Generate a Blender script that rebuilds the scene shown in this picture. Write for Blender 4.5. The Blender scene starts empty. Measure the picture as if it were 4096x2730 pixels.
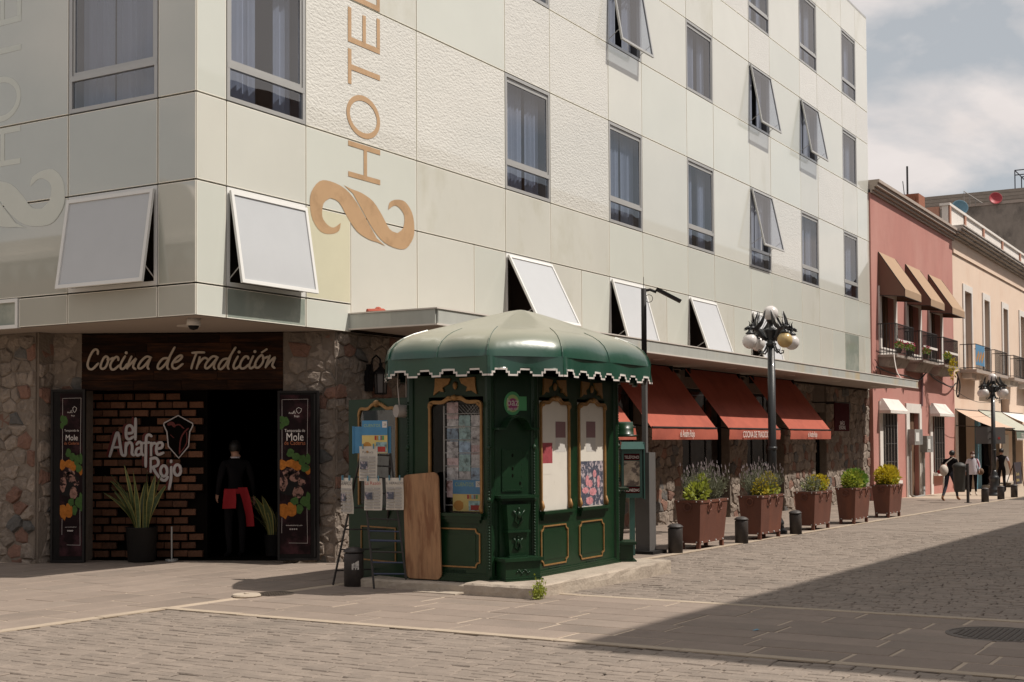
import bpy, bmesh, math, random
from mathutils import Vector, Matrix
PI = math.pi
rnd = random.Random(11)
sc = bpy.context.scene
COL = sc.collection

# ---------------------------------------------------------------- camera
def cam_axes(yaw, pitch, roll):
    f = Vector((math.cos(yaw)*math.cos(pitch), math.sin(yaw)*math.cos(pitch), math.sin(pitch)))
    r = Vector((math.sin(yaw), -math.cos(yaw), 0)); u = r.cross(f)
    return f, r*math.cos(roll)+u*math.sin(roll), -r*math.sin(roll)+u*math.cos(roll)
FW, RT, UP = cam_axes(.532334, .0305277, -.00574542)
CAM = Vector((-12.1072, -11.6824, 1.68))
cd = bpy.data.cameras.new('Camera'); cam = bpy.data.objects.new('Camera', cd); COL.objects.link(cam)
cam.matrix_world = Matrix(((RT.x, UP.x, -FW.x, CAM.x), (RT.y, UP.y, -FW.y, CAM.y), (RT.z, UP.z, -FW.z, CAM.z), (0, 0, 0, 1)))
cd.sensor_width = 36; cd.sensor_fit = 'HORIZONTAL'; cd.lens = 5278.6/4096*36; cd.shift_y = 243.0/4096
cd.clip_start = .1; cd.clip_end = 600
sc.camera = cam
def pix(p):                                   # used only to decide how far out fine paving is modelled
    q = Vector(p)-CAM; z = q.dot(FW)
    if z < .5: return (-9e9, -9e9)
    return 2048+5278.6*q.dot(RT)/z, 1608-5278.6*q.dot(UP)/z

# ---------------------------------------------------------------- sun, sky, exposure
SUN = Vector((.27, -.63, 1)).normalized()
sd = bpy.data.lights.new('Sun', 'SUN'); so = bpy.data.objects.new('Sun', sd); COL.objects.link(so)
sd.energy = 5.0; sd.angle = math.radians(.55); sd.color = (1, .925, .835)
so.rotation_euler = SUN.to_track_quat('Z', 'Y').to_euler(); so.location = (0, -20, 40)
w = bpy.data.worlds.new('World'); sc.world = w; w.use_nodes = True
nt = w.node_tree; nt.nodes.clear()
def N(t, tree=None, **k):
    n = (tree or nt).nodes.new(t)
    for a, b in k.items(): setattr(n, a, b)
    return n
sky = N('ShaderNodeTexSky', sky_type='NISHITA', sun_disc=False)
sky.sun_elevation = math.asin(SUN.z); sky.sun_rotation = math.atan2(SUN.x, SUN.y)
sky.air_density = 1.0; sky.dust_density = 2.0; sky.ozone_density = 1.0; sky.altitude = 2100
tc = N('ShaderNodeTexCoord'); sep = N('ShaderNodeSeparateXYZ'); nt.links.new(tc.outputs['Generated'], sep.inputs[0])
zz = N('ShaderNodeMath', operation='ADD'); zz.inputs[1].default_value = .28; nt.links.new(sep.outputs['Z'], zz.inputs[0])
zc = N('ShaderNodeMath', operation='MAXIMUM'); zc.inputs[1].default_value = .12; nt.links.new(zz.outputs[0], zc.inputs[0])
dx = N('ShaderNodeMath', operation='DIVIDE'); dy = N('ShaderNodeMath', operation='DIVIDE')
nt.links.new(sep.outputs['X'], dx.inputs[0]); nt.links.new(zc.outputs[0], dx.inputs[1])
nt.links.new(sep.outputs['Y'], dy.inputs[0]); nt.links.new(zc.outputs[0], dy.inputs[1])
cmb = N('ShaderNodeCombineXYZ'); nt.links.new(dx.outputs[0], cmb.inputs[0]); nt.links.new(dy.outputs[0], cmb.inputs[1])
mp = N('ShaderNodeMapping'); mp.inputs['Location'].default_value = (4.35, 1.2, 0); nt.links.new(cmb.outputs[0], mp.inputs[0])
nz = N('ShaderNodeTexNoise'); nz.inputs['Scale'].default_value = 2.1; nz.inputs['Detail'].default_value = 7; nz.inputs['Roughness'].default_value = .52
nz.inputs['Distortion'].default_value = .35; nt.links.new(mp.outputs[0], nz.inputs['Vector'])
rp = N('ShaderNodeValToRGB'); rp.color_ramp.elements[0].position = .43; rp.color_ramp.elements[1].position = .56
nt.links.new(nz.outputs['Fac'], rp.inputs[0])
nz2 = N('ShaderNodeTexNoise'); nz2.inputs['Scale'].default_value = 4.5; nz2.inputs['Detail'].default_value = 6; nt.links.new(mp.outputs[0], nz2.inputs['Vector'])
cc = N('ShaderNodeMixRGB'); cc.inputs[1].default_value = (6.6, 6.15, 5.95, 1); cc.inputs[2].default_value = (9.3, 8.6, 8.3, 1); nt.links.new(nz2.outputs['Fac'], cc.inputs[0])
skm = N('ShaderNodeMixRGB', blend_type='MULTIPLY'); skm.inputs[0].default_value = 1; skm.inputs[2].default_value = (1.0, .98, .95, 1); nt.links.new(sky.outputs[0], skm.inputs[1])
skb = N('ShaderNodeMixRGB'); skb.inputs[0].default_value = .8; skb.inputs[2].default_value = (5.3, 5.45, 5.5, 1); nt.links.new(skm.outputs[0], skb.inputs[1])
mx = N('ShaderNodeMixRGB'); nt.links.new(rp.outputs[0], mx.inputs[0]); nt.links.new(skb.outputs[0], mx.inputs[1]); nt.links.new(cc.outputs[0], mx.inputs[2])
bg = N('ShaderNodeBackground'); bg.inputs[1].default_value = .10; nt.links.new(mx.outputs[0], bg.inputs[0])
wo = N('ShaderNodeOutputWorld'); nt.links.new(bg.outputs[0], wo.inputs[0])
sc.view_settings.view_transform = 'Standard'; sc.view_settings.look = 'None'
sc.view_settings.exposure = 0.0; sc.view_settings.gamma = 1.0
sc.render.engine = 'CYCLES'
try:
    sc.cycles.max_bounces = 6; sc.cycles.transparent_max_bounces = 12; sc.cycles.diffuse_bounces = 3; sc.cycles.caustics_reflective = False; sc.cycles.caustics_refractive = False
    sc.cycles.sample_clamp_indirect = 4
except Exception: pass

# ---------------------------------------------------------------- materials
MATS = {}
def mat(name, c, r=.6, var=.12, s=3., bump=0., bs=30., metal=0., spec=.4, isl=0., coat=0., c2=None, c2s=1.5, c2a=.5, c2b=.65, st=(1, 1, 1), emit=None, det=6., dust_sheen=None, transl=0.):
    m = bpy.data.materials.new(name); m.use_nodes = True; t = m.node_tree; b = t.nodes['Principled BSDF']; L = t.links
    b.inputs['Roughness'].default_value = r; b.inputs['Metallic'].default_value = metal; b.inputs['Specular IOR Level'].default_value = spec
    b.inputs['Coat Weight'].default_value = min(1, coat); b.inputs['Coat Roughness'].default_value = .03 if coat >= 1 else .06
    if coat > 1: b.inputs['Coat IOR'].default_value = coat
    co = N('ShaderNodeTexCoord', t); oi = N('ShaderNodeObjectInfo', t); ge = N('ShaderNodeNewGeometry', t)
    sh = N('ShaderNodeVectorMath', t, operation='ADD'); ml = N('ShaderNodeMath', t, operation='MULTIPLY'); ml.inputs[1].default_value = 37.
    L.new(oi.outputs['Random'], ml.inputs[0]); L.new(co.outputs['Object'], sh.inputs[0]); L.new(ml.outputs[0], sh.inputs[1])
    mpn = N('ShaderNodeMapping', t); mpn.inputs['Scale'].default_value = st; L.new(sh.outputs[0], mpn.inputs[0])
    n1 = N('ShaderNodeTexNoise', t); n1.inputs['Scale'].default_value = s; n1.inputs['Detail'].default_value = det; n1.inputs['Roughness'].default_value = .6; L.new(mpn.outputs[0], n1.inputs['Vector'])
    def cl(k): return tuple(min(1., max(0., x*k)) for x in c[:3])+(1,)
    mixc = N('ShaderNodeMixRGB', t); mixc.inputs[1].default_value = cl(1-var*1.6); mixc.inputs[2].default_value = cl(1+var*1.6); L.new(n1.outputs['Fac'], mixc.inputs[0])
    out = mixc.outputs[0]
    if c2:
        n2 = N('ShaderNodeTexNoise', t); n2.inputs['Scale'].default_value = c2s; n2.inputs['Detail'].default_value = 8; n2.inputs['Roughness'].default_value = .65; L.new(mpn.outputs[0], n2.inputs['Vector'])
        rr = N('ShaderNodeMapRange', t); rr.inputs['From Min'].default_value = c2a; rr.inputs['From Max'].default_value = c2b; L.new(n2.outputs['Fac'], rr.inputs['Value'])
        m2 = N('ShaderNodeMixRGB', t); m2.inputs[2].default_value = tuple(c2)+(1,); L.new(rr.outputs[0], m2.inputs[0]); L.new(out, m2.inputs[1]); out = m2.outputs[0]
    if isl:
        ad = N('ShaderNodeMath', t, operation='ADD'); L.new(oi.outputs['Random'], ad.inputs[0]); L.new(ge.outputs['Random Per Island'], ad.inputs[1])
        fr = N('ShaderNodeMath', t, operation='FRACT'); L.new(ad.outputs[0], fr.inputs[0])
        mr = N('ShaderNodeMapRange', t); mr.inputs['To Min'].default_value = 1-isl; mr.inputs['To Max'].default_value = 1+isl; L.new(fr.outputs[0], mr.inputs['Value'])
        hs = N('ShaderNodeHueSaturation', t); L.new(mr.outputs[0], hs.inputs['Value']); L.new(out, hs.inputs['Color']); out = hs.outputs[0]
    if dust_sheen:  # paler colour on upward faces: dust plus painted sky sheen
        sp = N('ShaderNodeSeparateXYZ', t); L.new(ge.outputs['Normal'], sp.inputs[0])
        mr2 = N('ShaderNodeMapRange', t); mr2.inputs['From Min'].default_value = dust_sheen[3]; mr2.inputs['From Max'].default_value = dust_sheen[4]; L.new(sp.outputs['Z'], mr2.inputs['Value'])
        md = N('ShaderNodeMixRGB', t); md.inputs[2].default_value = tuple(dust_sheen[:3])+(1,); L.new(mr2.outputs[0], md.inputs[0]); L.new(out, md.inputs[1]); out = md.outputs[0]
    L.new(out, b.inputs['Base Color'])
    if bump:
        n3 = N('ShaderNodeTexNoise', t); n3.inputs['Scale'].default_value = bs; n3.inputs['Detail'].default_value = 5; L.new(mpn.outputs[0], n3.inputs['Vector'])
        bp = N('ShaderNodeBump', t); bp.inputs['Strength'].default_value = min(1, bump); bp.inputs['Distance'].default_value = .02*max(1, bump); L.new(n3.outputs['Fac'], bp.inputs['Height']); L.new(bp.outputs[0], b.inputs['Normal'])
    if transl:
        b.inputs['Subsurface Weight'].default_value = 0
        tr = N('ShaderNodeBsdfTranslucent', t); L.new(out, tr.inputs[0]); mxs = N('ShaderNodeMixShader', t); mxs.inputs[0].default_value = transl
        L.new(b.outputs[0], mxs.inputs[1]); L.new(tr.outputs[0], mxs.inputs[2]); L.new(mxs.outputs[0], t.nodes['Material Output'].inputs[0])
    if emit:
        b.inputs['Emission Color'].default_value = tuple(emit[:3])+(1,); b.inputs['Emission Strength'].default_value = emit[3]
    MATS[name] = m; return m
def glassmat(name, tint, ior=1.8, rough=.0, trans=.85):
    m = bpy.data.materials.new(name); m.use_nodes = True; t = m.node_tree; t.nodes.clear(); L = t.links
    o = N('ShaderNodeOutputMaterial', t); fr = N('ShaderNodeFresnel', t); ge = N('ShaderNodeNewGeometry', t); io = N('ShaderNodeMath', t, operation='MULTIPLY_ADD'); io.inputs[1].default_value = -(ior-1); io.inputs[2].default_value = ior
    L.new(ge.outputs['Backfacing'], io.inputs[0]); L.new(io.outputs[0], fr.inputs[0])
    tr = N('ShaderNodeBsdfTransparent', t); tr.inputs[0].default_value = tuple(x*trans for x in tint)+(1,)
    gl = N('ShaderNodeBsdfGlossy', t); gl.inputs['Roughness'].default_value = rough
    co = N('ShaderNodeTexCoord', t); nn = N('ShaderNodeTexNoise', t); nn.inputs['Scale'].default_value = .8; L.new(co.outputs['Object'], nn.inputs['Vector'])
    bp = N('ShaderNodeBump', t); bp.inputs['Strength'].default_value = .05; bp.inputs['Distance'].default_value = .05; L.new(nn.outputs['Fac'], bp.inputs['Height']); L.new(bp.outputs[0], gl.inputs['Normal'])
    mxs = N('ShaderNodeMixShader', t); L.new(fr.outputs[0], mxs.inputs[0]); L.new(tr.outputs[0], mxs.inputs[1]); L.new(gl.outputs[0], mxs.inputs[2]); L.new(mxs.outputs[0], o.inputs[0])
    MATS[name] = m; return m
def paint(name, c, r=.7): return mat(name, c, r, var=.05, s=8)

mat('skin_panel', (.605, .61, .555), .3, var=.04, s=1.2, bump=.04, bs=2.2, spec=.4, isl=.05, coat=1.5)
mat('skin_panel_shade_side', (.43, .44, .385), .3, var=.05, s=1.2, spec=.4, isl=.05, coat=2.1)  # skin glass darkened for the side facade, its shade put into the colour
mat('skin_panel_wrinkled', (.64, .63, .58), .3, var=.05, s=2, bump=.75, bs=16, spec=.5, isl=.04, coat=1.5, st=(1, 1, 1.9))
mat('skin_panel_plain', (.585, .605, .55), .3, var=.04, s=.8, spec=.4, isl=.05, coat=1.5)
mat('skin_panel_stained', (.60, .60, .54), .3, var=.06, s=1, c2=(.49, .48, .39), c2s=1.1, c2a=.52, c2b=.78, spec=.4, isl=.04, coat=1.5, st=(1, 1, .6))
mat('skin_panel_yellow', (.62, .60, .45), .3, var=.04, spec=.4, coat=1.5)
mat('skin_panel_green', (.26, .30, .26), .3, var=.08, s=2, spec=.4, coat=1.8, c2=(.36, .39, .34), c2s=2)
mat('panel_edge', (.74, .72, .64), .3, var=.04)
mat('joint_brown', (.045, .03, .02), .9, spec=.1)
mat('alu', (.42, .42, .41), .35, metal=.3, var=.05)
mat('alu_white', (.68, .68, .66), .4, var=.04)
mat('dark_gap', (.02, .016, .013), .7)
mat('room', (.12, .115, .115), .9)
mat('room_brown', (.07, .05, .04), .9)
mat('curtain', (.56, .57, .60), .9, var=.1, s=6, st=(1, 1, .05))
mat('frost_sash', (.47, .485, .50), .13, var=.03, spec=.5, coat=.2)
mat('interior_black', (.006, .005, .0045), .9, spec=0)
glassmat('window_glass', (.86, .90, .97), 2.35)
glassmat('clear_glass', (.95, .95, .95), 1.45, trans=.97)
mat('copper', (.52, .345, .20), .35, var=.06, s=4, metal=.15, c2=(.43, .28, .16), c2s=2.5)
mat('letter_white', (.60, .63, .58), .35, var=.04)
mat('fascia', (.42, .43, .40), .28, var=.10, s=5, st=(1, 1, .25), c2=(.50, .38, .20), c2s=.45, c2a=.53, c2b=.68, isl=.06, bump=.1, bs=10)
mat('fascia_trim', (.60, .55, .50), .5, var=.08)
mat('soffit', (.36, .30, .26), .8, var=.06)
mat('mortar', (.17, .138, .112), .95, var=.2, s=9, bump=.8, bs=25)
mat('stone_rubble', (.20, .163, .134), .95, var=.38, s=9, bump=2.2, bs=13, isl=.2, c2=(.29, .24, .20), c2s=4, c2a=.5, c2b=.7)
mat('stone_brick', (.19, .105, .078), .95, var=.22, s=14, bump=1., bs=40, isl=.2)
mat('stone_basalt', (.10, .095, .09), .9, var=.25, s=10, bump=.8, bs=30, isl=.2)
mat('dark_wood', (.018, .009, .006), .8, spec=.1, var=.5, s=5, st=(1, 1, 9), c2=(.055, .022, .010), c2s=1.6, c2a=.48, c2b=.68, isl=.45)
mat('sign_letter', (.43, .36, .29), .5, var=.1, s=20)
mat('screen_brick', (.115, .050, .027), .9, var=.2, s=12, isl=.35, bump=.6, bs=40)
mat('logo_white', (.44, .41, .405), .6, var=.05)
mat('logo_red', (.10, .008, .006), .6)
mat('black_metal', (.010, .009, .009), .6, var=.2, s=8, spec=.12)
mat('banner_dark', (.012, .006, .007), .6, spec=.08, var=.4, s=3, c2=(.05, .02, .024), c2s=2.5)
mat('banner_orange', (.34, .12, .022), .7, spec=.1, var=.45, s=24)
mat('banner_green', (.05, .10, .03), .7, spec=.1, var=.35, s=22)
mat('banner_meat', (.24, .135, .11), .7, spec=.1, var=.7, s=16, c2=(.02, .012, .012), c2s=11, c2a=.5, c2b=.56)
mat('banner_text', (.62, .57, .54), .7)
mat('banner_script', (.32, .09, .03), .5)
mat('red_canvas', (.40, .098, .062), .85, var=.12, s=3, bump=.15, bs=5, c2=(.26, .06, .042), c2s=1.3, c2a=.5, c2b=.8, transl=.12)
mat('canvas_text', (.66, .60, .56), .8)
mat('red_sign', (.045, .006, .008), .8, spec=.05)
mat('kiosk_green', (.0065, .027, .0105), .36, var=.16, s=5, spec=.3, coat=.06, c2=(.005, .022, .009), c2s=2.2)
mat('gold', (.27, .145, .05), .5, var=.3, s=18, metal=.25, bump=.3, bs=60)
mat('vinyl_green', (.011, .058, .037), .32, var=.10, s=2.5, spec=.6, coat=.25, bump=.22, bs=4.5, dust_sheen=(.27, .265, .20, .35, .90))  # roof top colour mixes dust with a painted-in sky reflection
mat('trim_white', (.62, .57, .53), .7, var=.1, s=15)
mat('poster_cream', (.60, .565, .50), .65, var=.05, s=4, c2=(.50, .46, .40), c2s=6, c2a=.6, c2b=.75)
mat('poster_maroon', (.21, .12, .125), .6); mat('poster_red', (.28, .05, .06), .6, var=.3, s=20); mat('poster_grey', (.50, .48, .45), .6)
mat('poster_dark', (.06, .065, .09), .4, var=.8, s=30, c2=(.42, .36, .38), c2s=18, c2a=.52, c2b=.56)
mat('poster_pink', (.52, .22, .24), .5, var=.6, s=25)
mat('mag_blue', (.24, .34, .45), .35, var=.7, s=16, c2=(.05, .05, .08), c2s=14, isl=.3); mat('mag_grey', (.42, .41, .42), .35, var=.8, s=18, c2=(.07, .06, .07), c2s=12, isl=.3)
mat('mag_pink', (.48, .36, .37), .35, var=.6, s=18, c2=(.16, .07, .06), c2s=12, isl=.3); mat('mag_teal', (.28, .43, .44), .35, var=.6, s=17, c2=(.06, .1, .1), c2s=13, isl=.3)
mat('poster_blue', (.06, .21, .38), .4, var=.15, s=6); mat('poster_yellow', (.58, .45, .16), .45, var=.12, s=5); mat('poster_orange', (.45, .21, .04), .5, var=.2)
mat('newsprint', (.58, .54, .48), .85, var=.06, s=6); mat('ink', (.07, .065, .07), .8, var=.5, s=40); mat('ink_red', (.35, .035, .03), .7); mat('ink_grey', (.33, .31, .29), .8, var=.3, s=90, st=(1, 1, 4))
mat('rack_steel', (.030, .027, .026), .5, var=.4, s=20, c2=(.09, .05, .03), c2s=9, c2a=.58, c2b=.7); mat('rack_blue', (.035, .045, .085), .5)
mat('plywood', (.30, .165, .085), .6, var=.35, s=4, st=(6, 6, .7), c2=(.19, .085, .04), c2s=2.2, c2a=.5, c2b=.62)
mat('concrete', (.37, .315, .255), .95, var=.15, s=6, bump=.5, bs=25, c2=(.26, .215, .175), c2s=2.6, c2a=.52, c2b=.7)
mat('bollard_iron', (.042, .036, .034), .55, var=.2, s=14, bump=.25, bs=50, c2=(.075, .06, .05), c2s=5, c2a=.55, c2b=.75)
mat('lamp_iron', (.024, .026, .028), .42, var=.2, s=15, coat=.15, bump=.15, bs=40)
mat('globe', (.80, .77, .75), .25, var=.02, spec=.5, transl=.25); mat('globe_yellow', (.62, .47, .23), .25, var=.04, spec=.5, transl=.25)
mat('corten', (.115, .043, .028), .62, var=.2, s=4, bump=.15, bs=30, c2=(.17, .058, .032), c2s=2.2, c2a=.5, c2b=.7, st=(1, 1, .35)); mat('soil', (.05, .035, .025), .95)
mat('leaf_lavender', (.17, .18, .115), .7, isl=.3, transl=.25); mat('leaf_yellow', (.46, .37, .025), .55, isl=.25, transl=.35); mat('leaf_green', (.13, .23, .03), .55, isl=.3, transl=.35)
mat('leaf_lime', (.28, .32, .04), .55, isl=.25, transl=.35); mat('bloom_lavender', (.20, .165, .17), .8, isl=.2); mat('twig', (.10, .07, .045), .85); mat('leaf_snake', (.095, .125, .055), .45, var=.5, s=9, st=(1, 1, 4)); mat('leaf_edge', (.36, .31, .10), .5)
mat('post_grey', (.10, .095, .092), .5, var=.1, s=6); mat('post_dark', (.016, .0145, .014), .6, spec=.2); mat('phone_teal', (.035, .10, .085), .35, coat=.2); mat('phone_photo', (.27, .22, .17), .6, var=.8, s=7, c2=(.08, .06, .05), c2s=6, c2a=.48, c2b=.54)
mat('pink_plaster', (.425, .195, .165), .92, var=.08, s=1.3, bump=.15, bs=14, c2=(.48, .25, .212), c2s=.5, c2a=.45, c2b=.75, st=(1, 1, .6)); mat('cornice_stone', (.36, .30, .26), .9, var=.15, s=5, st=(1, 1, 3))
mat('white_plaster', (.66, .62, .58), .85, var=.07, s=3, c2=(.52, .47, .43), c2s=2, c2a=.58, c2b=.75); mat('tan_canvas', (.40, .275, .18), .85, var=.05, transl=.10); mat('brown_canvas', (.15, .082, .06), .85, var=.06)
mat('iron_rail', (.020, .017, .017), .5); mat('balcony_stone', (.30, .255, .22), .9, var=.2, s=6, c2=(.16, .13, .11), c2s=3); mat('old_wood', (.13, .075, .045), .75, var=.4, s=5, st=(5, 5, .5)); mat('shutter_grey', (.24, .22, .205), .8, var=.15, s=8, st=(1, 1, .2))
mat('cream_plaster', (.70, .55, .44), .92, var=.05, s=1.2, bump=.1, bs=14, c2=(.60, .43, .32), c2s=.6, c2a=.5, c2b=.8); mat('weathered_cornice', (.42, .385, .35), .9, var=.2, s=5, c2=(.17, .15, .135), c2s=3.2, c2a=.5, c2b=.66, st=(1, 1, 2.2))
mat('salmon_plaster', (.44, .235, .17), .92, var=.1, s=2); mat('rough_concrete', (.255, .22, .19), .95, var=.22, s=2.2, c2=(.10, .088, .078), c2s=.8, c2a=.5, c2b=.68, st=(1, 1, .7)); mat('block_wall', (.25, .215, .185), .95, var=.2, s=3, isl=.1)
mat('roof_brick', (.22, .085, .05), .9, var=.25, s=9, isl=.2); mat('blue_plastic', (.12, .23, .30), .5, var=.1); mat('red_plastic', (.34, .035, .045), .5, var=.1); mat('shop_blue', (.10, .24, .32), .6, var=.12, s=4); mat('shop_awning_green', (.40, .40, .335), .85); mat('shop_awning_white', (.70, .66, .62), .85); mat('shop_awning_cream', (.52, .37, .28), .85); mat('valance_green', (.13, .16, .125), .8)
mat('meter_grey', (.25, .24, .225), .5, var=.2, s=8); mat('bin_grey', (.045, .044, .04), .6, var=.3, s=7); mat('sign_back', (.13, .12, .115), .5, var=.12); mat('chalkboard', (.03, .022, .03), .7); mat('wall_yellow', (.50, .30, .06), .8)
mat('flower_pink', (.45, .06, .10), .6, isl=.2); mat('cable', (.02, .017, .016), .6); mat('cable_white', (.55, .50, .47), .6)
mat('skin', (.36, .20, .14), .55, var=.06); mat('hair_black', (.012, .010, .009), .5, var=.3, s=30); mat('hair_brown', (.085, .032, .018), .55, var=.3, s=30); mat('cloth_black', (.010, .009, .010), .95, spec=.05); mat('cloth_denim', (.022, .024, .036), .85); mat('cloth_white', (.56, .53, .58), .85); mat('cloth_stripe', (.42, .40, .44), .85); mat('cloth_red', (.30, .012, .018), .8); mat('boot_tan', (.22, .095, .04), .7); mat('shoe_cream', (.50, .44, .36), .7); mat('bag_cream', (.52, .46, .40), .85); mat('mask', (.66, .65, .65), .8)
mat('asphalt_bed', (.055, .045, .037), .95, var=.2, s=6); mat('sett', (.212, .174, .144), .82, var=.16, s=7, isl=.09, bump=.35, bs=35, c2=(.165, .138, .115), c2s=1.1, c2a=.5, c2b=.75)
mat('slab', (.222, .177, .145), .85, var=.13, s=3.5, isl=.10, bump=.35, bs=40, c2=(.175, .145, .12), c2s=1.0, c2a=.5, c2b=.75); mat('grout', (.40, .325, .25), .95, var=.15, s=5); mat('kerb', (.36, .295, .225), .92, var=.14, s=4, bump=.3, bs=30)
mat('castiron', (.075, .06, .048), .6, var=.3, s=20, metal=.2); mat('stone_disc', (.40, .34, .27), .9)
mat('opp_white', (.60, .55, .50), .9, var=.1, s=1.5, c2=(.20, .16, .14), c2s=1.2, c2a=.6, c2b=.75); mat('opp_brown', (.17, .115, .09), .9, var=.15, s=1.5); mat('opp_grey', (.26, .24, .22), .9)
mat('paper_label', (.45, .43, .40), .6, var=.7, s=30)
mat('baz_green', (.07, .28, .11), .45); mat('baz_lime', (.30, .40, .14), .45); mat('baz_magenta', (.30, .05, .15), .45)
mat('lantern_glass', (.11, .10, .095), .15, spec=.5); mat('dome_white', (.55, .52, .48), .4); mat('plastic_grey', (.36, .32, .29), .45); mat('water', (.3, .3, .3), .2)

# ---------------------------------------------------------------- mesh helpers
class Fr:                                   # a plane to build on: s along u, z up, d outwards along n
    def __init__(s, O, u, n, zv=(0, 0, 1)): s.O = Vector(O); s.u = Vector(u).normalized(); s.n = Vector(n).normalized(); s.zv = Vector(zv).normalized()
    def P(s, a, z, d=0): return s.O+s.u*a+s.zv*z+s.n*d
    def tilt(s, z, ang): return Fr(s.O+s.zv*z, s.u, s.n*math.cos(ang)+s.zv*math.sin(ang), s.zv*math.cos(ang)-s.n*math.sin(ang))
WORLD = Fr((0, 0, 0), (1, 0, 0), (0, -1, 0))
class MB:
    def __init__(s): s.v = []; s.f = []; s.m = []
    def add(s, vs, fs, mi=0):
        b = len(s.v); s.v += [Vector(v) for v in vs]; s.f += [tuple(i+b for i in f) for f in fs]; s.m += [mi]*len(fs); return s
    def hexa(s, p, mi=0):
        p = [Vector(q) for q in p]; f = [(0, 3, 2, 1), (4, 5, 6, 7), (0, 1, 5, 4), (1, 2, 6, 5), (2, 3, 7, 6), (3, 0, 4, 7)]
        if (p[1]-p[0]).cross(p[3]-p[0]).dot(p[4]-p[0]) < 0: f = [q[::-1] for q in f]
        return s.add(p, f, mi)
    def box(s, x0, y0, z0, x1, y1, z1, mi=0): return s.hexa([(x0, y0, z0), (x1, y0, z0), (x1, y1, z0), (x0, y1, z0), (x0, y0, z1), (x1, y0, z1), (x1, y1, z1), (x0, y1, z1)], mi)
    def fbox(s, fr, a0, a1, z0, z1, d0, d1, mi=0):
        P = fr.P; return s.hexa([P(a0, z0, d1), P(a1, z0, d1), P(a1, z0, d0), P(a0, z0, d0), P(a0, z1, d1), P(a1, z1, d1), P(a1, z1, d0), P(a0, z1, d0)], mi)
    def prism(s, pts, vec, mi=0):
        n = len(pts); vec = Vector(vec); pts = [Vector(p) for p in pts]
        return s.add(pts+[p+vec for p in pts], [tuple(range(n))[::-1], tuple(range(n, 2*n))]+[(i, (i+1) % n, n+(i+1) % n, n+i) for i in range(n)], mi)
    def fprism(s, fr, pts, d0, d1, mi=0): return s.prism([fr.P(a, z, d0) for a, z in pts], fr.n*(d1-d0), mi)
    def tube(s, path, r, n=8, mi=0, caps=True):
        path = [Vector(p) for p in path]; m = len(path); rs = r if isinstance(r, (list, tuple)) else [r]*m
        vs = []; up = None
        for i, p in enumerate(path):
            t = (path[min(i+1, m-1)]-path[max(i-1, 0)])
            t = t.normalized() if t.length > 1e-9 else Vector((0, 0, 1))
            if up is None: up = t.cross(Vector((0, 0, 1)) if abs(t.z) < .9 else Vector((1, 0, 0))).normalized()
            a = (up-t*up.dot(t)); a = a.normalized() if a.length > 1e-6 else t.orthogonal().normalized(); up = a; b = t.cross(a)
            vs += [p+(a*math.cos(2*PI*k/n)+b*math.sin(2*PI*k/n))*rs[i] for k in range(n)]
        fs = [(i*n+k, i*n+(k+1) % n, (i+1)*n+(k+1) % n, (i+1)*n+k) for i in range(m-1) for k in range(n)]
        if caps: fs += [tuple(range(n))[::-1], tuple(range((m-1)*n, m*n))]
        return s.add(vs, fs, mi)
    def lathe(s, prof, n=16, c=(0, 0, 0), mi=0, tilt=None):
        c = Vector(c); vs = []
        for r, z in prof: vs += [Vector((r*math.cos(2*PI*k/n), r*math.sin(2*PI*k/n), z)) for k in range(n)]
        if tilt: vs = [tilt @ v for v in vs]
        m = len(prof); fs = [(i*n+k, i*n+(k+1) % n, (i+1)*n+(k+1) % n, (i+1)*n+k) for i in range(m-1) for k in range(n)]
        fs += [tuple(range(n))[::-1], tuple(range((m-1)*n, m*n))]
        return s.add([v+c for v in vs], fs, mi)
    def ball(s, c, r, nu=14, nv=9, mi=0, sq=(1, 1, 1)):
        c = Vector(c); pr = []; vs = []
        for j in range(nv+1):
            a = PI*(j+.001*(j == 0)-.001*(j == nv))/nv
            vs += [c+Vector((r*sq[0]*math.sin(a)*math.cos(2*PI*k/nu), r*sq[1]*math.sin(a)*math.sin(2*PI*k/nu), -r*sq[2]*math.cos(a))) for k in range(nu)]
        fs = [(i*nu+k, i*nu+(k+1) % nu, (i+1)*nu+(k+1) % nu, (i+1)*nu+k) for i in range(nv) for k in range(nu)]
        return s.add(vs, fs+[tuple(range(nu))[::-1], tuple(range(nv*nu, (nv+1)*nu))], mi)
    def ring(s, c, R, r, ax1, ax2, n=18, mi=0):
        c = Vector(c); a = Vector(ax1); b = Vector(ax2)
        return s.tube([c+(a*math.cos(2*PI*k/n)+b*math.sin(2*PI*k/n))*R for k in range(n+1)], r, 6, mi, False)
    def stroke(s, fr, pts, wd, d0, th=.012, mi=0, smooth=True, close=False):   # a pen line lying on a plane
        if smooth and len(pts) > 2: pts = catmull(pts)
        m = len(pts); L = []; R = []
        for i, (x, y) in enumerate(pts):
            x0, y0 = pts[max(i-1, 0)]; x1, y1 = pts[min(i+1, m-1)]
            tx, ty = x1-x0, y1-y0; l = math.hypot(tx, ty) or 1; nx, ny = -ty/l, tx/l; h = wd/2*(.8 if i in (0, m-1) else 1)
            L.append((x+nx*h, y+ny*h)); R.append((x-nx*h, y-ny*h))
        for i in range(m-1):
            e = i*2e-4*(wd/.03)
            s.fprism(fr, [R[i], R[i+1], L[i+1], L[i]], d0, d0+th+e, mi)
        for q in (pts[0], pts[-1]): s.fprism(fr, [(q[0]+wd*.47*math.cos(k*PI/4), q[1]+wd*.47*math.sin(k*PI/4)) for k in range(8)], d0, d0+th*.97, mi)
        return s
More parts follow.
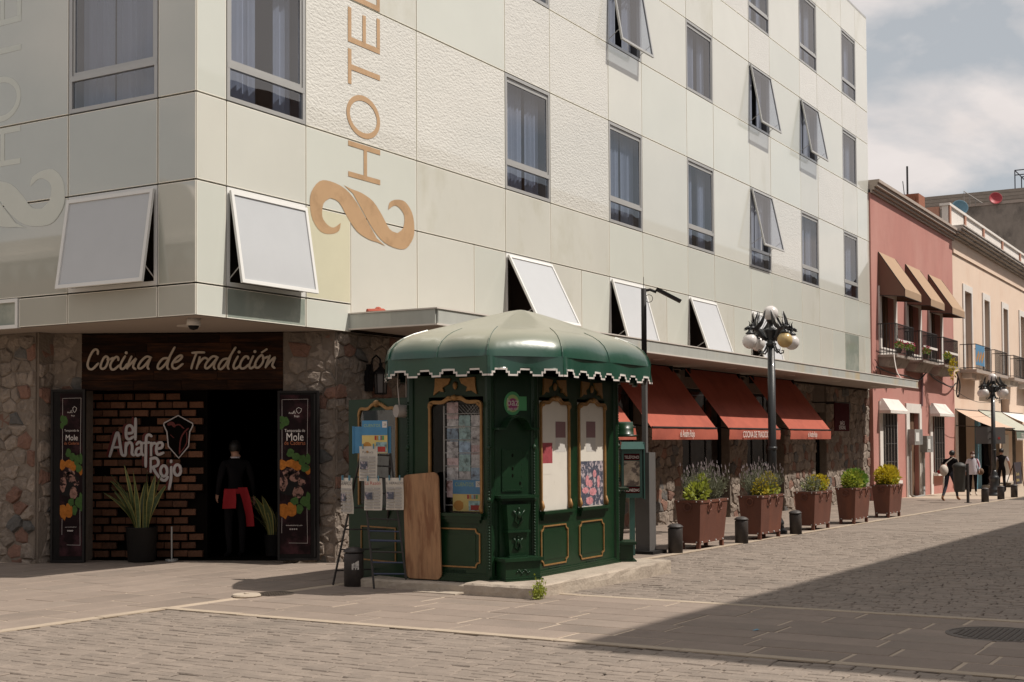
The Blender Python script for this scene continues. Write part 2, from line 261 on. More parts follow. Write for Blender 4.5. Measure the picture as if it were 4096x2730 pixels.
    def text(s, fr, a, z, d, txt, size, xs=1., align='CENTER', mi=0, th=.0):
        cu = bpy.data.curves.new('t', 'FONT'); cu.body = txt; cu.size = size; cu.align_x = align; cu.resolution_u = 3
        if th: cu.extrude = th/2
        o = bpy.data.objects.new('t', cu); COL.objects.link(o); me = bpy.data.meshes.new_from_object(o.evaluated_get(bpy.context.evaluated_depsgraph_get()))
        s.add([fr.P(a+v.co.x*xs, z+v.co.y, d+th/2+v.co.z) for v in me.vertices], [tuple(p.vertices) for p in me.polygons], mi)
        bpy.data.objects.remove(o); bpy.data.curves.remove(cu); bpy.data.meshes.remove(me); return s
    def bbox_c(s):
        return sum(s.v, Vector())/max(1, len(s.v))
def catmull(p, k=4):
    o = []
    for i in range(len(p)-1):
        a, b, c, d = p[max(i-1, 0)], p[i], p[i+1], p[min(i+2, len(p)-1)]
        for j in range(k):
            t = j/k
            o.append(tuple(.5*(2*b[q]+(c[q]-a[q])*t+(2*a[q]-5*b[q]+4*c[q]-d[q])*t*t+(3*b[q]-a[q]-3*c[q]+d[q])*t**3) for q in range(len(b))))
    o.append(tuple(p[-1])); return o
ORG = {}
def org(o): return ORG.get(o.name, Vector()) if o else Vector()
def mesh(name, mb, mats, O=Vector(), smooth=False):
    me = bpy.data.meshes.new(name); me.from_pydata([tuple(v-O) for v in mb.v], [], mb.f)
    for m in (mats if isinstance(mats, (list, tuple)) else [mats]): me.materials.append(MATS[m])
    me.polygons.foreach_set('material_index', mb.m)
    if smooth: me.polygons.foreach_set('use_smooth', [True]*len(me.polygons))
    me.update(); return me
def link(name, me, parent=None):
    o = bpy.data.objects.new(name, me); COL.objects.link(o)
    if parent: o.parent = parent; ORG[o.name] = org(parent)
    return o
def parts(name, mb, mats, parent, smooth=False):     # every loose piece becomes a part of its own
    pa = list(range(len(mb.v)))
    def fd(i):
        while pa[i] != i: pa[i] = pa[pa[i]]; i = pa[i]
        return i
    for f in mb.f:
        for i in f[1:]: pa[fd(i)] = fd(f[0])
    grp = {}
    for k, f in enumerate(mb.f): grp.setdefault(fd(f[0]), []).append(k)
    o = None
    for ks in grp.values():
        b = MB(); mp_ = {}
        for k in ks:
            for i in mb.f[k]:
                if i not in mp_: mp_[i] = len(b.v); b.v.append(mb.v[i])
            b.f.append(tuple(mp_[i] for i in mb.f[k])); b.m.append(mb.m[k])
        o = part(name, b, mats, parent, smooth)
    return o
STUFFY = {'foliage', 'flower_spike', 'flowers', 'bead_chain', 'rivet'}
def part(name, mb, mats, parent, smooth=False, label=None, kind=None):
    if name in STUFFY: kind = 'stuff'
    o = link(name, mesh(name, mb, mats, org(parent), smooth), parent)
    if label: o['label'] = label
    if kind: o['kind'] = kind
    return o
def tag(o, label, cat, group=None):
    o['label'] = label; o['category'] = cat
    if group: o['group'] = group
    return o
def thing(name, label, cat, loc=(0, 0, 0), group=None):
    o = bpy.data.objects.new(name, None); COL.objects.link(o); o.location = loc; o.empty_display_size = .2; ORG[o.name] = Vector(loc); return tag(o, label, cat, group)
def solo(name, mb, mats, label, cat, group=None, smooth=False, loc=None):
    O = Vector(loc) if loc else Vector((mb.bbox_c().x, mb.bbox_c().y, min(v.z for v in mb.v)))
    o = link(name, mesh(name, mb, mats, O, smooth)); o.location = O; ORG[o.name] = O; return tag(o, label, cat, group)
def struct(name, mb, mats, parent=None):
    o = link(name, mesh(name, mb, mats, org(parent)), parent)
    if not parent: o['kind'] = 'structure'
    return o
def copy_tree(o, loc=None, rz=0, label=None, parent=None):
    c = o.copy(); COL.objects.link(c)
    if parent: c.parent = parent
    for ch in [x for x in o.children]: copy_tree(ch, parent=c)
    if loc is not None: c.location = loc; c.rotation_euler = (0, 0, rz); ORG[c.name] = Vector(loc)
    if label: c['label'] = label
    return c
S = .0095
def gz(x): return -S*x                        # the street falls gently to the east
def cells(s0, s1, z0, z1, cw, ch, seed, jit=.42):   # irregular stone outlines filling a rectangle
    R = random.Random(seed); nx = max(1, round((s1-s0)/cw)); nz_ = max(1, round((z1-z0)/ch)); pts = []
    for j in range(-1, nz_+1):
        for i in range(-1, nx+1):
            pts.append((s0+(i+.5+(.25 if j % 2 else -.25)+R.uniform(-jit, jit)*.8)*(s1-s0)/nx, z0+(j+.5+R.uniform(-jit, jit)*.7)*(z1-z0)/nz_))
    res = []; kx = ch/cw
    for a, (x, z) in enumerate(pts):
        if not (s0 < x < s1 and z0 < z < z1): continue
        poly = [(s0, z0), (s1, z0), (s1, z1), (s0, z1)]
        for b, (x2, z2) in enumerate(pts):
            if a == b or abs(x2-x) > 3*cw or abs(z2-z) > 3*ch: continue
            mxx, mz = (x+x2)/2, (z+z2)/2; dxx, dz = (x2-x)*kx*kx, z2-z; out = []
            for i in range(len(poly)):
                p, q = poly[i], poly[(i+1) % len(poly)]
                fp = (p[0]-mxx)*dxx+(p[1]-mz)*dz; fq = (q[0]-mxx)*dxx+(q[1]-mz)*dz
                if fp <= 0: out.append(p)
                if (fp < 0) != (fq < 0) and abs(fp-fq) > 1e-12:
                    t = fp/(fp-fq); out.append((p[0]+(q[0]-p[0])*t, p[1]+(q[1]-p[1])*t))
            poly = out
            if len(poly) < 3: break
        if len(poly) >= 3: res.append(poly)
    return res
def stone_mb(mb, fr, poly, R, gap=.012, dep=.06):
    n0 = len(poly); cx = sum(p[0] for p in poly)/n0; cz = sum(p[1] for p in poly)/n0
    pl = []
    for i in range(n0):                       # subdivide long edges so outlines are uneven
        p, q = poly[i], poly[(i+1) % n0]; l = math.hypot(q[0]-p[0], q[1]-p[1]); k = 2 if l > .12 else 1
        for j in range(k): pl.append((p[0]+(q[0]-p[0])*j/k, p[1]+(q[1]-p[1])*j/k))
    n = len(pl)
    if n < 3: return
    def ringp(sh, d, jd):
        o = []
        for p in pl:
            l = math.hypot(p[0]-cx, p[1]-cz) or 1e-6; k = max(.15, (l-sh)/l); j = R.uniform(-.12, .06)*min(.1, l)
            o.append(fr.P(cx+(p[0]-cx)*k+j*(p[0]-cx)/l, cz+(p[1]-cz)*k+j*(p[1]-cz)/l, d+R.uniform(-jd, jd)))
        return o
    h = dep*R.uniform(.35, 1.25)
    v = ringp(gap, -.03, 0)+ringp(gap*1.2, h*.45, .008)+ringp(gap+.022, h, .012)+[fr.P(cx, cz, h*R.uniform(.9, 1.35))]
    f = []
    for k in range(2): f += [(k*n+i, k*n+(i+1) % n, (k+1)*n+(i+1) % n, (k+1)*n+i) for i in range(n)]
    f += [(2*n+i, 2*n+(i+1) % n, 3*n) for i in range(n)]
    mb.add(v, f)
def leafcloud(mb, c, rad, n, ln, wd, R, up=.3, shell=.35, mi=0):
    c = Vector(c)
    for _ in range(n):
        while True:
            q = Vector((R.uniform(-1, 1), R.uniform(-1, 1), R.uniform(-1, 1)))
            if shell < q.length < 1: break
        p = c+Vector((q.x*rad[0], q.y*rad[1], q.z*rad[2]))
        d = (q+Vector((R.uniform(-.6, .6), R.uniform(-.6, .6), up+R.uniform(-.3, .5)))).normalized(); sd_ = d.orthogonal().normalized(); sd_.rotate(Matrix.Rotation(R.uniform(0, 2*PI), 3, d))
        l = ln*R.uniform(.7, 1.25); wv = wd*R.uniform(.7, 1.2)
        mb.add([p, p+d*l*.5+sd_*wv, p+d*l, p+d*l*.5-sd_*wv], [(0, 1, 2, 3)], mi)
# ================================================================ the setting: street, pavements
def sheet(name, x0, y0, x1, y1, dz, m):
    b = MB(); b.add([(x0, y0, gz(x0)+dz), (x1, y0, gz(x1)+dz), (x1, y1, gz(x1)+dz), (x0, y1, gz(x0)+dz)], [(0, 1, 2, 3)])
    return struct(name, b, m)
sheet('ground', -150, -150, 260, 150, -.05, 'asphalt_bed')
sheet('road', -20, -16, 90, -1.85, -.022, 'asphalt_bed')
def seen(x, y, mrg=500):
    px, py = pix((x, y, gz(x))); return -mrg < px < 4096+mrg and 1800 < py < 2730+mrg
# stone setts: rows run across the street
R = random.Random(5); sb = MB()
def sett(x0, x1, y0, y1, top, R):
    z0 = gz((x0+x1)/2)-.03; g = R.choice((.002, .002, .003, .004, .007)); j = lambda k=.006: R.uniform(-k, k)
    xs0, xs1, ys0, ys1 = x0+g, x1-g, y0+g*1.1, y1-g*1.1
    zt = gz((x0+x1)/2)-.006+top
    tl = [R.uniform(-.003, .003) for _ in range(4)]; i = .007
    lo = [(xs0, ys0, z0), (xs1, ys0, z0), (xs1, ys1, z0), (xs0, ys1, z0)]
    md = [(xs0+j(.004), ys0+j(), zt-.007), (xs1+j(.004), ys0+j(), zt-.007), (xs1+j(.004), ys1+j(), zt-.007), (xs0+j(.004), ys1+j(), zt-.007)]
    hi = [(md[0][0]+i, md[0][1]+i, zt+tl[0]), (md[1][0]-i, md[1][1]+i, zt+tl[1]), (md[2][0]-i, md[2][1]-i, zt+tl[2]), (md[3][0]+i, md[3][1]-i, zt+tl[3])]
    f = [(8, 9, 10, 11)]
    for a in (0, 4): f += [(a+k, a+(k+1) % 4, a+4+(k+1) % 4, a+4+k) for k in range(4)]
    sb.add(lo+md+hi, f)
def sett_field(xa, xb, ya, yb):
    x = xa
    while x < xb:
        wx = R.uniform(.10, .135) if x < 14 else R.uniform(.2, .26)
        y = ya+R.uniform(0, .2)
        while y < yb:
            ly = R.uniform(.13, .27) if x < 14 else R.uniform(.4, .7)
            if seen(x, y, 350): sett(x, min(x+wx, xb), y, min(y+ly, yb), R.uniform(-.0045, .0045), R)
            y += ly
        x += wx
sett_field(-8.2, -2.42, -11.2, -1.93); sett_field(.90, 34, -13, -3.52)
o = struct('setts', sb, 'sett'); o['kind'] = 'stuff'; o['label'] = 'worn brown stone setts laid across the road'; o['category'] = 'paving'
# paving slabs
def slabs(parent, xa, xb, ya, yb, along, pitch, ln, R, lift=.0):
    a, b, c, d = (ya, yb, xa, xb) if along == 'Y' else (xa, xb, ya, yb)
    n = round((d-c)/pitch); st = (d-c)/n
    for i in range(n):
        r0 = c+i*st; r1 = r0+st; q = a-R.uniform(0, ln)
        while q < b:
            l = ln*R.uniform(.75, 1.3); q1 = min(q+l, b); q0 = max(q, a)
            if q1-q0 > .12:
                g0, g1 = R.uniform(.006, .016), R.uniform(.008, .02)
                x0, x1, y0, y1 = (r0+g0, r1-g0, q0+g1, q1-g1) if along == 'Y' else (q0+g1, q1-g1, r0+g0, r1-g0)
                if seen((x0+x1)/2, (y0+y1)/2, 250):
                    m = MB(); t = lift+R.uniform(-.0015, .0025); k = .006; zz_ = lambda x, e: gz(x)+t+e
                    m.add([(x0, y0, zz_(x0, -.03)), (x1, y0, zz_(x1, -.03)), (x1, y1, zz_(x1, -.03)), (x0, y1, zz_(x0, -.03)), (x0, y0, zz_(x0, -.004)), (x1, y0, zz_(x1, -.004)), (x1, y1, zz_(x1, -.004)), (x0, y1, zz_(x0, -.004)), (x0+k, y0+k, zz_(x0, R.uniform(-.001, .001))), (x1-k, y0+k, zz_(x1, R.uniform(-.001, .001))), (x1-k, y1-k, zz_(x1, 0)), (x0+k, y1-k, zz_(x0, 0))],
                          [(8, 9, 10, 11)]+[(u+j, u+(j+1) % 4, u+4+(j+1) % 4, u+4+j) for u in (0, 4) for j in range(4)])
                    part('paving_slab', m, 'slab', parent)
            q += l
R = random.Random(21)
cw = sheet('crosswalk', -2.42, -14, .90, -1.93, -.0045, 'grout'); slabs(cw, -2.29, .77, -13, -1.93, 'Y', .44, .95, R)
pl = sheet('corner_pavement', -12, -1.93, 3.0, 9, -.0045, 'grout'); slabs(pl, -7.5, 3.0, -1.78, 4.2, 'X', .46, .95, R)
pv = sheet('pavement', .90, -3.52, 80, .6, -.0040, 'grout'); slabs(pv, 3.0, 34, -3.37, .1, 'X', .48, 1.05, R)
slabs(pv, .90, 3.0, -3.37, -1.93, 'X', .48, .9, R)
def kerbrun(name, x0, y0, x1, y1, along):
    root = None; q, e = (x0, x1) if along == 'X' else (y0, y1)
    b = MB(); kk = sheet(name, x0, y0, x1, y1, -.003, 'grout')
    while q < e:
        l = R.uniform(.7, 1.4); q1 = min(q+l, e); m = MB(); t = .003+R.uniform(-.002, .003); g = .004
        xa, xb, ya, yb = (q+g, q1-g, y0+g, y1-g) if along == 'X' else (x0+g, x1-g, q+g, q1-g)
        if seen((xa+xb)/2, (ya+yb)/2, 250):
            v = [(x, y, gz(x)+t+dz) for dz in (-.03, 0) for x, y in ((xa, ya), (xb, ya), (xb, yb), (xa, yb))]
            m.hexa(v); part('kerb_stone', m, 'kerb', kk)
        q = q1
kerbrun('kerb', -2.42, -13, -2.29, -1.78, 'Y'); kerbrun('kerb', .77, -13, .90, -3.52, 'Y'); kerbrun('kerb', -9, -1.93, -2.42, -1.79, 'X'); kerbrun('kerb', .90, -3.52, 60, -3.38, 'X')

def manhole(x, y, r, label, rows):
    t = thing('manhole_cover', label, 'manhole', (x, y, gz(x)))
    m = MB(); m.lathe([(r*1.07, -.02), (r*1.07, .006), (r*1.0, .007), (r*1.0, .004)], 40, (x, y, gz(x))); part('rim', m, 'castiron', t)
    m = MB(); m.lathe([(r*.98, -.02), (r*.98, .0035)], 40, (x, y, gz(x)))
    n = rows
    for i in range(-n, n+1):
        for j in range(-n, n+1):
            px_, py_ = i*r/n*.93, j*r/n*.93
            if px_*px_+py_*py_ < (r*.9)**2: q = r/n*.3; m.box(x+px_-q, y+py_-q, gz(x), x+px_+q, y+py_+q, gz(x)+.009)
    part('cover', m, 'castiron', t)
manhole(-.15, -9.5, .42, 'large studded iron manhole cover in the shaded crossing', 8)
manhole(-.77, -1.92, .21, 'small round iron manhole cover in the sunlit corner paving', 5)
m = MB(); m.lathe([(.15, 0), (.16, .012), (.15, .028), (.13, .03)], 22, (-1.12, -1.83, gz(-1.1))); m.ball((-1.12, -1.83, .045), .03, 8, 5, 0, (1, 1, .4)); solo('stone_disc', m, 'stone_disc', 'pale round stone cap lying beside the small manhole', 'stone cap')
m = MB(); m.box(1.05, -4.63, gz(1.)-.01, 1.3, -4.5, gz(1.)+.02); m.box(4.35, -4.35, gz(4.3)-.01, 4.75, -4.2, gz(4.3)+.03)
m = MB(); m.box(.15, -3.72, gz(.2)-.01, .62, -3.15, gz(.2)+.012); solo('cement_patch', m, 'concrete', 'flat pale cement patch in front of the kiosk plinth', 'cement patch')
m = MB(); m.add([(-1.0, -7.6, .014), (-.93, -7.62, .016), (-.92, -7.59, .02), (-.99, -7.57, .013)], [(0, 1, 2, 3)]); solo('litter_scrap', m, 'shop_blue', 'tiny blue litter scrap lying on the shaded crossing', 'litter')

# ================================================================ the hotel
RF = Fr((0, 0, 0), (1, 0, 0), (0, -1, 0)); LF = Fr((0, 0, 0), (0, 1, 0), (-1, 0, 0))
hotel = thing('hotel_building', 'pale glass clad hotel with rough stone ground floor on the corner', 'building', (0, 0, 0))
CX = [0, .54, 2.127, 4.829, 7.535, 9.167, 11.606, 13.202, 15.624, 17.24, 19.695, 21.258, 23.754, 25.349, 27.842, 29.381, 30.718]
RZ = dict(B=3.28, R3=3.689, R2=4.985, R1=6.09, R0=8.142, m1=9.701, m2=11.323, m3=12.372, m4=14.412, T=15.457)
WC = {1, 4, 6, 8, 10, 12, 14}
R = random.Random(3)
def panel(fr, s0, s1, z0, z1, m=None):
    b = MB(); g = .011; e = .010; d = R.uniform(0, .004); P = fr.P
    a0, a1, c0, c1 = s0+g, s1-g, z0+g, z1-g
    t = [R.uniform(-.003, .003) for _ in range(4)]
    o = [P(a0, c0, d), P(a1, c0, d), P(a1, c1, d), P(a0, c1, d)]; i = [P(a0+e, c0+e, d), P(a1-e, c0+e, d), P(a1-e, c1-e, d), P(a0+e, c1-e, d)]; k = [P(a0, c0, -.05), P(a1, c0, -.05), P(a1, c1, -.05), P(a0, c1, -.05)]
    b.add(o+i+k, [(4, 5, 6, 7)], 0); b.f += [(j, (j+1) % 4, 4+(j+1) % 4, 4+j) for j in range(4)]+[(8+j, 8+(j+1) % 4, (j+1) % 4, j) for j in range(4)]+[(11, 10, 9, 8)]; b.m += [1]*8+[1]
    if not m: m = R.choice(['skin_panel', 'skin_panel', 'skin_panel_wrinkled', 'skin_panel_plain', 'skin_panel_stained'])
    return part('glass_panel', b, [m, 'panel_edge'], hotel)
def curtain_mb(fr, s0, s1, z0, z1, d, R):
    b = MB(); n = max(6, int((s1-s0)/.035)); v = []
    ph = R.uniform(0, 6)
    for i in range(n+1):
        s_ = s0+(s1-s0)*i/n; dd = d+.028*math.sin(i*1.9+ph)+R.uniform(-.008, .008); v += [fr.P(s_, z0, dd), fr.P(s_, z1, dd)]
    b.add(v, [(2*i, 2*i+2, 2*i+3, 2*i+1) for i in range(n)]); return b
def barframe(b, fr, s0, s1, z0, z1, t, d0, d1, mi=0):
    b.fbox(fr, s0, s1, z0, z0+t, d0, d1, mi); b.fbox(fr, s0, s1, z1-t, z1, d0, d1, mi); b.fbox(fr, s0, s0+t, z0+t, z1-t, d0, d1, mi); b.fbox(fr, s1-t, s1, z0+t, z1-t, d0, d1, mi); return b
def window(fr, s0, s1, z0, z1, low=0, op=0, frost=False, cur=(.42, .22)):
    f = MB(); t = .055; barframe(f, fr, s0+.01, s1-.01, z0+.01, z1-.01, t, -.07, .004)
    f.fbox(fr, s0+.02, s1-.02, z1-.10, z1-.02, -.10, -.02)
    zb = z0+low
    if low: f.fbox(fr, s0+.02, s1-.02, zb-.035, zb+.035, -.07, .006)
    wdw = part('window', f, 'alu_white' if frost else 'alu', hotel)
    r = MB(); P = fr.P; e = .04
    c = [P(s0+e, z0+e, -.06), P(s1-e, z0+e, -.06), P(s1-e, z1-e, -.06), P(s0+e, z1-e, -.06), P(s0+e, z0+e, -.85), P(s1-e, z0+e, -.85), P(s1-e, z1-e, -.85), P(s0+e, z1-e, -.85)]
    r.add(c, [(4, 5, 6, 7), (0, 1, 5, 4), (1, 2, 6, 5), (2, 3, 7, 6), (3, 0, 4, 7)]); part('room', r, 'room_brown' if frost else 'room', wdw)
    if cur and not frost:
        b = curtain_mb(fr, s0+e, s0+e+(s1-s0)*cur[0], z0+e, z1-e, -.22, R); b2 = curtain_mb(fr, s1-e-(s1-s0)*cur[1], s1-e, z0+e, z1-e, -.22, R); b.add(b2.v, b2.f); part('curtain', b, 'curtain', wdw)
    gm = 'frost_sash' if frost else 'window_glass'
    if low: p = MB(); p.fbox(fr, s0+.06, s1-.06, z0+.06, zb-.035, -.03, -.022); part('lower_pane', p, gm, wdw)
    if op:
        L = z1-.06-(zb+.02); ang = math.asin(min(.9, op/L)); ft = fr.tilt(z1-.06, ang); ft.O += fr.n*.02
        q = MB(); barframe(q, ft, s0+.03, s1-.03, -L, 0, .05, 0, .035); sh = part('sash', q, 'alu_white' if frost else 'alu', wdw)
        p = MB(); p.fbox(ft, s0+.06, s1-.06, -L+.03, -.03, .010, .018); part('pane', p, gm, wdw)
        q = MB(); q.tube([fr.P(s1-.08, zb+.1, -.03), ft.P(s1-.08, -L+.25, 0)], .008, 5); q.tube([fr.P(s0+.08, zb+.1, -.03), ft.P(s0+.08, -L+.25, 0)], .008, 5); part('stay_arm', q, 'alu', wdw)
    else:
        q = MB(); barframe(q, fr, s0+.065, s1-.065, zb+.04, z1-.11, .04, -.05, -.012); part('sash', q, 'alu_white' if frost else 'alu', wdw)
        p = MB(); p.fbox(fr, s0+.09, s1-.09, zb+.06, z1-.13, -.035, -.027); part('pane', p, gm, wdw)
    return wdw
bands = [('R2', 'R1', 0), ('R1', 'R0', 1), ('R0', 'm1', 0), ('m1', 'm2', 2), ('m2', 'm3', 0), ('m3', 'm4', 3), ('m4', 'T', 0)]
OPEN = {(1, 10): .32, (2, 6): .26, (2, 10): .28, (2, 12): .28}
for i in range(16):
    a, b_ = CX[i], CX[i+1]
    for lo, hi, kind in bands:
        if kind and i in WC: window(RF, a, b_, RZ[lo], RZ[hi], .47 if kind != 2 else 0, OPEN.get((kind, i), 0), cur=(R.uniform(.42, .56), R.uniform(.22, .38)))
        else:
            mm = None
            if lo == 'R2' : mm = R.choice(['skin_panel_stained', 'skin_panel_plain', 'skin_panel'])
            if i == 2 and lo == 'R1': mm = 'skin_panel_wrinkled'
            if i == 5 and lo == 'R1': mm = 'skin_panel_wrinkled'
            if i == 4 and lo in ('R0',): mm = 'skin_panel_wrinkled'
            panel(RF, a, b_, RZ[lo], RZ[hi], mm)
panel(RF, 0, .54, 3.28, 3.689, 'skin_panel_plain'); panel(RF, .54, 2.127, 3.28, 3.689, 'skin_panel_green'); panel(RF, 2.127, 3.14, 3.28, 3.689, 'skin_panel_plain')
panel(RF, 0, .54, 3.689, 4.985, 'skin_panel_plain'); window(RF, .54, 2.127, 3.689, 4.985, op=.2, frost=True)
panel(RF, 2.127, 3.14, 3.689, 4.985, 'skin_panel_yellow'); panel(RF, 3.14, 4.829, 3.45, 4.985, 'skin_panel'); panel(RF, 4.829, 6.5, 3.45, 4.985, 'skin_panel'); panel(RF, 6.5, 7.535, 3.45, 4.985, 'skin_panel_plain')
for i, op in ((4, .59), (6, .36), (8, .43), (10, .3), (12, 0), (14, 0)):
    a, b_ = CX[i], CX[i+1]
    if op: window(RF, a, b_, 3.60, 4.985, op=op, frost=True)
    else: panel(RF, a, b_, 3.45, 4.985, 'skin_panel_green' if i == 14 else 'skin_panel_plain')
    a2 = CX[i+2] if i+2 < 17 else None
    if a2:
        mid = (b_+a2)/2; panel(RF, b_, mid, 3.45, 4.985, 'skin_panel_stained'); panel(RF, mid, a2, 3.45, 4.985, 'skin_panel_plain')
LY = [0, .66, 2.309, 5.0, 6.65, 9.3]
for i in range(5):
    a, b_ = LY[i], LY[i+1]
    panel(LF, a, b_, 3.28, 3.689, 'skin_panel_shade_side') if i != 2 else None
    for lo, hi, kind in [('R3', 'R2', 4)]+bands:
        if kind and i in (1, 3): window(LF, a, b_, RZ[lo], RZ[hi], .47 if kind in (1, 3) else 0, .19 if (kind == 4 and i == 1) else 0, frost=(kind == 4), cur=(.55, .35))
        else: panel(LF, a, b_, RZ[lo], RZ[hi], 'skin_panel_shade_side')
panel(LF, 2.309, 3.28, 3.28, 3.689, 'skin_panel_shade_side')
b = MB(); barframe(b, LF, 3.30, 5.0, 3.28, 3.689, .05, -.05, .01); w_ = part('window', b, 'alu_white', hotel); b = MB(); b.fbox(LF, 3.35, 4.95, 3.33, 3.64, -.03, -.02); part('pane', b, 'skin_panel_green', w_)
# core of the building behind the skin, roof edge, end walls
b = MB(); b.box(.9, .9, 3.4, 30.6, 14, 15.3); part('core_wall', b, 'dark_gap', hotel)
b = MB(); b.box(.0, .0, 15.462, 30.72, .35, 15.53); b.box(0, .36, 15.462, .35, 14, 15.53); part('roof_edge', b, 'alu', hotel)
b = MB(); b.box(30.60, .06, 3.3, 30.70, 14, 15.455); b.box(.07, 9.35, 3.3, 30.5, 9.45, 15.4); part('end_wall', b, 'panel_edge', hotel)
# joint backing so that the seams read brown
b = MB()
for x in CX[:-1]: b.box(x-.02 if x else .01, .055, 3.42, x+.02 if x else .04, .07, 15.4)
for k in RZ.values():
    if k > 3.7: b.box(.02, .072, k-.02, 30.6, .085, k+.02)
b.box(.02, .088, 3.3, 30.6, .1, 3.45); part('joint_backing', b, 'joint_brown', hotel)
# lettering on the glass
def poly_mb(fr, pts, d0=.006, d1=.012, b=None):
    b = b or MB(); pts2 = pts; b.fprism(fr, pts2, d0, d1); return b
def hotel_letters(fr, m, x0, x1, mir):
    f = (lambda s_: s_) if not mir else (lambda s_: mir-s_)
    def rect(a0, a1, z0, z1): b = MB(); lo, hi = sorted((f(a0), f(a1))); b.fbox(fr, lo, hi, z0, z1, .0045, .0065); return b
    def lett(rects):
        b = MB()
        for k, r_ in enumerate(rects): q = rect(*r_); e = .0004*k; b.add([v+fr.n*e for v in q.v], q.f)
        part('letter', b, m, hotel)
    lett([(3.08, 3.86, 5.545, 5.62), (3.08, 3.86, 5.995, 6.07), (3.45, 3.53, 5.62, 5.995)])
    b = MB(); n = 40; cx_, cz_ = 3.45, 6.485
    for k in range(n):
        a0, a1 = 2*PI*k/n, 2*PI*(k+1)/n
        q = [(cx_+.41*math.cos(a), cz_+.315*math.sin(a)) for a in (a0, a1)]+[(cx_+.33*math.cos(a), cz_+.235*math.sin(a)) for a in (a1, a0)]
        b.fprism(fr, [(f(s_), z) for s_, z in q], .0045, .0065)
    part('letter', b, m, hotel)
    lett([(3.08, 3.16, 6.905, 7.42), (3.16, 3.86, 7.12, 7.20)])
    lett([(3.08, 3.86, 7.52, 7.60), (3.08, 3.16, 7.60, 8.03), (3.43, 3.51, 7.60, 8.0), (3.78, 3.86, 7.60, 8.05)])
    lett([(3.08, 3.86, 8.16, 8.24), (3.78, 3.86, 8.24, 8.65)])
    lg1 = [(2.97, 5.4), (3.15, 5.37), (3.4, 5.35), (3.68, 5.27), (3.9, 5.1), (4.1, 4.91), (4.3, 4.88), (4.45, 4.98), (4.48, 5.17), (4.36, 5.27), (4.22, 5.29), (4.06, 5.2), (4.1, 5.32), (4.28, 5.39), (4.51, 5.39), (4.69, 5.25), (4.75, 5.05), (4.72, 4.86), (4.54, 4.68), (4.3, 4.64), (3.96, 4.69), (3.68, 4.85), (3.4, 5.11), (3.19, 5.31)]
    cxm = 3.48; czm = 5.02
    for rot in (0, 1):
        p1 = [(2*cxm-s_, 2*czm-z) if rot else (s_, z) for s_, z in lg1]
        oc = catmull(p1[0:7], 3)[:-1]+catmull(p1[6:12], 3)[:-1]+catmull(p1[11:], 3)
        b = MB(); vs = [fr.P(f(s_), z, .006+.0006*rot) for s_, z in oc]; b.add(vs, [tuple(range(len(vs)))])
        part('emblem', b, m, hotel)
hotel_letters(RF, 'copper', 0, 0, None); hotel_letters(LF, 'letter_white', 0, 0, 7.12)
# canopy over the pavement
b = MB(); b.box(3.12, -1.50, 3.36, 30.53, 0, 3.53); part('canopy', b, 'soffit', hotel)
cf = Fr((0, -1.503, 0), (1, 0, 0), (0, -1, 0)); x = 3.12
while x < 30.5:
    x1 = min(x+R.uniform(1.3, 1.5), 30.55); x1 = 30.55 if 30.55-x1 < .6 else x1
    b = MB(); b.fbox(cf, x+.002, x1-.002, 3.335, 3.535, 0, .03); part('fascia_panel', b, 'fascia', hotel); x = x1
for y0, y1 in ((-1.5, -.75), (-.748, -.003)):
    b = MB(); b.box(3.09, y0, 3.335, 3.118, y1, 3.535); part('fascia_panel', b, 'fascia', hotel)
b = MB(); b.box(3.07, -1.55, 3.537, 30.57, -1.45, 3.556); b.box(3.07, -1.449, 3.537, 3.13, -.005, 3.556); b.box(3.075, -1.545, 3.31, 30.56, -1.46, 3.333); b.box(3.075, -1.459, 3.31, 3.125, -.005, 3.333); part('canopy_trim', b, 'fascia_trim', hotel)
b = MB(); b.box(3.13, -1.458, 3.335, 30.5, .3, 3.355); part('soffit', b, 'soffit', hotel)
b = MB(); b.add([(.03, .03, 3.285), (31, .11, 3.285), (31, 9, 3.285), (.03, 9, 3.285)], [(3, 2, 1, 0)]); part('soffit', b, 'soffit', hotel)
for x in (4.4, 8.4, 12.3, 16.3, 20.4, 24.4, 28.4):
    b = MB(); b.lathe([(.10, 3.325), (.13, 3.325), (.13, 3.336), (.10, 3.336)], 18, (x, -.75, 0)); b.lathe([(.10, 3.329), (.0, 3.329)], 18, (x, -.75, 0)); part('downlight', b, 'fascia_trim', hotel)
b = MB(); b.lathe([(.13, 3.272), (.16, 3.272), (.16, 3.284), (.13, 3.284)], 20, (1.05, 1.15, 0)); part('downlight', b, 'fascia_trim', hotel)
t = thing('security_camera', 'small white dome camera under the glass corner', 'camera', (.33, .36, 3.14)); b = MB(); b.lathe([(.075, 3.19), (.09, 3.20), (.085, 3.285)], 18, (.33, .36, 0)); part('housing', b, 'dome_white', t, True); b = MB(); b.lathe([(.01, 3.135), (.05, 3.148), (.068, 3.18), (.068, 3.195)], 16, (.33, .36, 0)); part('dome', b, 'black_metal', t, True)
b = MB(); b.tube([(3.2, -.25, 3.58), (3.45, -.35, 3.60), (3.7, -.25, 3.57)], .035, 8); b.ball((3.4, -.3, 3.6), .06, 8, 6); solo('red_hose', b, 'red_canvas', 'crumpled red hose lying on the canopy roof', 'hose')
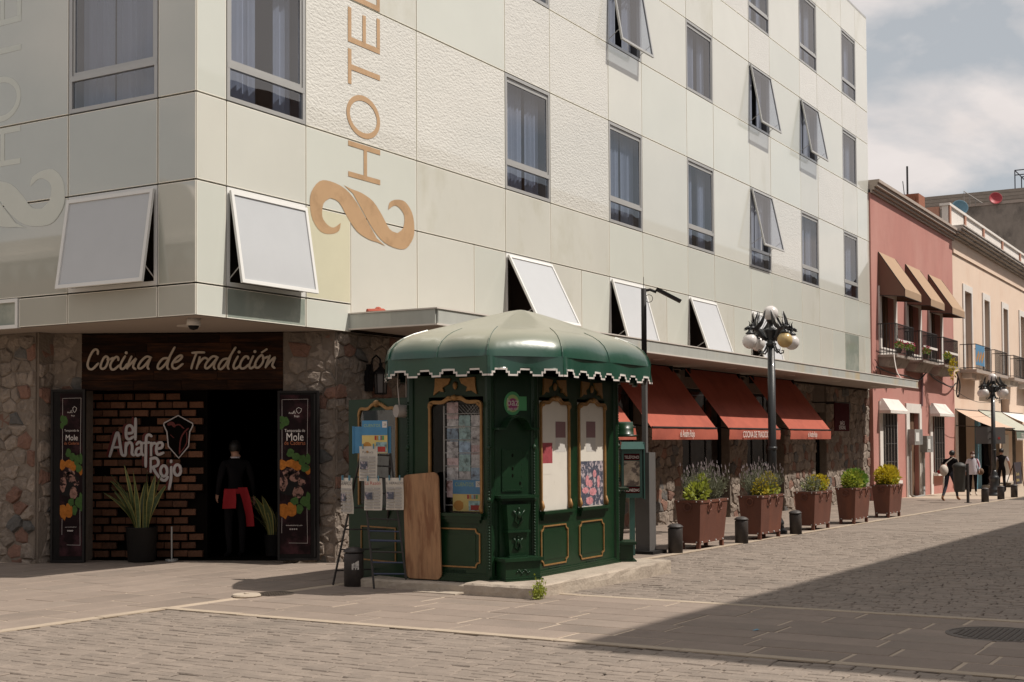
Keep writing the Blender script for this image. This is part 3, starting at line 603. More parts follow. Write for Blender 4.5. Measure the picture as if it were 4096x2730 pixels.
# ---------------------------------------------------------------- stone ground floor
P0 = Vector((.92, 3.69, 0)); P1 = Vector((2.85, .2, 0)); CU = (P1-P0).normalized(); CN = Vector((CU.y, -CU.x, 0))
CH = Fr(P0, CU, CN); RW = Fr((0, .10, 0), (1, 0, 0), (0, -1, 0)); LW = Fr((.65, 0, 0), (0, 1, 0), (-1, 0, 0))
def stonewall(fr, segs, seed, cw, ch, single, dep=.055):
    b = MB()
    for s0, s1, z0, z1 in segs: b.fbox(fr, s0, s1, z0, z1, -.45, .016)
    wl = part('stone_wall', b, 'mortar', hotel) if single else parts('stone_wall', b, 'mortar', hotel); Rr = random.Random(seed); bulk = [MB(), MB(), MB()]; nm = ['stone_rubble', 'stone_brick', 'stone_basalt']
    for k, (s0, s1, z0, z1) in enumerate(segs):
        for poly in cells(s0, s1, z0, z1, cw, ch, seed+k):
            kind = Rr.choices([0, 1, 2], [.78, .13, .09])[0]
            if single: q = MB(); stone_mb(q, fr, poly, Rr, .002, dep); part('stone', q, nm[kind], wl)
            else: stone_mb(bulk[kind], fr, poly, Rr, .002, dep)
    if not single:
        for q, n_ in zip(bulk, nm):
            if q.v: part('stones', q, n_, wl, kind='stuff')
stonewall(LW, [(3.70, 5.0, -.1, 3.28)], 40, .26, .19, True, .045)
stonewall(Fr((.66, 3.68, 0), (1, 0, 0), (0, -1, 0)), [(0, .34, -.1, 3.28)], 41, .3, .2, True, .04)
stonewall(CH, [(.0, .44, -.1, 3.28)], 44, .24, .2, True, .04)
stonewall(CH, [(3.35, 4.13, -.1, 3.28)], 48, .24, .19, True, .04)
stonewall(RW, [(2.87, 4.4, -.1, 3.28)], 52, .25, .19, True, .05)
stonewall(RW, [(4.4, 7.4, -.2, 3.28), (13.3, 15.4, -.3, 3.2), (18.3, 19.5, -.3, 3.2), (22.3, 25.05, -.35, 3.28), (26.1, 30.7, -.4, 3.28), (7.4, 13.3, -.3, .66)], 60, .32, .24, False, .045)
stonewall(LW, [(5.0, 9.3, -.1, 3.28)], 70, .5, .4, False)
b = MB(); b.fbox(RW, 7.4, 13.3, 2.9, 3.28, -.4, -.05); b.fbox(RW, 15.4, 18.3, 2.9, 3.28, -.4, -.05); b.fbox(RW, 19.5, 22.3, 2.9, 3.28, -.4, -.05); b.fbox(RW, 25.05, 26.1, 2.5, 3.28, -.4, -.02); parts('lintel', b, 'mortar', hotel)
for i in range(52): b = MB(); x = 7.42+i*.113; b.fbox(RW, x, x+.105, .66, .86, -.35, .03); part('sill_brick', b, 'stone_brick', hotel)
b = MB()                                                # window bars and dark frames in the street openings
for s0, s1, z0, z1, nb in ((7.45, 13.25, .88, 2.9, 8), (15.45, 18.25, -.15, 2.9, 3), (19.55, 22.25, -.2, 2.9, 3), (25.08, 26.07, -.25, 2.48, 6)):
    barframe(b, RW, s0, s1, z0, z1, .06, -.25, -.18)
    for k in range(1, nb): x = s0+(s1-s0)*k/nb; b.fbox(RW, x-.02, x+.02, z0+.06, z1-.06, -.23, -.20)
parts('opening_frame', b, 'black_metal', hotel)
b = MB()
for s0, s1, z0, z1 in ((7.5, 13.2, .93, 2.85), (15.5, 18.2, -.1, 2.85), (19.6, 22.2, -.15, 2.85)): b.fbox(RW, s0, s1, z0, z1, -.222, -.218)
parts('shop_glass', b, 'window_glass', hotel)
b = MB()                                                # dark rooms behind
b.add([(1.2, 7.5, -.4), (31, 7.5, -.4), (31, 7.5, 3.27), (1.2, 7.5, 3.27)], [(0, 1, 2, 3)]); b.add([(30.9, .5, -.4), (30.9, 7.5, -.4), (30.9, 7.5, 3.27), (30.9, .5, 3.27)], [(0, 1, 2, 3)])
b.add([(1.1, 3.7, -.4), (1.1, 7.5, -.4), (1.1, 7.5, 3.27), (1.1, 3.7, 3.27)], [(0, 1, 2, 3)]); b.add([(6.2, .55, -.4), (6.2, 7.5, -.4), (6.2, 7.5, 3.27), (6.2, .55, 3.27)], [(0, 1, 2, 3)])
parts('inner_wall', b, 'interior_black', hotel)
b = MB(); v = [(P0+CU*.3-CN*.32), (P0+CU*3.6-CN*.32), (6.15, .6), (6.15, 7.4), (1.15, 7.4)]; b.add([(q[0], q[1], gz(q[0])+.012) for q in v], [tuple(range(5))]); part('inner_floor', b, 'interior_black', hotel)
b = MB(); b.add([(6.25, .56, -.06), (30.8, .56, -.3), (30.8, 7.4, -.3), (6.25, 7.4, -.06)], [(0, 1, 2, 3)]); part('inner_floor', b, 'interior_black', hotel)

# ---------------------------------------------------------------- restaurant entrance
t = thing('entrance_sign', 'dark wooden plank sign lettered in cream handwriting above the restaurant entrance', 'sign', P0+CU*1.9+Vector((0, 0, 2.46)))
b = MB(); b.fbox(CH, .42, 3.37, 2.46, 3.27, -.2, .0); part('backing', b, 'dark_wood', t)
R = random.Random(8)
for i in range(6):
    z = 2.465+i*.134; s = .435
    while s < 3.35:
        s1 = min(s+R.uniform(.6, 1.3), 3.355); s1 = 3.355 if 3.355-s1 < .25 else s1
        b = MB(); b.fbox(CH, s+.003, s1-.003, z+.003, z+.131, .001, .018+R.uniform(0, .012)); part('plank', b, 'dark_wood', t); s = s1
SG = [[(213, 165), (215, 130), (195, 112), (165, 125), (130, 180), (105, 250), (100, 300), (120, 335), (160, 335), (220, 275)], [(310, 192), (280, 220), (248, 300), (262, 337), (300, 325), (330, 270), (335, 215), (310, 192)], [(325, 232), (350, 232), (390, 215)], [(450, 240), (450, 215), (425, 205), (385, 245), (360, 300), (375, 345), (410, 345), (462, 302)], [(528, 200), (490, 262), (475, 315), (490, 345), (522, 333), (552, 290)], [(602, 205), (575, 262), (552, 340)], [(555, 330), (600, 280), (655, 228), (638, 265), (622, 322), (648, 350)], [(826, 222), (775, 210), (718, 255), (682, 315), (692, 345), (732, 332), (790, 270), (822, 228)], [(822, 228), (797, 285), (787, 332), (800, 352)], [(1022, 232), (962, 240), (912, 300), (905, 345), (940, 350), (1000, 290), (1050, 200), (1098, 112)], [(1050, 200), (1022, 280), (1013, 335), (1026, 360)], [(1085, 285), (1140, 268), (1182, 225), (1165, 205), (1112, 240), (1072, 300), (1080, 345), (1122, 355), (1190, 305)], [(1300, 180), (1360, 176), (1435, 178)], [(1348, 182), (1322, 250), (1302, 310), (1290, 358)], [(1385, 232), (1372, 290), (1350, 360)], [(1362, 322), (1400, 270), (1440, 240), (1470, 252)], [(1592, 240), (1535, 226), (1472, 285), (1447, 340), (1466, 364), (1512, 332), (1588, 244)], [(1588, 244), (1555, 305), (1547, 348), (1560, 370)], [(1712, 256), (1652, 265), (1607, 325), (1606, 368), (1640, 369), (1690, 310), (1740, 220), (1795, 132)], [(1740, 220), (1718, 298), (1706, 348), (1716, 374)], [(1822, 235), (1790, 292), (1772, 345), (1786, 374), (1822, 358), (1850, 330)], [(1940, 262), (1935, 240), (1900, 240), (1862, 290), (1847, 345), (1866, 374), (1906, 364), (1947, 328)], [(1997, 235), (1970, 292), (1952, 345), (1967, 374), (2002, 358), (2025, 335)], [(2090, 222), (2050, 262), (2017, 330), (2032, 368), (2070, 358), (2110, 300), (2108, 240), (2090, 222)], [(2108, 262), (2135, 258), (2162, 245)], [(2095, 195), (2150, 160)], [(2187, 235), (2162, 300), (2138, 368)], [(2142, 360), (2190, 300), (2245, 255), (2226, 310), (2216, 350), (2240, 376)]]
def sgmap(x, y): xn = 320+x/2.87; yn = 1360+y/2.87; return .43+(xn-327)*.003626, 3.335-(yn-1318-14*(xn-327)/808)*.00359
for xa, xb in ((0, 860), (860, 1240), (1240, 2400)):
    b = MB()
    for k, st_ in enumerate(SG):
        if xa < st_[0][0] < xb: b.stroke(CH, [sgmap(*p) for p in st_], .031, .031+.0003*k, .014)
    for x, y in ((542, 160), (1835, 183), (2015, 183)):
        if xa < x < xb: q = sgmap(x, y); b.fprism(CH, [(q[0]+.022*math.cos(k*PI/5), q[1]+.022*math.sin(k*PI/5)) for k in range(10)], .031, .046)
    part('lettered_word', b, 'sign_letter', t)
# door leaves with printed banners
def banner(t, fr, s0, s1, z0, z1, d):
    W = s1-s0; Hh = z1-z0; X = lambda x: s0+(x-72)/273*W; Z = lambda y: z1-(y-45)/1445*Hh; R = random.Random(4)
    b = MB(); b.fbox(fr, s0, s1, z0, z1, d, d+.004); part('banner_print', b, 'banner_dark', t)
    def blob(cx_, cy_, rx, ry, m, dd, n=11, jj=.2):
        q = MB(); pts = [(min(s1-.004, max(s0+.004, X(cx_+rx*math.cos(2*PI*k/n)*R.uniform(1-jj, 1+jj)))), Z(cy_+ry*math.sin(2*PI*k/n)*R.uniform(1-jj, 1+jj))) for k in range(n)]; q.fprism(fr, pts, d+.004, d+.0045+dd); return q
    def multi(name, lst, m):
        for k, a in enumerate(lst): part(name, blob(*a, m, .0004*(k+1)), m, t)
    multi('flower_print', [(105, 680, 42, 45), (190, 675, 60, 38), (235, 700, 40, 35), (325, 735, 22, 40), (115, 1095, 48, 75), (185, 1085, 50, 68)], 'banner_orange')
    multi('plate_print', [(190, 860, 120, 105)], 'black_metal')
    multi('food_print', [(180, 760, 65, 55), (215, 800, 45, 35), (110, 850, 38, 70), (270, 840, 36, 30), (240, 930, 48, 50)], 'banner_meat')
    multi('leaf_print', [(105, 270, 34, 32), (135, 290, 26, 40), (95, 330, 26, 28), (175, 575, 32, 38), (225, 610, 35, 35), (275, 640, 36, 50), (325, 625, 24, 45), (300, 710, 36, 34), (210, 1010, 34, 36), (300, 1010, 44, 45), (325, 970, 22, 40), (250, 1080, 30, 45), (330, 1060, 18, 30)], 'banner_green')
    q = MB(); dd = d+.0046
    q.text(fr, X(205), Z(205), dd, 'el', .042*W/.47); q.text(fr, X(190), Z(218), dd, 'Anafre', .042*W/.47, .95); q.text(fr, X(228), Z(248), dd, 'Rojo', .042*W/.47, .95)
    q.stroke(fr, [(X(x_), Z(y_)) for x_, y_ in ((245, 160), (270, 175), (262, 200), (245, 215), (228, 198), (224, 175), (245, 160))], .006, dd-.0003, .001, 0, False)
    q.text(fr, X(212), Z(383), dd, 'Temporada de', .062*W/.47, .82); q.text(fr, X(212), Z(462), dd, 'Mole', .165*W/.47, .78); q.text(fr, X(205), Z(1235), dd, 'www.elanafrerojo.com', .026*W/.47)
    for k in range(4): q.stroke(fr, [(X(172+18*k)+.008*math.cos(a*PI/4), Z(1265)+.008*math.sin(a*PI/4)) for a in range(9)], .005, dd-.0004, .001, 0, False)
    part('printed_text', q, 'banner_text', t)
    q = MB(); q.text(fr, X(212), Z(500), dd+.0006, 'de Caderas', .085*W/.47, .8); part('printed_script', q, 'banner_script', t)
    q = MB(); L_ = [(255, 590), (318, 590)]
    for a in (((103, 88), (103, 640)), ((103, 88), (325, 85)), ((322, 88), (316, 590)), ((102, 1160), (100, 1300)), ((160, 1390), (318, 1393)), ((318, 1393), (314, 1060))): q.stroke(fr, [(X(x_), Z(y_)) for x_, y_ in a], .004, d+.0041, .0002, 0, False)
    part('printed_line', q, 'banner_text', t)
def door_leaf(label, fr, s0, s1, ban, z0, z1):
    t = thing('door_leaf', label, 'door', fr.P((s0+s1)/2, z0, 0)); b = MB(); b.fbox(fr, s0, s1, z0, z1, .0, .05); part('panel', b, 'black_metal', t)
    b = MB(); barframe(b, fr, s0, s1, z0, z1, .03, .051, .066); b.fbox(fr, s1-.07, s1-.05, z0+.05, z1-.05, .051, .075) if ban[1] < s1-.06 else None; part('frame', b, 'post_dark', t)
    banner(t, fr, ban[0], ban[1], z0+.09, z1-.06, .052)
lf = Fr(P0+CU*.10+CN*.09, CU*.93+CN*.0+Vector((0, 0, 0)), CN)
door_leaf('black door leaf with food banner beside the rubble pier and plant', lf, -.06, .43, (.07, .40), 0.0, 2.47)
rf_ = Fr(P0+CU*3.31+CN*.09, CU, CN); door_leaf('black door leaf with food banner beside the newspaper rack', rf_, -.01, .58, (.0, .46), .02, 2.43)
# brick screen with the restaurant's name
SCR = Fr(P0-CN*.6, CU, CN)
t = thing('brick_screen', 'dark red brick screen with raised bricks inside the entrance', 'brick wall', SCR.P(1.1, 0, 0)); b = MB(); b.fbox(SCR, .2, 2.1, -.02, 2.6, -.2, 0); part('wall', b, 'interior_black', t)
R = random.Random(9); bm0 = MB(); bm0.fbox(Fr((0, 0, 0), CU, CN), 0, .205, 0, .088, 0, .07); me_ = mesh('brick', bm0, 'screen_brick')
for j in range(20):
    for i in range(8):
        s = .22+i*.232+(.116 if j % 2 else 0); z = .02+j*.122
        if s+.205 > 2.1 or R.random() < .06: continue
        o = link('brick', me_, t); o.location = SCR.P(s, z, .03 if (i+j//2) % 2 else -.025)-org(t)
lg = thing('logo_lettering', 'grey restaurant name lettering on the brick screen', 'sign', SCR.P(1.2, 1.0, .1))
LG = [[(405, 410), (500, 400), (515, 330), (470, 275), (410, 300), (395, 400), (410, 490), (460, 510), (520, 470)], [(560, 158), (559, 340), (558, 512)], [(115, 805), (175, 600), (232, 410), (265, 430), (295, 600), (325, 770), (380, 795)], [(175, 652), (300, 650)], [(395, 580), (392, 680), (390, 780)], [(395, 640), (440, 572), (488, 580), (505, 650), (500, 755), (530, 790)], [(580, 600), (620, 562), (663, 590), (665, 740), (690, 788)], [(660, 660), (592, 680), (567, 740), (590, 792), (650, 770)], [(835, 460), (792, 436), (752, 470), (742, 600), (740, 800), (740, 985)], [(692, 580), (790, 570)], [(830, 580), (830, 790)], [(830, 640), (868, 585), (910, 590)], [(930, 680), (1010, 662), (1030, 600), (990, 572), (942, 600), (922, 700), (952, 780), (1040, 752)], [(825, 850), (825, 1075)], [(825, 850), (915, 842), (958, 900), (940, 968), (855, 1000)], [(865, 1000), (905, 1080), (1000, 1200), (1075, 1228), (1120, 1172)], [(1055+58*math.cos(a*PI/6), 1065+92*math.sin(a*PI/6)) for a in range(13)], [(1180, 1000), (1176, 1200), (1145, 1375)], [(1178, 890), (1178, 910)], [(1290+58*math.cos(a*PI/6), 1050+92*math.sin(a*PI/6)) for a in range(13)]]
def lgmap(x, y): xn = 420+x/4.355; yn = 1640+y/4.355; return .67+(xn-442)*.003735, 1.49-(yn-1829)*.0037
for ia, ib in ((0, 2), (2, 13), (13, 20)):
    b = MB(); b2 = MB()
    for k, st_ in enumerate(LG):
        if ia <= k < ib: p = [lgmap(*q) for q in st_]; b.stroke(SCR, p, .041, .125+.0003*k, .012); b2.stroke(SCR, [(x-.05, y+.012) for x, y in p], .034, .104+.0002*k, .004)
    part('lettered_word', b, 'logo_white', lg); part('letter_backglow', b2, 'logo_red', lg)  # red backlight behind the letters, painted as offset dark red strokes
SHD = [(1295, 105), (1545, 245), (1550, 280), (1495, 390), (1475, 640), (1305, 845), (1125, 640), (1100, 390), (1045, 270), (1050, 235)]
b = MB(); b.fprism(SCR, [lgmap(*q) for q in SHD], .104, .12); part('shield', b, 'interior_black', lg)
b = MB(); b.stroke(SCR, [lgmap(*q) for q in SHD+SHD[:1]], .017, .1205, .008, 0, False); part('shield_outline', b, 'logo_white', lg)
b = MB()
for k, (p, w_) in enumerate((([(1130, 255), (1185, 240), (1225, 285)], .05), ([(1230, 285), (1310, 265), (1390, 330)], .018), ([(1470, 330), (1390, 410), (1335, 540), (1318, 770)], .022), ([(1440, 400), (1445, 560), (1390, 680), (1330, 750)], .016), ([(1160, 440), (1215, 490)], .012))): b.stroke(SCR, [lgmap(*q) for q in p], w_, .1205+.0005*k, .004)
part('emblem', b, 'logo_red', lg)
# snake plants
def snake_plant(name, label, c, n, h, pot, R, spread=1.):
    t = thing(name, label, 'plant', c); c = Vector(c)
    b = MB(); b.lathe([(.17*pot, 0), (.185*pot, .02), (.215*pot, .47*pot), (.225*pot, .48*pot), (.19*pot, .44*pot)], 22, c); part('pot', b, 'post_dark', t, True)
    for k in range(n):
        a = R.uniform(0, 2*PI); ln = h*R.uniform(.55, 1.1); lean = R.uniform(.1, 1.0)*spread; w0 = R.uniform(.036, .056); p = c+Vector((.09*math.cos(a), .09*math.sin(a), .42*pot)); dirh = Vector((math.cos(a), math.sin(a), 0)); side = Vector((-dirh.y, dirh.x, 0)); tw = R.uniform(-1, 1)
        L, M_, Rr = [], [], []
        for i in range(9):
            q = i/8; pos = p+dirh*(lean*ln*q**1.6*.75)+Vector((0, 0, ln*q*(1-.28*lean*q))); sd_ = side.copy(); sd_.rotate(Matrix.Rotation(tw*q*1.2, 3, 'Z')); ww = w0*(.55+1.3*q if q < .5 else 1.2*(1-q)**.7*1.6)
            L.append(pos-sd_*ww); Rr.append(pos+sd_*ww); M_.append(pos-dirh*.012)
        b = MB(); v = []
        for i in range(9): v += [L[i], L[i]+(Rr[i]-L[i])*.14, M_[i], L[i]+(Rr[i]-L[i])*.86, Rr[i]]
        b.v = [Vector(x) for x in v]
        for i in range(8):
            for j in range(4): b.f.append((i*5+j, i*5+j+1, (i+1)*5+j+1, (i+1)*5+j)); b.m.append(1 if j in (0, 3) else 0)
        part('leaf', b, ['leaf_snake', 'leaf_edge'], t, True)
R = random.Random(14); q = CH.P(1.27, 0, -.12); snake_plant('snake_plant', 'tall snake plant in a black pot below the restaurant logo', (q.x, q.y, gz(q.x)+.0), 18, 1.05, 1.05, R)
q = CH.P(2.98, 0, -1.15); snake_plant('snake_plant', 'small dark snake plant behind the door leaf with banner', (q.x, q.y, gz(q.x)), 9, .8, .7, R, 1.6)
b = MB(); q = CH.P(1.67, 0, -.25); b.tube([(q.x, q.y, gz(q.x)), (q.x, q.y, .48)], .012, 8); b.tube([(q.x, q.y, gz(q.x)+.0), (q.x, q.y, gz(q.x)+.03)], .09, 14); solo('rope_stand', b, 'alu', 'thin metal stand beside the snake plant pot', 'stand')
# lanterns
def lantern(label, fr, s, z):
    t = thing('wall_lantern', label, 'lantern', fr.P(s, z-.55, .05), 'black wall lanterns on the stone piers'); P = fr.P
    b = MB(); b.fprism(fr, [(s-.06, z-.42), (s+.06, z-.42), (s+.075, z-.2), (s+.05, z-.02), (s-.05, z-.02), (s-.075, z-.2)], .03, .10); part('back_plate', b, 'black_metal', t)
    b = MB(); b.tube([P(s, z-.1, .1), P(s, z+.06, .13), P(s, z+.11, .2), P(s, z+.05, .27), P(s, z-.08, .28)], .014, 8); part('arm', b, 'black_metal', t, True)
    c = P(s, 0, .28)
    b = MB(); b.lathe([(.02, z-.05), (.05, z-.09), (.115, z-.15), (.12, z-.17)], 6, (c.x, c.y, 0)); b.lathe([(.085, z-.47), (.095, z-.455), (.07, z-.44)], 6, (c.x, c.y, 0)); b.ball((c.x, c.y, z-.03), .03, 8, 6)
    for k in range(6): a = k*PI/3; b.tube([(c.x+.1*math.cos(a), c.y+.1*math.sin(a), z-.16), (c.x+.085*math.cos(a), c.y+.085*math.sin(a), z-.46)], .008, 5)
    part('cage', b, 'black_metal', t); b = MB(); b.lathe([(.080, z-.45), (.094, z-.17)], 6, (c.x, c.y, 0)); part('glass', b, 'lantern_glass', t)
lantern('black wall lantern on the stone pier next to the kiosk', RW, 3.62, 2.86)
lantern('black wall lantern on the rubble pier beyond the banner door', LW, 4.62, 2.90)
# red awnings
for k, (x0, txt) in enumerate(((7.1, 'COCINA DE TRADICIÓN'), (11.2, 'el Anafre Rojo'), (15.29, 'COCINA DE TRADICIÓN'), (19.38, 'el Anafre Rojo'))):
    lab = ['red canvas awning lettered with the tradition slogan beside the kiosk', 'red canvas awning with restaurant name behind the lavender planter', 'red canvas awning lettered with the tradition slogan behind the street lamp', 'red canvas awning with restaurant name beside the narrow stone doorway'][k]
    x1 = x0+3.34; t = thing('awning', lab, 'awning', (x0+1.7, .05, 1.7), 'red restaurant awnings along the stone wall'); Rr = random.Random(k)
    b = MB(); n = 14; v = []; mrow = 7
    for j in range(mrow+1):
        f_ = j/mrow
        for i in range(n+1): xx = x0+(x1-x0)*i/n; v.append((xx, -.04-1.04*f_, 3.30-1.36*f_-.035*math.sin(PI*f_)*(1-.6*abs(2*i/n-1))+Rr.uniform(-.004, .004)))
    b.add(v, [(j*(n+1)+i, (j+1)*(n+1)+i, (j+1)*(n+1)+i+1, j*(n+1)+i+1) for j in range(mrow) for i in range(n)]); part('canvas', b, 'red_canvas', t, True)
    b = MB(); v = []
    for i in range(n+1):
        xx = x0+(x1-x0)*i/n; yy = -1.086+.012*math.sin(i*2.1+k); v += [(xx, -1.086, 1.945), (xx, yy-.01, 1.83), (xx, yy+Rr.uniform(-.015, .015), 1.71)]
    b.add(v, [(3*i+j, 3*i+j+1, 3*i+j+4, 3*i+j+3) for i in range(n) for j in range(2)]); part('valance', b, 'red_canvas', t, True)
    vf = Fr((0, -1.112, 0), (1, 0, 0), (0, -1, 0)); b = MB()
    if k % 2 == 0: b.text(vf, (x0+x1)/2, 1.755, .004, txt, .205, .80, th=.002)
    else: b.text(vf, (x0+x1)/2, 1.765, .004, txt, .205, .62, th=.002)
    part('lettering', b, 'canvas_text', t)
    b = MB(); b.tube([(x0, .04, 3.3), (x1, .04, 3.3)], .03, 8); b.tube([(x0+.01, -1.079, 1.95), (x1-.01, -1.079, 1.95)], .022, 8); part('roller', b, 'post_dark', t)
    for xx in (x0+.12, x1-.12): b = MB(); b.tube([(xx, .05, 2.1), (xx, -1.05, 1.95)], .018, 6); b.box(xx-.03, .0, 3.12, xx+.03, -.12, 3.32); part('arm', b, 'black_metal', t)
    b = MB(); b.tube([(x1-.06, -.05, 3.28), (x1-.06, -.06, 3.02)], .006, 5); b.ring((x1-.06, -.06, 2.98), .035, .007, (1, 0, 0), (0, 0, 1), 12); part('crank_hook', b, 'alu', t)
t = thing('hanging_sign', 'dark red banner sign for the baths hanging by the stone doorway', 'sign', (24.6, -.2, 1.95)); sf = Fr((24.15, -.35, 0), (.55, -.83, 0), (-.83, -.55, 0))
sf = Fr((24.55, -.62, 0), (1, 0, 0), (0, -1, 0)); b = MB(); b.fbox(sf, .1, 1.5, 1.94, 2.75, -.03, 0); part('panel', b, 'red_sign', t); b = MB(); b.text(sf, .8, 2.12, .003, 'BAÑOS', .15, .9); b.text(sf, .8, 1.99, .003, 'SEÑORIAL', .16, .9); part('lettering', b, 'canvas_text', t)
b = MB(); b.tube([(24.7, -.62, 2.76), (24.7, .05, 2.76)], .02, 6); b.tube([(26.0, -.62, 2.76), (26.0, .05, 2.76)], .02, 6); b.tube([(24.6, -.62, 2.76), (26.1, -.62, 2.76)], .02, 6); part('bracket', b, 'black_metal', t)
# ================================================================ the news kiosk
KX, KY = 2.0, -3.51
kiosk = thing('news_kiosk', 'dark green octagonal newspaper kiosk with gold trim and vinyl roof', 'kiosk', (KX, KY, gz(2.2)))
KB = [(.55, -3.93), (1.08, -4.20), (3.22, -4.20), (3.67, -3.93), (3.67, -2.85), (3.22, -2.58), (1.08, -2.58), (.55, -2.85)]
def kface(i, off=0.):
    a = Vector(KB[i]+(0,)); c = Vector(KB[(i+1) % 8]+(0,)); u = (c-a).normalized(); n = Vector((u.y, -u.x, 0)); return Fr(a+n*off+Vector((0, 0, gz(2.2))), u, n), (c-a).length
# faces: 0 phone chamfer, 1 front, 2 right chamfer, 3 right, 4, 5 back, 6 opening, 7 left
plinth = thing('kiosk_plinth', 'cracked pale concrete plinth under the green kiosk', 'plinth', (2.2, -3.5, gz(2.2)))
def rough_block(x0, y0, x1, y1, z1, R, n=12):
    b = MB(); zb = -.12
    pts = []
    for (xa, ya), (xb, yb) in (((x0, y0), (x1, y0)), ((x1, y0), (x1, y1)), ((x1, y1), (x0, y1)), ((x0, y1), (x0, y0))):
        for k in range(n): pts.append((xa+(xb-xa)*k/n+R.uniform(-.012, .012), ya+(yb-ya)*k/n+R.uniform(-.012, .012)))
    N_ = len(pts); cx_, cy_ = (x0+x1)/2, (y0+y1)/2; v = []
    for sc_, z, j in ((0, zb, 0), (0, z1*.45+gz(cx_), .006), (-.006, z1-.02+gz(cx_), .006), (-.03, z1+gz(cx_), .003)):
        for x, y in pts:
            l = math.hypot(x-cx_, y-cy_); v.append((x+(x-cx_)/l*sc_+R.uniform(-j, j), y+(y-cy_)/l*sc_+R.uniform(-j, j), z+R.uniform(-j, j)))
    b.add(v, [(k*N_+i, k*N_+(i+1) % N_, (k+1)*N_+(i+1) % N_, (k+1)*N_+i) for k in range(3) for i in range(N_)]+[tuple(range(3*N_, 4*N_))]); return b
R = random.Random(31)
part('front_block', rough_block(.18, -4.68, 3.85, -3.82, .15, R), 'concrete', plinth); part('rear_block', rough_block(.36, -3.80, 3.8, -2.25, .115, R), 'concrete', plinth)
# body: lower wall ring and pilasters
def ringwall(i, z0, z1, d0, d1, m, name):
    f, L = kface(i); b = MB(); b.fbox(f, 0, L, z0, z1, d0, d1); return part(name, b, m, kiosk)
for i in (0, 1, 2, 3, 4, 5, 7):
    f, L = kface(i); b = MB(); b.fbox(f, 0, L, .13, .88, -.05, 0)
    b.fbox(f, 0, L, 2.22, 2.55, -.05, 0); parts('wall_panel', b, 'kiosk_green', kiosk)
    b = MB(); b.fbox(f, -.02, L+.02, .13, .17, 0, .055); b.fbox(f, -.02, L+.02, .17, .195, 0, .04); b.fbox(f, -.01, L+.01, .195, .215, 0, .025); part('base_moulding', b, 'kiosk_green', kiosk)
for i in range(8):
    x, y = KB[i]; b = MB(); d = Vector((x-KX, y-KY, 0)).normalized(); c = Vector((x, y, 0))-d*.02
    b.tube([(c.x, c.y, .13+gz(2.2)), (c.x, c.y, 2.55)], .055, 8); p = part('pilaster', b, 'kiosk_green', kiosk)
    b = MB(); q = c+d*.058
    for k in range(58): b.ball((q.x, q.y, .26+k*.033), .0135, 6, 4)
    for z in (1.03, 1.62): b.ball((q.x, q.y, z), .03, 8, 6)
    part('bead_chain', b, 'kiosk_green', p, True)
b = MB(); b.prism([(x, y, 2.45) for x, y in KB], (0, 0, .1)); b.prism([(x+(KX-x)*.03, y+(KY-y)*.03, .11) for x, y in KB], (0, 0, .03)); parts('floor_and_ceiling', b, 'kiosk_green', kiosk)
b = MB(); b.box(1.72, -3.4, .14, 1.82, -2.7, 2.44); b.box(.92, -3.88, .14, 3.3, -3.82, .9); parts('inner_partition', b, 'interior_black', kiosk)
def gold_panel(f, s0, s1, z0, z1):          # rectangle with scooped corners
    b = MB(); r = .055; pts = []
    for cx_, cz_, a0 in ((s0, z0, 90), (s1, z0, 180), (s1, z1, 270), (s0, z1, 0)):
        pts += [(cx_+r*math.cos(math.radians(a0-k*30)), cz_+r*math.sin(math.radians(a0-k*30))) for k in range(4)]
    for k in range(len(pts)): p, q = pts[k], pts[(k+1) % len(pts)]; b.stroke(f, [p, q], .020, .0+.0001*k, .014, 0, False)
    part('gold_panel_frame', b, 'gold', kiosk)
    b = MB(); b.fbox(f, s0+.06, s1-.06, z0+.06, z1-.06, 0, .006); part('raised_panel', b, 'kiosk_green', kiosk)
    b = MB()
    for k in range(14):
        for j in range(3): b.ball(f.P((s0+s1)/2-.13+k*.02, z0-.075+j*.016, .003), .008, 5, 3)
    part('rosette_strip', b, 'kiosk_green', kiosk, True)
def gold_window(f, s0, s1, z0, z1, win='window'):
    c = (s0+s1)/2; w_ = s1-s0; top = [(s0, z1-.09), (s0+.01, z1-.045), (s0+.06, z1-.03), (s0+w_*.25, z1-.03), (s0+w_*.36, z1+.005), (c, z1+.012), (s1-w_*.36, z1+.005), (s1-w_*.25, z1-.03), (s1-.06, z1-.03), (s1-.01, z1-.045), (s1, z1-.09)]
    b = MB(); b.stroke(f, [(s0, z0+.02), (s0, z0+.5), (s0, z1-.09)], .030, 0, .026, 0, False); b.stroke(f, [(s1, z0+.02), (s1, z0+.5), (s1, z1-.09)], .030, 0, .026, 0, False); b.stroke(f, top, .040, .001, .028)
    wn = part(win, b, 'gold', kiosk)
    b = MB(); b.ball(f.P(c, z1+.02, .03), .045, 10, 7, 0, (1, 1, .8))
    for sx in (-1, 1):
        b.tube([f.P(c+sx*.03, z1+.02, .03), f.P(c+sx*.09, z1+.028, .028), f.P(c+sx*.14, z1, .024)], [.022, .016, .008], 7)
        b.ball(f.P(c+sx*(w_/2-.03), z1-.055, .03), .024, 8, 6); b.tube([f.P(c+sx*w_/2, z0+.12, .024), f.P(c+sx*w_/2, z0+.05, .034), f.P(c+sx*(w_/2+.012), z0+.0, .03)], [.014, .026, .016], 8)
    part('carved_crest', b, 'gold', wn, True)
    b = MB(); b.fbox(f, s0-.03, s1+.03, z0-.035, z0, 0, .075); b.fbox(f, s0-.01, s1+.01, z0-.075, z0-.035, 0, .05); b.fbox(f, s0+.02, s1-.02, z0-.11, z0-.075, 0, .028); part('sill', b, 'kiosk_green', wn)
    return wn
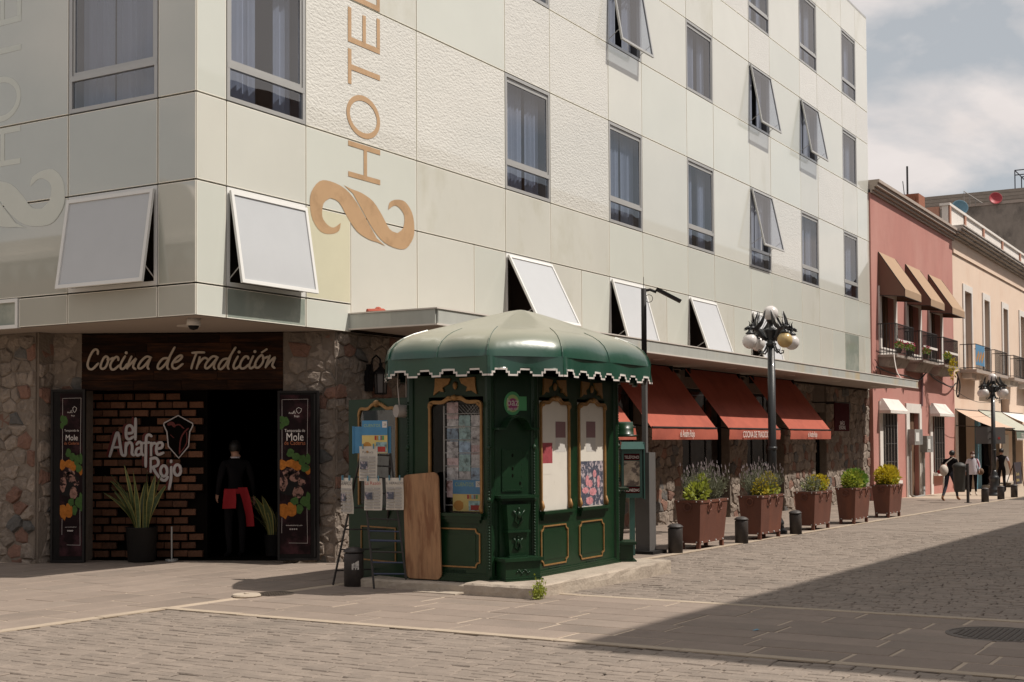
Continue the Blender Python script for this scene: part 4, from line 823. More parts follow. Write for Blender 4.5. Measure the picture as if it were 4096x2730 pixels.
def flag_ornament(f, c, z, w_):
    b = MB()
    for sx in (-1, 1):
        pts = [(c+sx*.06, z+.10), (c+sx*.27, z+.11), (c+sx*.275, z+.01), (c+sx*.295, z-.085), (c+sx*.22, z-.04), (c+sx*.15, z-.05), (c+sx*.17, z+.0), (c+sx*.09, z+.04)]
        b.fprism(f, pts if sx > 0 else pts[::-1], 0, .022)
    b.ball(f.P(c, z+.02, .01), .028, 8, 6, 0, (1, 1, 1.7)); part('gold_swag', b, 'gold', kiosk)
# front face: two posters behind frames
f1, L1 = kface(1)
S1 = lambda X: X-1.26
for k, (a, c_) in enumerate(((1.41, 2.10), (2.36, 3.06))):
    s0, s1 = S1(a), S1(c_); wn = gold_window(f1, s0, s1, .90, 2.19); flag_ornament(f1, (s0+s1)/2, 2.33, .62); gold_panel(f1, s0, s1-.04, .27, .72)
    b = MB(); b.fbox(f1, s0-.01, s1+.01, .90, 2.18, -.03, -.004); part('white_board', b, 'poster_cream', wn)
    if k == 0:
        b = MB(); b.fbox(f1, S1(1.79), S1(2.04), 1.58, 1.94, -.0035, -.0025); part('poster', b, 'poster_grey', wn); b = MB(); b.fbox(f1, S1(1.79), S1(2.04), 1.75, 1.94, -.0024, -.0015); part('poster_head', b, 'poster_maroon', wn)
        b = MB(); b.fbox(f1, S1(1.46), S1(1.71), 1.32, 1.45, -.0035, -.0025); part('poster', b, 'poster_cream', wn); b = MB(); b.fbox(f1, S1(1.46), S1(1.71), 1.45, 1.69, -.0035, -.0025); part('poster_head', b, 'poster_red', wn)
    else:
        b = MB(); b.fbox(f1, S1(2.58), S1(2.83), 1.58, 1.95, -.0035, -.0025); part('poster', b, 'poster_grey', wn); b = MB(); b.fbox(f1, S1(2.58), S1(2.83), 1.75, 1.95, -.0024, -.0015); part('poster_head', b, 'poster_maroon', wn)
        b = MB(); b.fbox(f1, S1(2.38), S1(3.03), .91, 1.46, -.0035, -.0025); part('photo_poster', b, 'poster_dark', wn)
        b = MB()
        for q in ((2.60, 1.22, .05, .07), (2.68, 1.18, .06, .05), (2.55, 1.1, .09, .04), (2.75, 1.08, .1, .05), (2.9, 1.2, .04, .08), (2.66, .97, .1, .05), (2.8, 1.3, .05, .05)): b.fprism(f1, [(S1(q[0])+q[2]*math.cos(k_*PI/4), q[1]+q[3]*math.sin(k_*PI/4)) for k_ in range(8)], -.0024, -.0016+.0001*q[0])
        parts('photo_figures', b, 'poster_pink', wn)
b = MB(); b.fbox(f1, 0, S1(1.39), .88, 2.22, -.05, 0); b.fbox(f1, S1(2.12), S1(2.34), .88, 2.22, -.05, 0); b.fbox(f1, S1(3.08), L1, .88, 2.22, -.05, 0); parts('mullion', b, 'kiosk_green', kiosk)
# left face: magazine window
f7, L7 = kface(7)
S7 = lambda Y: -2.75-Y
s0, s1 = S7(-3.03), S7(-3.73); wn = gold_window(f7, s0, s1, .90, 2.19); flag_ornament(f7, (s0+s1)/2, 2.33, .62); gold_panel(f7, s0, s1-.03, .29, .72)
b = MB(); b.fbox(f7, 0, s0-.02, .88, 2.22, -.05, 0); b.fbox(f7, s1+.02, L7, .88, 2.22, -.05, 0); parts('mullion', b, 'kiosk_green', kiosk)
b = MB(); b.fbox(f7, s0, s1, .9, 2.17, -.012, -.008); part('pane', b, 'clear_glass', wn)
b = MB()
for k in range(8): b.tube([f7.P(s0+.15, .98+k*.15, -.09), f7.P(s1-.03, .98+k*.15, -.09)], .006, 5)
b.tube([f7.P(s1-.04, .9, -.08), f7.P(s1-.04, 2.12, -.08)], .012, 6); b.tube([f7.P(s0+.13, .9, -.09), f7.P(s0+.13, 2.12, -.09)], .01, 6)
for k in range(9):
    b.tube([f7.P(s0+.28+k*.045, 1.9, -.11), f7.P(min(s1-.04, s0+.28+k*.045+.24), 2.13, -.11)], .003, 4); b.tube([f7.P(s0+.28+k*.045, 2.13, -.113), f7.P(min(s1-.04, s0+.28+k*.045+.24), 1.9, -.113)], .003, 4)
part('display_rack', b, 'alu', wn)
b = MB(); b.fbox(f7, s0-.05, s1+.05, .88, 2.2, -.4, -.36); part('display_back', b, 'interior_black', wn)
R = random.Random(77)
for j in range(7):
    for i in range(3):
        z = 1.07+j*.15; a = s0+.17+i*.165
        if z > 1.92 and i: continue
        m = MB(); m.fbox(f7, a, a+.155, z, z+.19, -.085-.003*((i+j) % 3)-.001*j, -.083-.003*((i+j) % 3)-.001*j)
        mm = R.choice(['mag_blue', 'mag_grey', 'mag_pink', 'mag_teal']); solo('magazine', m, mm, '%s magazine in the kiosk window, %s shelf above the book poster, %s' % (mm[4:], ['bottom', 'second', 'third', 'fourth', 'fifth', 'sixth', 'top'][j], ['on the plank side', 'mid shelf', 'beside the bead chain'][i]), 'magazine', 'magazines in the kiosk window')
for (i, j, tx, mt) in ((0, 6, 'Médica', 'mag_blue'),):
    pass
m = MB(); m.text(f7, s0+.25, 2.0, -.078, 'Médica', .055, .9); m.text(f7, s0+.36, 1.86, -.078, 'MAXI', .06, .9); m.text(f7, s0+.53, 1.70, -.078, 'EL QUE FALTABA', .036, .55); m.text(f7, s0+.24, 1.30, -.078, 'MAXI', .055, .9); m.text(f7, s0+.26, 1.41, -.078, 'BUSCANDO LA', .03, .8); m.text(f7, s0+.54, 1.845, -.078, 'AUTOMÓVIL', .03, .8); part('cover_titles', m, 'poster_grey', wn)
def bigposter(fr, a0, a1, z0, z1, d, label, cat='poster', grp=None):
    t = thing('book_poster', label, cat, fr.P((a0+a1)/2, z0, d), grp); W = a1-a0; H = z1-z0
    b = MB(); b.fbox(fr, a0, a1, z0, z1, d-.003, d); part('sheet', b, 'poster_yellow', t)
    b = MB(); b.fbox(fr, a0, a1, z0+H*.55, z1, d+.0005, d+.0012); part('blue_band', b, 'poster_blue', t)
    b = MB(); b.fbox(fr, a0+W*.55, a1-W*.02, z0+H*.02, z0+H*.34, d+.0005, d+.0012); part('blue_panel', b, 'mag_teal', t)
    b = MB(); b.fbox(fr, a0+W*.62, a1-W*.08, z0+H*.04, z0+H*.2, d+.0014, d+.002); part('red_book', b, 'ink_red', t)
    b = MB(); b.fprism(fr, [(a0+W*(.2+.17*math.cos(k*PI/5)*(1+.15*(k % 2))), z0+H*(.18+.17*math.sin(k*PI/5))) for k in range(10)], d+.0005, d+.0013); part('orange_print', b, 'poster_orange', t)
    for k, m_ in enumerate(('ink_red', 'poster_orange', 'mag_teal', 'poster_maroon', 'baz_green')): b = MB(); b.fbox(fr, a0+W*(.5+.075*k), a0+W*(.565+.075*k), z0+H*.40, z0+H*.53, d+.0014, d+.002); part('book_spine', b, m_, t)
    b = MB(); b.fbox(fr, a0+W*.8, a1-W*.02, z1-H*.22, z1-H*.03, d+.0014, d+.002); part('price_tag', b, 'trim_white', t)
    b = MB(); b.text(fr, a0+W*.4, z1-H*.2, d+.0016, 'CUENTOS', W*.16, .9); part('title', b, 'baz_lime', t); b = MB(); b.text(fr, a0+W*.9, z1-H*.17, d+.0025, '29', W*.13, .8); part('price', b, 'ink', t)
bigposter(f7, s0+.26, s1-.05, .915, 1.27, -.07, 'blue and yellow book poster standing inside the kiosk window')
# phone chamfer
f0, L0 = kface(0); c0 = L0/2
b = MB(); b.fbox(f0, 0, L0, .88, 2.22, -.05, 0); part('wall_panel', b, 'kiosk_green', kiosk)
b = MB(); b.fbox(f0, c0-.14, c0+.14, 1.14, 1.62, 0, .012)
for k in range(26):
    a = k/26*2*PI; b.ball(f0.P(c0+.125*max(-1, min(1, 1.3*math.cos(a))), 1.38+.225*max(-1, min(1, 1.3*math.sin(a))), .013), .007, 5, 3)
ph = part('phone_plate', b, 'kiosk_green', kiosk); b = MB()
for zz_, xx in ((1.55, .0), (1.40, 0), (1.32, 0), (1.23, .1)): b.fprism(f0, [(c0+xx+.012*math.cos(k*PI/4), zz_+.022*math.sin(k*PI/4)) for k in range(8)], .012, .0145)
part('keyhole', b, 'interior_black', ph)
b = MB(); pts = [(c0-.27, 1.84), (c0-.17, 1.84)]+[(c0+.15*math.cos(math.radians(a)), 1.85+.13*math.sin(math.radians(a))) for a in range(170, 0, -20)]+[(c0+.17, 1.84), (c0+.27, 1.84)]
for k in range(len(pts)-1):
    p, q = pts[k], pts[k+1]; b.hexa([f0.P(p[0], p[1], 0), f0.P(q[0], q[1], 0), f0.P(q[0], q[1], .16), f0.P(p[0], p[1], .16), f0.P(p[0], p[1]+.022, 0), f0.P(q[0], q[1]+.022, 0), f0.P(q[0], q[1]+.022, .16), f0.P(p[0], p[1]+.022, .16)])
part('arched_hood', b, 'kiosk_green', kiosk)
b = MB(); b.fbox(f0, c0-.25, c0+.25, 1.07, 1.10, 0, .17); b.fbox(f0, c0-.22, c0+.22, 1.04, 1.07, 0, .13); b.fbox(f0, c0-.19, c0+.19, .40, 1.04, 0, .03); part('shelf', b, 'kiosk_green', kiosk)
b = MB(); b.hexa([f0.P(c0-.10, .42, .02), f0.P(c0+.10, .42, .02), f0.P(c0+.10, .42, .10), f0.P(c0-.10, .42, .10), f0.P(c0-.16, 1.0, .02), f0.P(c0+.16, 1.0, .02), f0.P(c0+.16, 1.0, .14), f0.P(c0-.16, 1.0, .14)]); b.fbox(f0, c0-.15, c0+.15, .685, .705, .02, .15); b.fbox(f0, c0-.12, c0+.12, .405, .42, .02, .13)
co_ = part('console', b, 'kiosk_green', kiosk); b = MB()
for zc_, sg in ((.86, 1), (.56, .8)):
    d_ = .128 if zc_ > .7 else .108
    for sx in (-1, 1): b.tube([f0.P(c0, zc_-.1*sg, d_), f0.P(c0+sx*.05*sg, zc_-.04, d_+.01), f0.P(c0+sx*.03*sg, zc_+.02, d_+.01), f0.P(c0+sx*.075*sg, zc_+.07*sg, d_+.01)], [.008, .014, .010, .014], 6)
    b.ball(f0.P(c0, zc_+.02, d_+.012), .028*sg, 8, 6, 0, (1, 1, 1.5)); b.ball(f0.P(c0, zc_+.09*sg, d_+.01), .016, 7, 5)
parts('scroll_ornament', b, 'kiosk_green', co_, True)
b = MB(); b.fbox(f0, c0-.26, c0+.26, .37, .405, 0, .26); b.fbox(f0, c0-.23, c0+.23, .13, .37, 0, .22); b.fbox(f0, c0-.25, c0+.25, .14, .17, 0, .26); b.fbox(f0, c0-.24, c0+.24, .175, .19, 0, .24); part('step_box', b, 'kiosk_green', kiosk)
b = MB()
for k in range(9): b.ball(f0.P(c0-.08+k*.02, .25+.018*math.sin(k*1.5), .222), .014, 6, 4)
part('step_ornament', b, 'kiosk_green', kiosk, True)
f2, L2 = kface(2); b = MB(); b.fbox(f2, 0, L2, .88, 2.22, -.05, 0); part('wall_panel', b, 'kiosk_green', kiosk); c2_ = L2/2
b = MB(); b.fbox(f2, c2_-.25, c2_+.25, .37, .405, 0, .26); b.fbox(f2, c2_-.22, c2_+.22, .13, .37, 0, .22); b.fbox(f2, c2_-.25, c2_+.25, .14, .17, 0, .26); b.fbox(f2, c2_-.25, c2_+.25, 1.07, 1.10, 0, .17); b.hexa([f2.P(c2_-.10, .42, .02), f2.P(c2_+.10, .42, .02), f2.P(c2_+.10, .42, .10), f2.P(c2_-.10, .42, .10), f2.P(c2_-.16, 1.05, .02), f2.P(c2_+.16, 1.05, .02), f2.P(c2_+.16, 1.05, .14), f2.P(c2_-.16, 1.05, .14)]); part('step_box', b, 'kiosk_green', kiosk)
b = MB(); pts = [(c2_-.24, 1.78)]+[(c2_+.2*math.cos(math.radians(a)), 1.80+.16*math.sin(math.radians(a))) for a in range(180, -1, -20)]+[(c2_+.24, 1.78)]; b.fprism(f2, pts[::-1], 0, .24); b.fbox(f2, c2_-.26, c2_+.26, 1.76, 1.785, 0, .28); part('arched_hood', b, 'kiosk_green', kiosk, True)
for i in (3, 4, 5): f, L = kface(i); b = MB(); b.fbox(f, 0, L, .88, 2.22, -.05, 0); part('wall_panel', b, 'kiosk_green', kiosk)
# sticker
st = thing('shop_sticker', 'round green payment sticker stuck above the phone hood', 'sticker', f0.P(c0+.02, 2.0, .02))
def disc(fr, c, rx, rz, d0, d1, n=28): b = MB(); b.fprism(fr, [(c[0]+rx*math.cos(2*PI*k/n), c[1]+rz*math.sin(2*PI*k/n)) for k in range(n)], d0, d1); return b
sc_ = (c0+.01, 2.14); part('green_disc', disc(f0, sc_, .115, .135, .004, .007), 'baz_green', st); part('lime_disc', disc(f0, sc_, .085, .10, .0072, .009), 'baz_lime', st); part('magenta_disc', disc(f0, (sc_[0], sc_[1]-.01), .065, .07, .0092, .011), 'baz_magenta', st)
b = MB(); b.fbox(f0, sc_[0]+.09, sc_[0]+.19, 2.06, 2.22, .003, .0065); part('green_tab', b, 'baz_green', st)
b = MB(); b.text(f0, sc_[0], 2.115, .012, 'baz', .125, .95, th=.001); b.text(f0, sc_[0], 2.068, .012, '¡paga aquí!', .045, .8, th=.001); part('lettering', b, 'poster_cream', st)
# open door panel with mirror, turned outwards
dA = Vector((.90, -1.68, gz(1))); dB = Vector((.58, -2.82, gz(1))); du = (dB-dA); dl = du.length; df = Fr(dA, du, Vector((du.y, -du.x, 0)))
b = MB(); b.fbox(df, 0, dl, .06, 2.22, -.045, 0); dr = part('open_door', b, 'kiosk_green', kiosk)
b = MB(); b.stroke(df, [(.22, .95), (.22, 2.02)], .03, 0, .02, 0, False); b.stroke(df, [(.95, .95), (.95, 2.02)], .03, 0, .02, 0, False); b.stroke(df, [(.22, 2.02), (.26, 2.10), (.4, 2.10), (.5, 2.15), (.58, 2.16), (.66, 2.15), (.78, 2.10), (.9, 2.10), (.95, 2.02)], .035, .001, .022); b.ball(df.P(.58, 2.16, .02), .045, 9, 7); part('gold_frame', b, 'gold', dr)
b = MB(); b.fbox(df, .235, .935, .95, 2.08, .001, .004); part('pane', b, 'window_glass', dr)
b = MB(); gp = [(.26, .28), (.92, .28), (.92, .68), (.26, .68)]
for k in range(4): b.stroke(df, [gp[k], gp[(k+1) % 4]], .02, .0001*k, .012, 0, False)
part('gold_panel_frame', b, 'gold', dr)
b = MB()                                    # a small round meter box with wires hanging at the opening
q = Vector((.62, -2.74, 2.05)); b.tube([q+Vector((-.12, .06, 0)), q+Vector((.06, -.03, 0))], .075, 18); t = solo('meter_canister', b, 'plastic_grey', 'grey plastic canister hung by wires under the kiosk roof', 'canister'); b = MB(); b.tube([q+Vector((-.08, .04, .07)), q+Vector((-.1, .05, .3)), q+Vector((-.09, .05, .55))], .006, 5); b.tube([q+Vector((0, 0, .07)), q+Vector((0, 0, .5))], .006, 5); part('wire', b, 'cable_white', t)
# vinyl roof
OC = [(.10, -4.18), (.83, -4.72), (3.17, -4.72), (3.90, -4.18), (3.90, -2.86), (3.17, -2.30), (.83, -2.30), (.10, -2.86)]
PR = [(.03, 3.31), (.10, 3.285), (.25, 3.215), (.42, 3.13), (.58, 3.05), (.72, 2.985), (.82, 2.93), (.89, 2.875), (.94, 2.815), (.975, 2.745), (.993, 2.68), (1.0, 2.62)]
sub = {0: 8, 1: 16, 2: 8, 3: 12, 4: 8, 5: 16, 6: 8, 7: 12}
ol = []
for i in range(8):
    a, c = OC[i], OC[(i+1) % 8]; n = sub[i]; seg = 2 if i in (1, 5, 3, 7) else 1
    for k in range(n): t_ = k/n; u_ = (t_*seg) % 1.; ol.append((a[0]+(c[0]-a[0])*t_, a[1]+(c[1]-a[1])*t_, math.sin(PI*u_)))
n = len(ol); b = MB(); v = []
for k, z in PR:
    for x, y, bl in ol:
        bul = .030*bl*(1 if k > .8 else k/.8*.35); sg = .03*math.sin(PI*k)*(bl-.4)
        d = Vector((x-KX, y-KY, 0)).normalized(); v.append((KX+(x-KX)*k+d.x*bul, KY+(y-KY)*k+d.y*bul, z+(bul*.7 if .75 < k < .98 else 0)-sg*.35))
v.append((KX, KY, 3.316)); m_ = len(PR)
b.add(v, [(j*n+i, j*n+(i+1) % n, (j+1)*n+(i+1) % n, (j+1)*n+i) for j in range(m_-1) for i in range(n)]+[((i+1) % n, i, m_*n) for i in range(n)])
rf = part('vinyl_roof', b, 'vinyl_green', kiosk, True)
b = MB()
for i in range(8):
    x, y = OC[i]; b.tube([(KX+(x-KX)*k*1.002, KY+(y-KY)*k*1.002, z+.002) for k, z in PR[5:]], .008, 6)
for i in (1, 3, 5, 7):
    x = (OC[i][0]+OC[(i+1) % 8][0])/2; y = (OC[i][1]+OC[(i+1) % 8][1])/2; b.tube([(KX+(x-KX)*k*1.003, KY+(y-KY)*k*1.003, z+.002) for k, z in PR[5:]], .007, 6)
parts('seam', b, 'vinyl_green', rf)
R = random.Random(6)
vb = MB(); tb = MB()
for i in range(8):                          # hanging valance with stepped cut-outs
    a = Vector(OC[i]+(0,)); c = Vector(OC[(i+1) % 8]+(0,)); u = (c-a).normalized(); L = (c-a).length; f = Fr(a, u, Vector((u.y, -u.x, 0))); ns = max(2, round(L/.34)); st_ = L/ns
    wob = lambda s_: .014*math.sin(s_*9+i)+.02*math.exp(-((s_)/.15)**2)*math.sin(s_*40)
    for k in range(ns):
        s0_ = k*st_; bp_ = [(0, 0), (.20, 0), (.20, .03), (.30, .03), (.30, .06), (.40, .06), (.60, .06), (.60, .06), (.70, .06), (.70, .03), (.80, .03), (.80, 0), (1, 0)]
        xs_ = [0, .1, .2, .3, .4, .5, .6, .7, .8, .9, 1.]
        hh = [0, 0, .033, .066, .066, .066, .066, .033, 0, 0]
        for j in range(10):
            sA, sB = s0_+xs_[j]*st_, s0_+xs_[j+1]*st_; zb = 2.405+hh[j]
            for za, zc_, fa, fb in ((zb, zb+.02, 1, .92), (zb+.02, 2.50, .92, .55), (2.50, 2.632, .55, 0)):
                mi_ = tb if za == zb else vb
                mi_.add([f.P(sA, za, wob(sA)*fa+.004), f.P(sB, za, wob(sB)*fa+.004), f.P(sB, zc_, wob(sB)*fb+.004), f.P(sA, zc_, wob(sA)*fb+.004)], [(0, 1, 2, 3)])
            if j and hh[j] != hh[j-1]: zlo, zhi = sorted((hh[j], hh[j-1])); w_ = .018*(1 if hh[j] > hh[j-1] else -1); tb.add([f.P(sA-w_, 2.405+zlo, wob(sA)+.0055), f.P(sA, 2.405+zlo, wob(sA)+.0055), f.P(sA, 2.405+zhi+.02, wob(sA)+.0055), f.P(sA-w_, 2.405+zhi+.02, wob(sA)+.0055)], [(0, 1, 2, 3)])
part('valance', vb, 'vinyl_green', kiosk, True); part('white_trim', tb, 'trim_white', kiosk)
# ---------------------------------------------------------------- newspaper rack, plank
rk = thing('newspaper_rack', 'dark metal folding ladder rack hung with newspapers beside the kiosk', 'rack', (.45, -2.4, gz(.4)))
A0 = Vector((.24, -2.55, gz(.2))); A1 = Vector((.46, -2.86, gz(.6))); T0 = Vector((.36, -2.28, 1.58)); T1 = Vector((.44, -2.64, 1.56)); B0 = Vector((.37, -1.85, gz(.3))); B1 = Vector((.95, -2.2, gz(.9)))
for a, t_ in ((A0, T0), (A1, T1), (B0, T0), (B1, T1)): b = MB(); b.tube([a, t_], .014, 6); part('leg', b, 'rack_steel', rk)
for k, z in enumerate((.17, .30, .42, .55, .66, .80, .92, 1.10, 1.28, 1.42, 1.55)):
    h = z/1.58
    b = MB(); b.tube([A0.lerp(T0, h), A1.lerp(T1, h)], .010 if z not in (.55, .92) else .014, 6); part('rung', b, 'rack_blue' if k in (0, 1, 3, 4) else 'rack_steel', rk)
    if k % 2 == 0: b = MB(); b.tube([B0.lerp(T0, h), B1.lerp(T1, h)], .009, 6); part('rung', b, 'rack_steel', rk)
# hanging papers face the corner
def paper(label, P_a, P_b, z0, z1, title, ink='ink', seed=0, off=0.):
    a = Vector(P_a+(0,)); c = Vector(P_b+(0,)); u = (c-a).normalized(); W = (c-a).length; f = Fr(a, u, Vector((u.y, -u.x, 0))); R = random.Random(seed)
    t = thing('newspaper', label, 'newspaper', f.P(W/2, z0, off), 'newspapers hung on the rack')
    b = MB(); n = 7; v = []
    for i in range(n+1):
        zf = i/n
        for j in range(6): v.append(f.P(W*j/5, z0+(z1-z0)*zf, off+.012*math.sin(zf*5+seed)+.006*math.sin(j*1.7+seed)))
    b.add(v, [(i*6+j, i*6+j+1, (i+1)*6+j+1, (i+1)*6+j) for i in range(n) for j in range(5)]); part('sheet', b, 'newsprint', t, True)
    d = off+.021; H = z1-z0; b = MB(); b.text(f, W*.5, z1-H*.2, d, title, W*.26 if len(title) < 9 else W*.19, .95); part('masthead', b, ink, t)
    b = MB()
    for k in range(7):
        zz_ = z0+H*(.05+.1*k)
        if k in (3, 4): b.fbox(f, W*.55, W*.93, zz_, zz_+H*.055, d-.001, d)
        else: b.fbox(f, W*.06, W*.5, zz_, zz_+H*.055, d-.001, d); b.fbox(f, W*.55, W*.93, zz_, zz_+H*.055, d-.001, d)
    part('columns', b, 'ink_grey', t); b = MB(); b.fbox(f, W*.06, W*.48, z0+H*.34, z0+H*.56, d-.001, d+.0005); part('photo', b, 'poster_dark', t)
    b = MB(); b.fbox(f, W*.2, W*.25, z1-.03, z1+.03, d-.01, d+.012); b.fbox(f, W*.8, W*.85, z1-.03, z1+.03, d-.01, d+.012); part('clip', b, 'shop_blue', t)
paper('police newspaper hung upper left on the rack above a red masthead paper', (.26, -2.34), (.335, -2.54), 1.24, 1.64, 'Policíaca', 'ink', 1, .035)
paper('newspaper with a bold red masthead hung on the rack', (.27, -2.41), (.34, -2.61), .90, 1.27, 'La Razón', 'ink_red', 2, .045)
paper('newspaper with black capital masthead hung next to the plank', (.355, -2.65), (.42, -2.85), .905, 1.275, 'EL HERALDO', 'ink', 3, .03)
paper('dark tabloid hung on the rear ladder of the rack', (.40, -2.02), (.33, -2.24), .85, 1.27, 'GRÁFICO', 'ink', 4, .06)
pf = Fr((.28, -2.34, 0), (.10, -.30, 0), (-.30, -.10, 0)); bigposter(pf, .02, .33, 1.56, 1.94, .035, 'blue and yellow book poster clipped on top of the rack')
b = MB(); b.fbox(pf, -.10, .36, 1.56, 1.87, -.02, .0); b.fbox(pf, -.105, -.09, 1.555, 1.875, -.03, .012); solo('display_board', b, 'poster_blue', 'blue display board with black edge on top of the rack', 'board')
b = MB(); wf = Fr((.50, -2.83, gz(.5)+.12), (0, -1, 0), (-1, 0, 0)).tilt(0, -.05); pts = []
W_, H_, r_ = .49, 1.20, .07
for cx_, cz_, a0 in ((r_, r_, 180), (W_-r_, r_, 270), (W_-r_, H_-r_*.6, 0), (r_, H_-.03-r_*.6, 90)):
    pts += [(cx_+r_*math.cos(math.radians(a0+k*22.5)), cz_+r_*math.sin(math.radians(a0+k*22.5))) for k in range(5)]
b.fprism(wf, pts, 0, .022); solo('plywood_board', b, 'plywood', 'tall plywood board with rounded corners leaning on the kiosk', 'board')
# weed at the plinth corner
R = random.Random(2); t = thing('weed', 'small yellowish weed growing at the corner of the concrete plinth', 'weed', (.24, -4.75, gz(.4))); b = MB(); g = MB()
for k in range(34):
    a = R.uniform(0, 2*PI); h = R.uniform(.07, .24); p = Vector((.24+R.uniform(-.09, .09), -4.74+R.uniform(-.04, .04), gz(.4))); q = p+Vector((.06*math.cos(a), .04*math.sin(a), h)); b.tube([p, q], .0022, 4)
    for j in range(7): l = p.lerp(q, R.uniform(.2, 1)); leafcloud(g, l, (.02, .02, .02), 1, .034, .010, R)
part('stem', b, 'leaf_lime', t); part('foliage', g, 'leaf_lime', t)
# ================================================================ bollards
def make_bollard():
    t = thing('bollard', '', 'bollard', (0, 0, 0), 'short dark iron bollards along the pavement edge')
    b = MB(); b.lathe([(.115, -.02), (.115, .375), (.112, .385)], 24); part('body', b, 'bollard_iron', t, True)
    b = MB(); b.lathe([(.098, .38), (.098, .40)], 24); part('neck', b, 'post_dark', t, True)
    b = MB(); b.lathe([(.120, .398), (.125, .408), (.118, .42), (.085, .445), (.04, .458), (.002, .462)], 24); part('cap', b, 'bollard_iron', t, True); return t
b0 = make_bollard()
bl = [(.38, -2.15, 'dark iron bollard with a torn sticker beside the newspaper rack', 0), (6.99, -3.38, 'dark iron bollard between the light pole and the tall lavender planter', 0), (9.69, -3.45, 'dark iron bollard between the lavender planter and the yellow flowered planter', 0), (12.61, -3.45, 'leaning dark iron bollard between two rusty planters', .07), (31.44, -3.35, 'dark iron bollard next to the litter bin post', 0), (34.25, -3.32, 'dark iron bollard in front of the far street lamp', -.03), (36.55, -3.35, 'dark iron bollard beyond the far street lamp', 0)]
for k, (x, y, lab, ln) in enumerate(bl):
    o = b0 if k == 0 else copy_tree(b0); o.location = (x, y, gz(x)); o.rotation_euler = (0, -ln, 0); o['label'] = lab
m = MB(); bf = Fr((.38, -2.15, gz(.3)), (.51, -.86, 0), (-.86, -.51, 0))
for k in range(5): m.fbox(bf, -.01+k*.016, .008+k*.016, .2+(k % 2)*.02, .27+k*.008, .1155-.0035*k, .1175-.0035*k)
solo('torn_sticker', m, 'paper_label', 'torn paper sticker on the bollard by the rack', 'sticker')
# ================================================================ planters
def make_planter():
    t = thing('planter', '', 'planter', (0, 0, 0), 'rusty steel planters along the kerb')
    W0, D0, W1, D1 = .53, .17, .60, .22
    def frus(m, z0, z1, w0, d0, w1, d1): m.hexa([(-w0, -d0, z0), (w0, -d0, z0), (w0, d0, z0), (-w0, d0, z0), (-w1, -d1, z1), (w1, -d1, z1), (w1, d1, z1), (-w1, d1, z1)])
    b = MB(); frus(b, .10, .765, W0, D0, W1, D1); part('box', b, 'corten', t)
    b = MB(); frus(b, .755, .795, W1+.012, D1+.012, W1+.014, D1+.014); part('rim', b, 'corten', t)
    b = MB(); b.box(-W1+.03, -D1+.03, .79, W1-.03, D1-.03, .80); part('soil', b, 'soil', t)
    for sx in (-1, 1):
        for sy in (-1, 1): b = MB(); x, y = sx*(W0-.03), sy*(D0-.03); b.box(x-.03, y-.03, -.02, x+.03, y+.03, .13); part('leg', b, 'corten', t)
    b = MB(); b.box(-W0+.02, -D0-.006, .10, W0-.02, -D0+.002, .135); b.box(-W0-.006, -D0+.02, .10, -W0+.002, D0-.02, .135); part('base_strip', b, 'corten', t)
    for x, y, ax in ((-.22, -.235, 0), (.24, -.235, 0), (-.615, 0, 1)):
        b = MB(); ux = Vector((1, 0, 0)) if ax == 0 else Vector((0, 1, 0)); b.ring((x, y, .685), .062, .012, ux, (0, 0, 1), 20); b.ball((x+(.01 if ax else 0), y+(.01 if not ax else 0), .75), .02, 8, 5); part('ring', b, 'corten', t, True)
    b = MB()
    for x in (-.45, -.15, .15, .45): b.ball((x, -.182, .118), .016, 7, 5); b.ball((x*1.25, -.233, .775), .013, 7, 5)
    for y in (-.12, .12): b.ball((-.54, y, .118), .016, 7, 5); b.ball((-.612, y*1.3, .775), .013, 7, 5)
    part('rivet', b, 'alu', t, True); return t
p0 = make_planter()
pls = [(8.40, -3.25, 'rusty steel planter holding tall grey lavender and a lime bush'), (11.12, -3.30, 'rusty steel planter holding lavender with yellow flowers under the street lamp'), (14.36, -3.25, 'rusty steel planter holding two small bushes by the leaning bollard'), (17.05, -3.3, 'rusty steel planter holding a bright green bush'), (20.24, -3.22, 'rusty steel planter holding a yellow bush next to the pink house')]
for k, (x, y, lab) in enumerate(pls):
    o = p0 if k == 0 else copy_tree(p0); o.location = (x, y, gz(x)); o['label'] = lab
    if k == 2: o.scale = (.98, .98, .98)
def bush(label, x, y, lst, seed, cat='bush', stems=None):
    R = random.Random(seed); z = gz(x)+.79; t = thing('planter_bush', label, cat, (x, y, z)); s = MB()
    for i in range(14): a = R.uniform(0, 2*PI); s.tube([(x+.1*math.cos(a), y+.08*math.sin(a), z-.01), (x+.25*math.cos(a), y+.16*math.sin(a), z+.2)], .006, 4)
    part('stem', s, 'twig', t)
    for (m, cx_, cy_, cz_, rad, n, ln, wd) in lst: g = MB(); leafcloud(g, (x+cx_, y+cy_, z+cz_), rad, n, ln, wd, R); part('foliage', g, m, t)
    return t
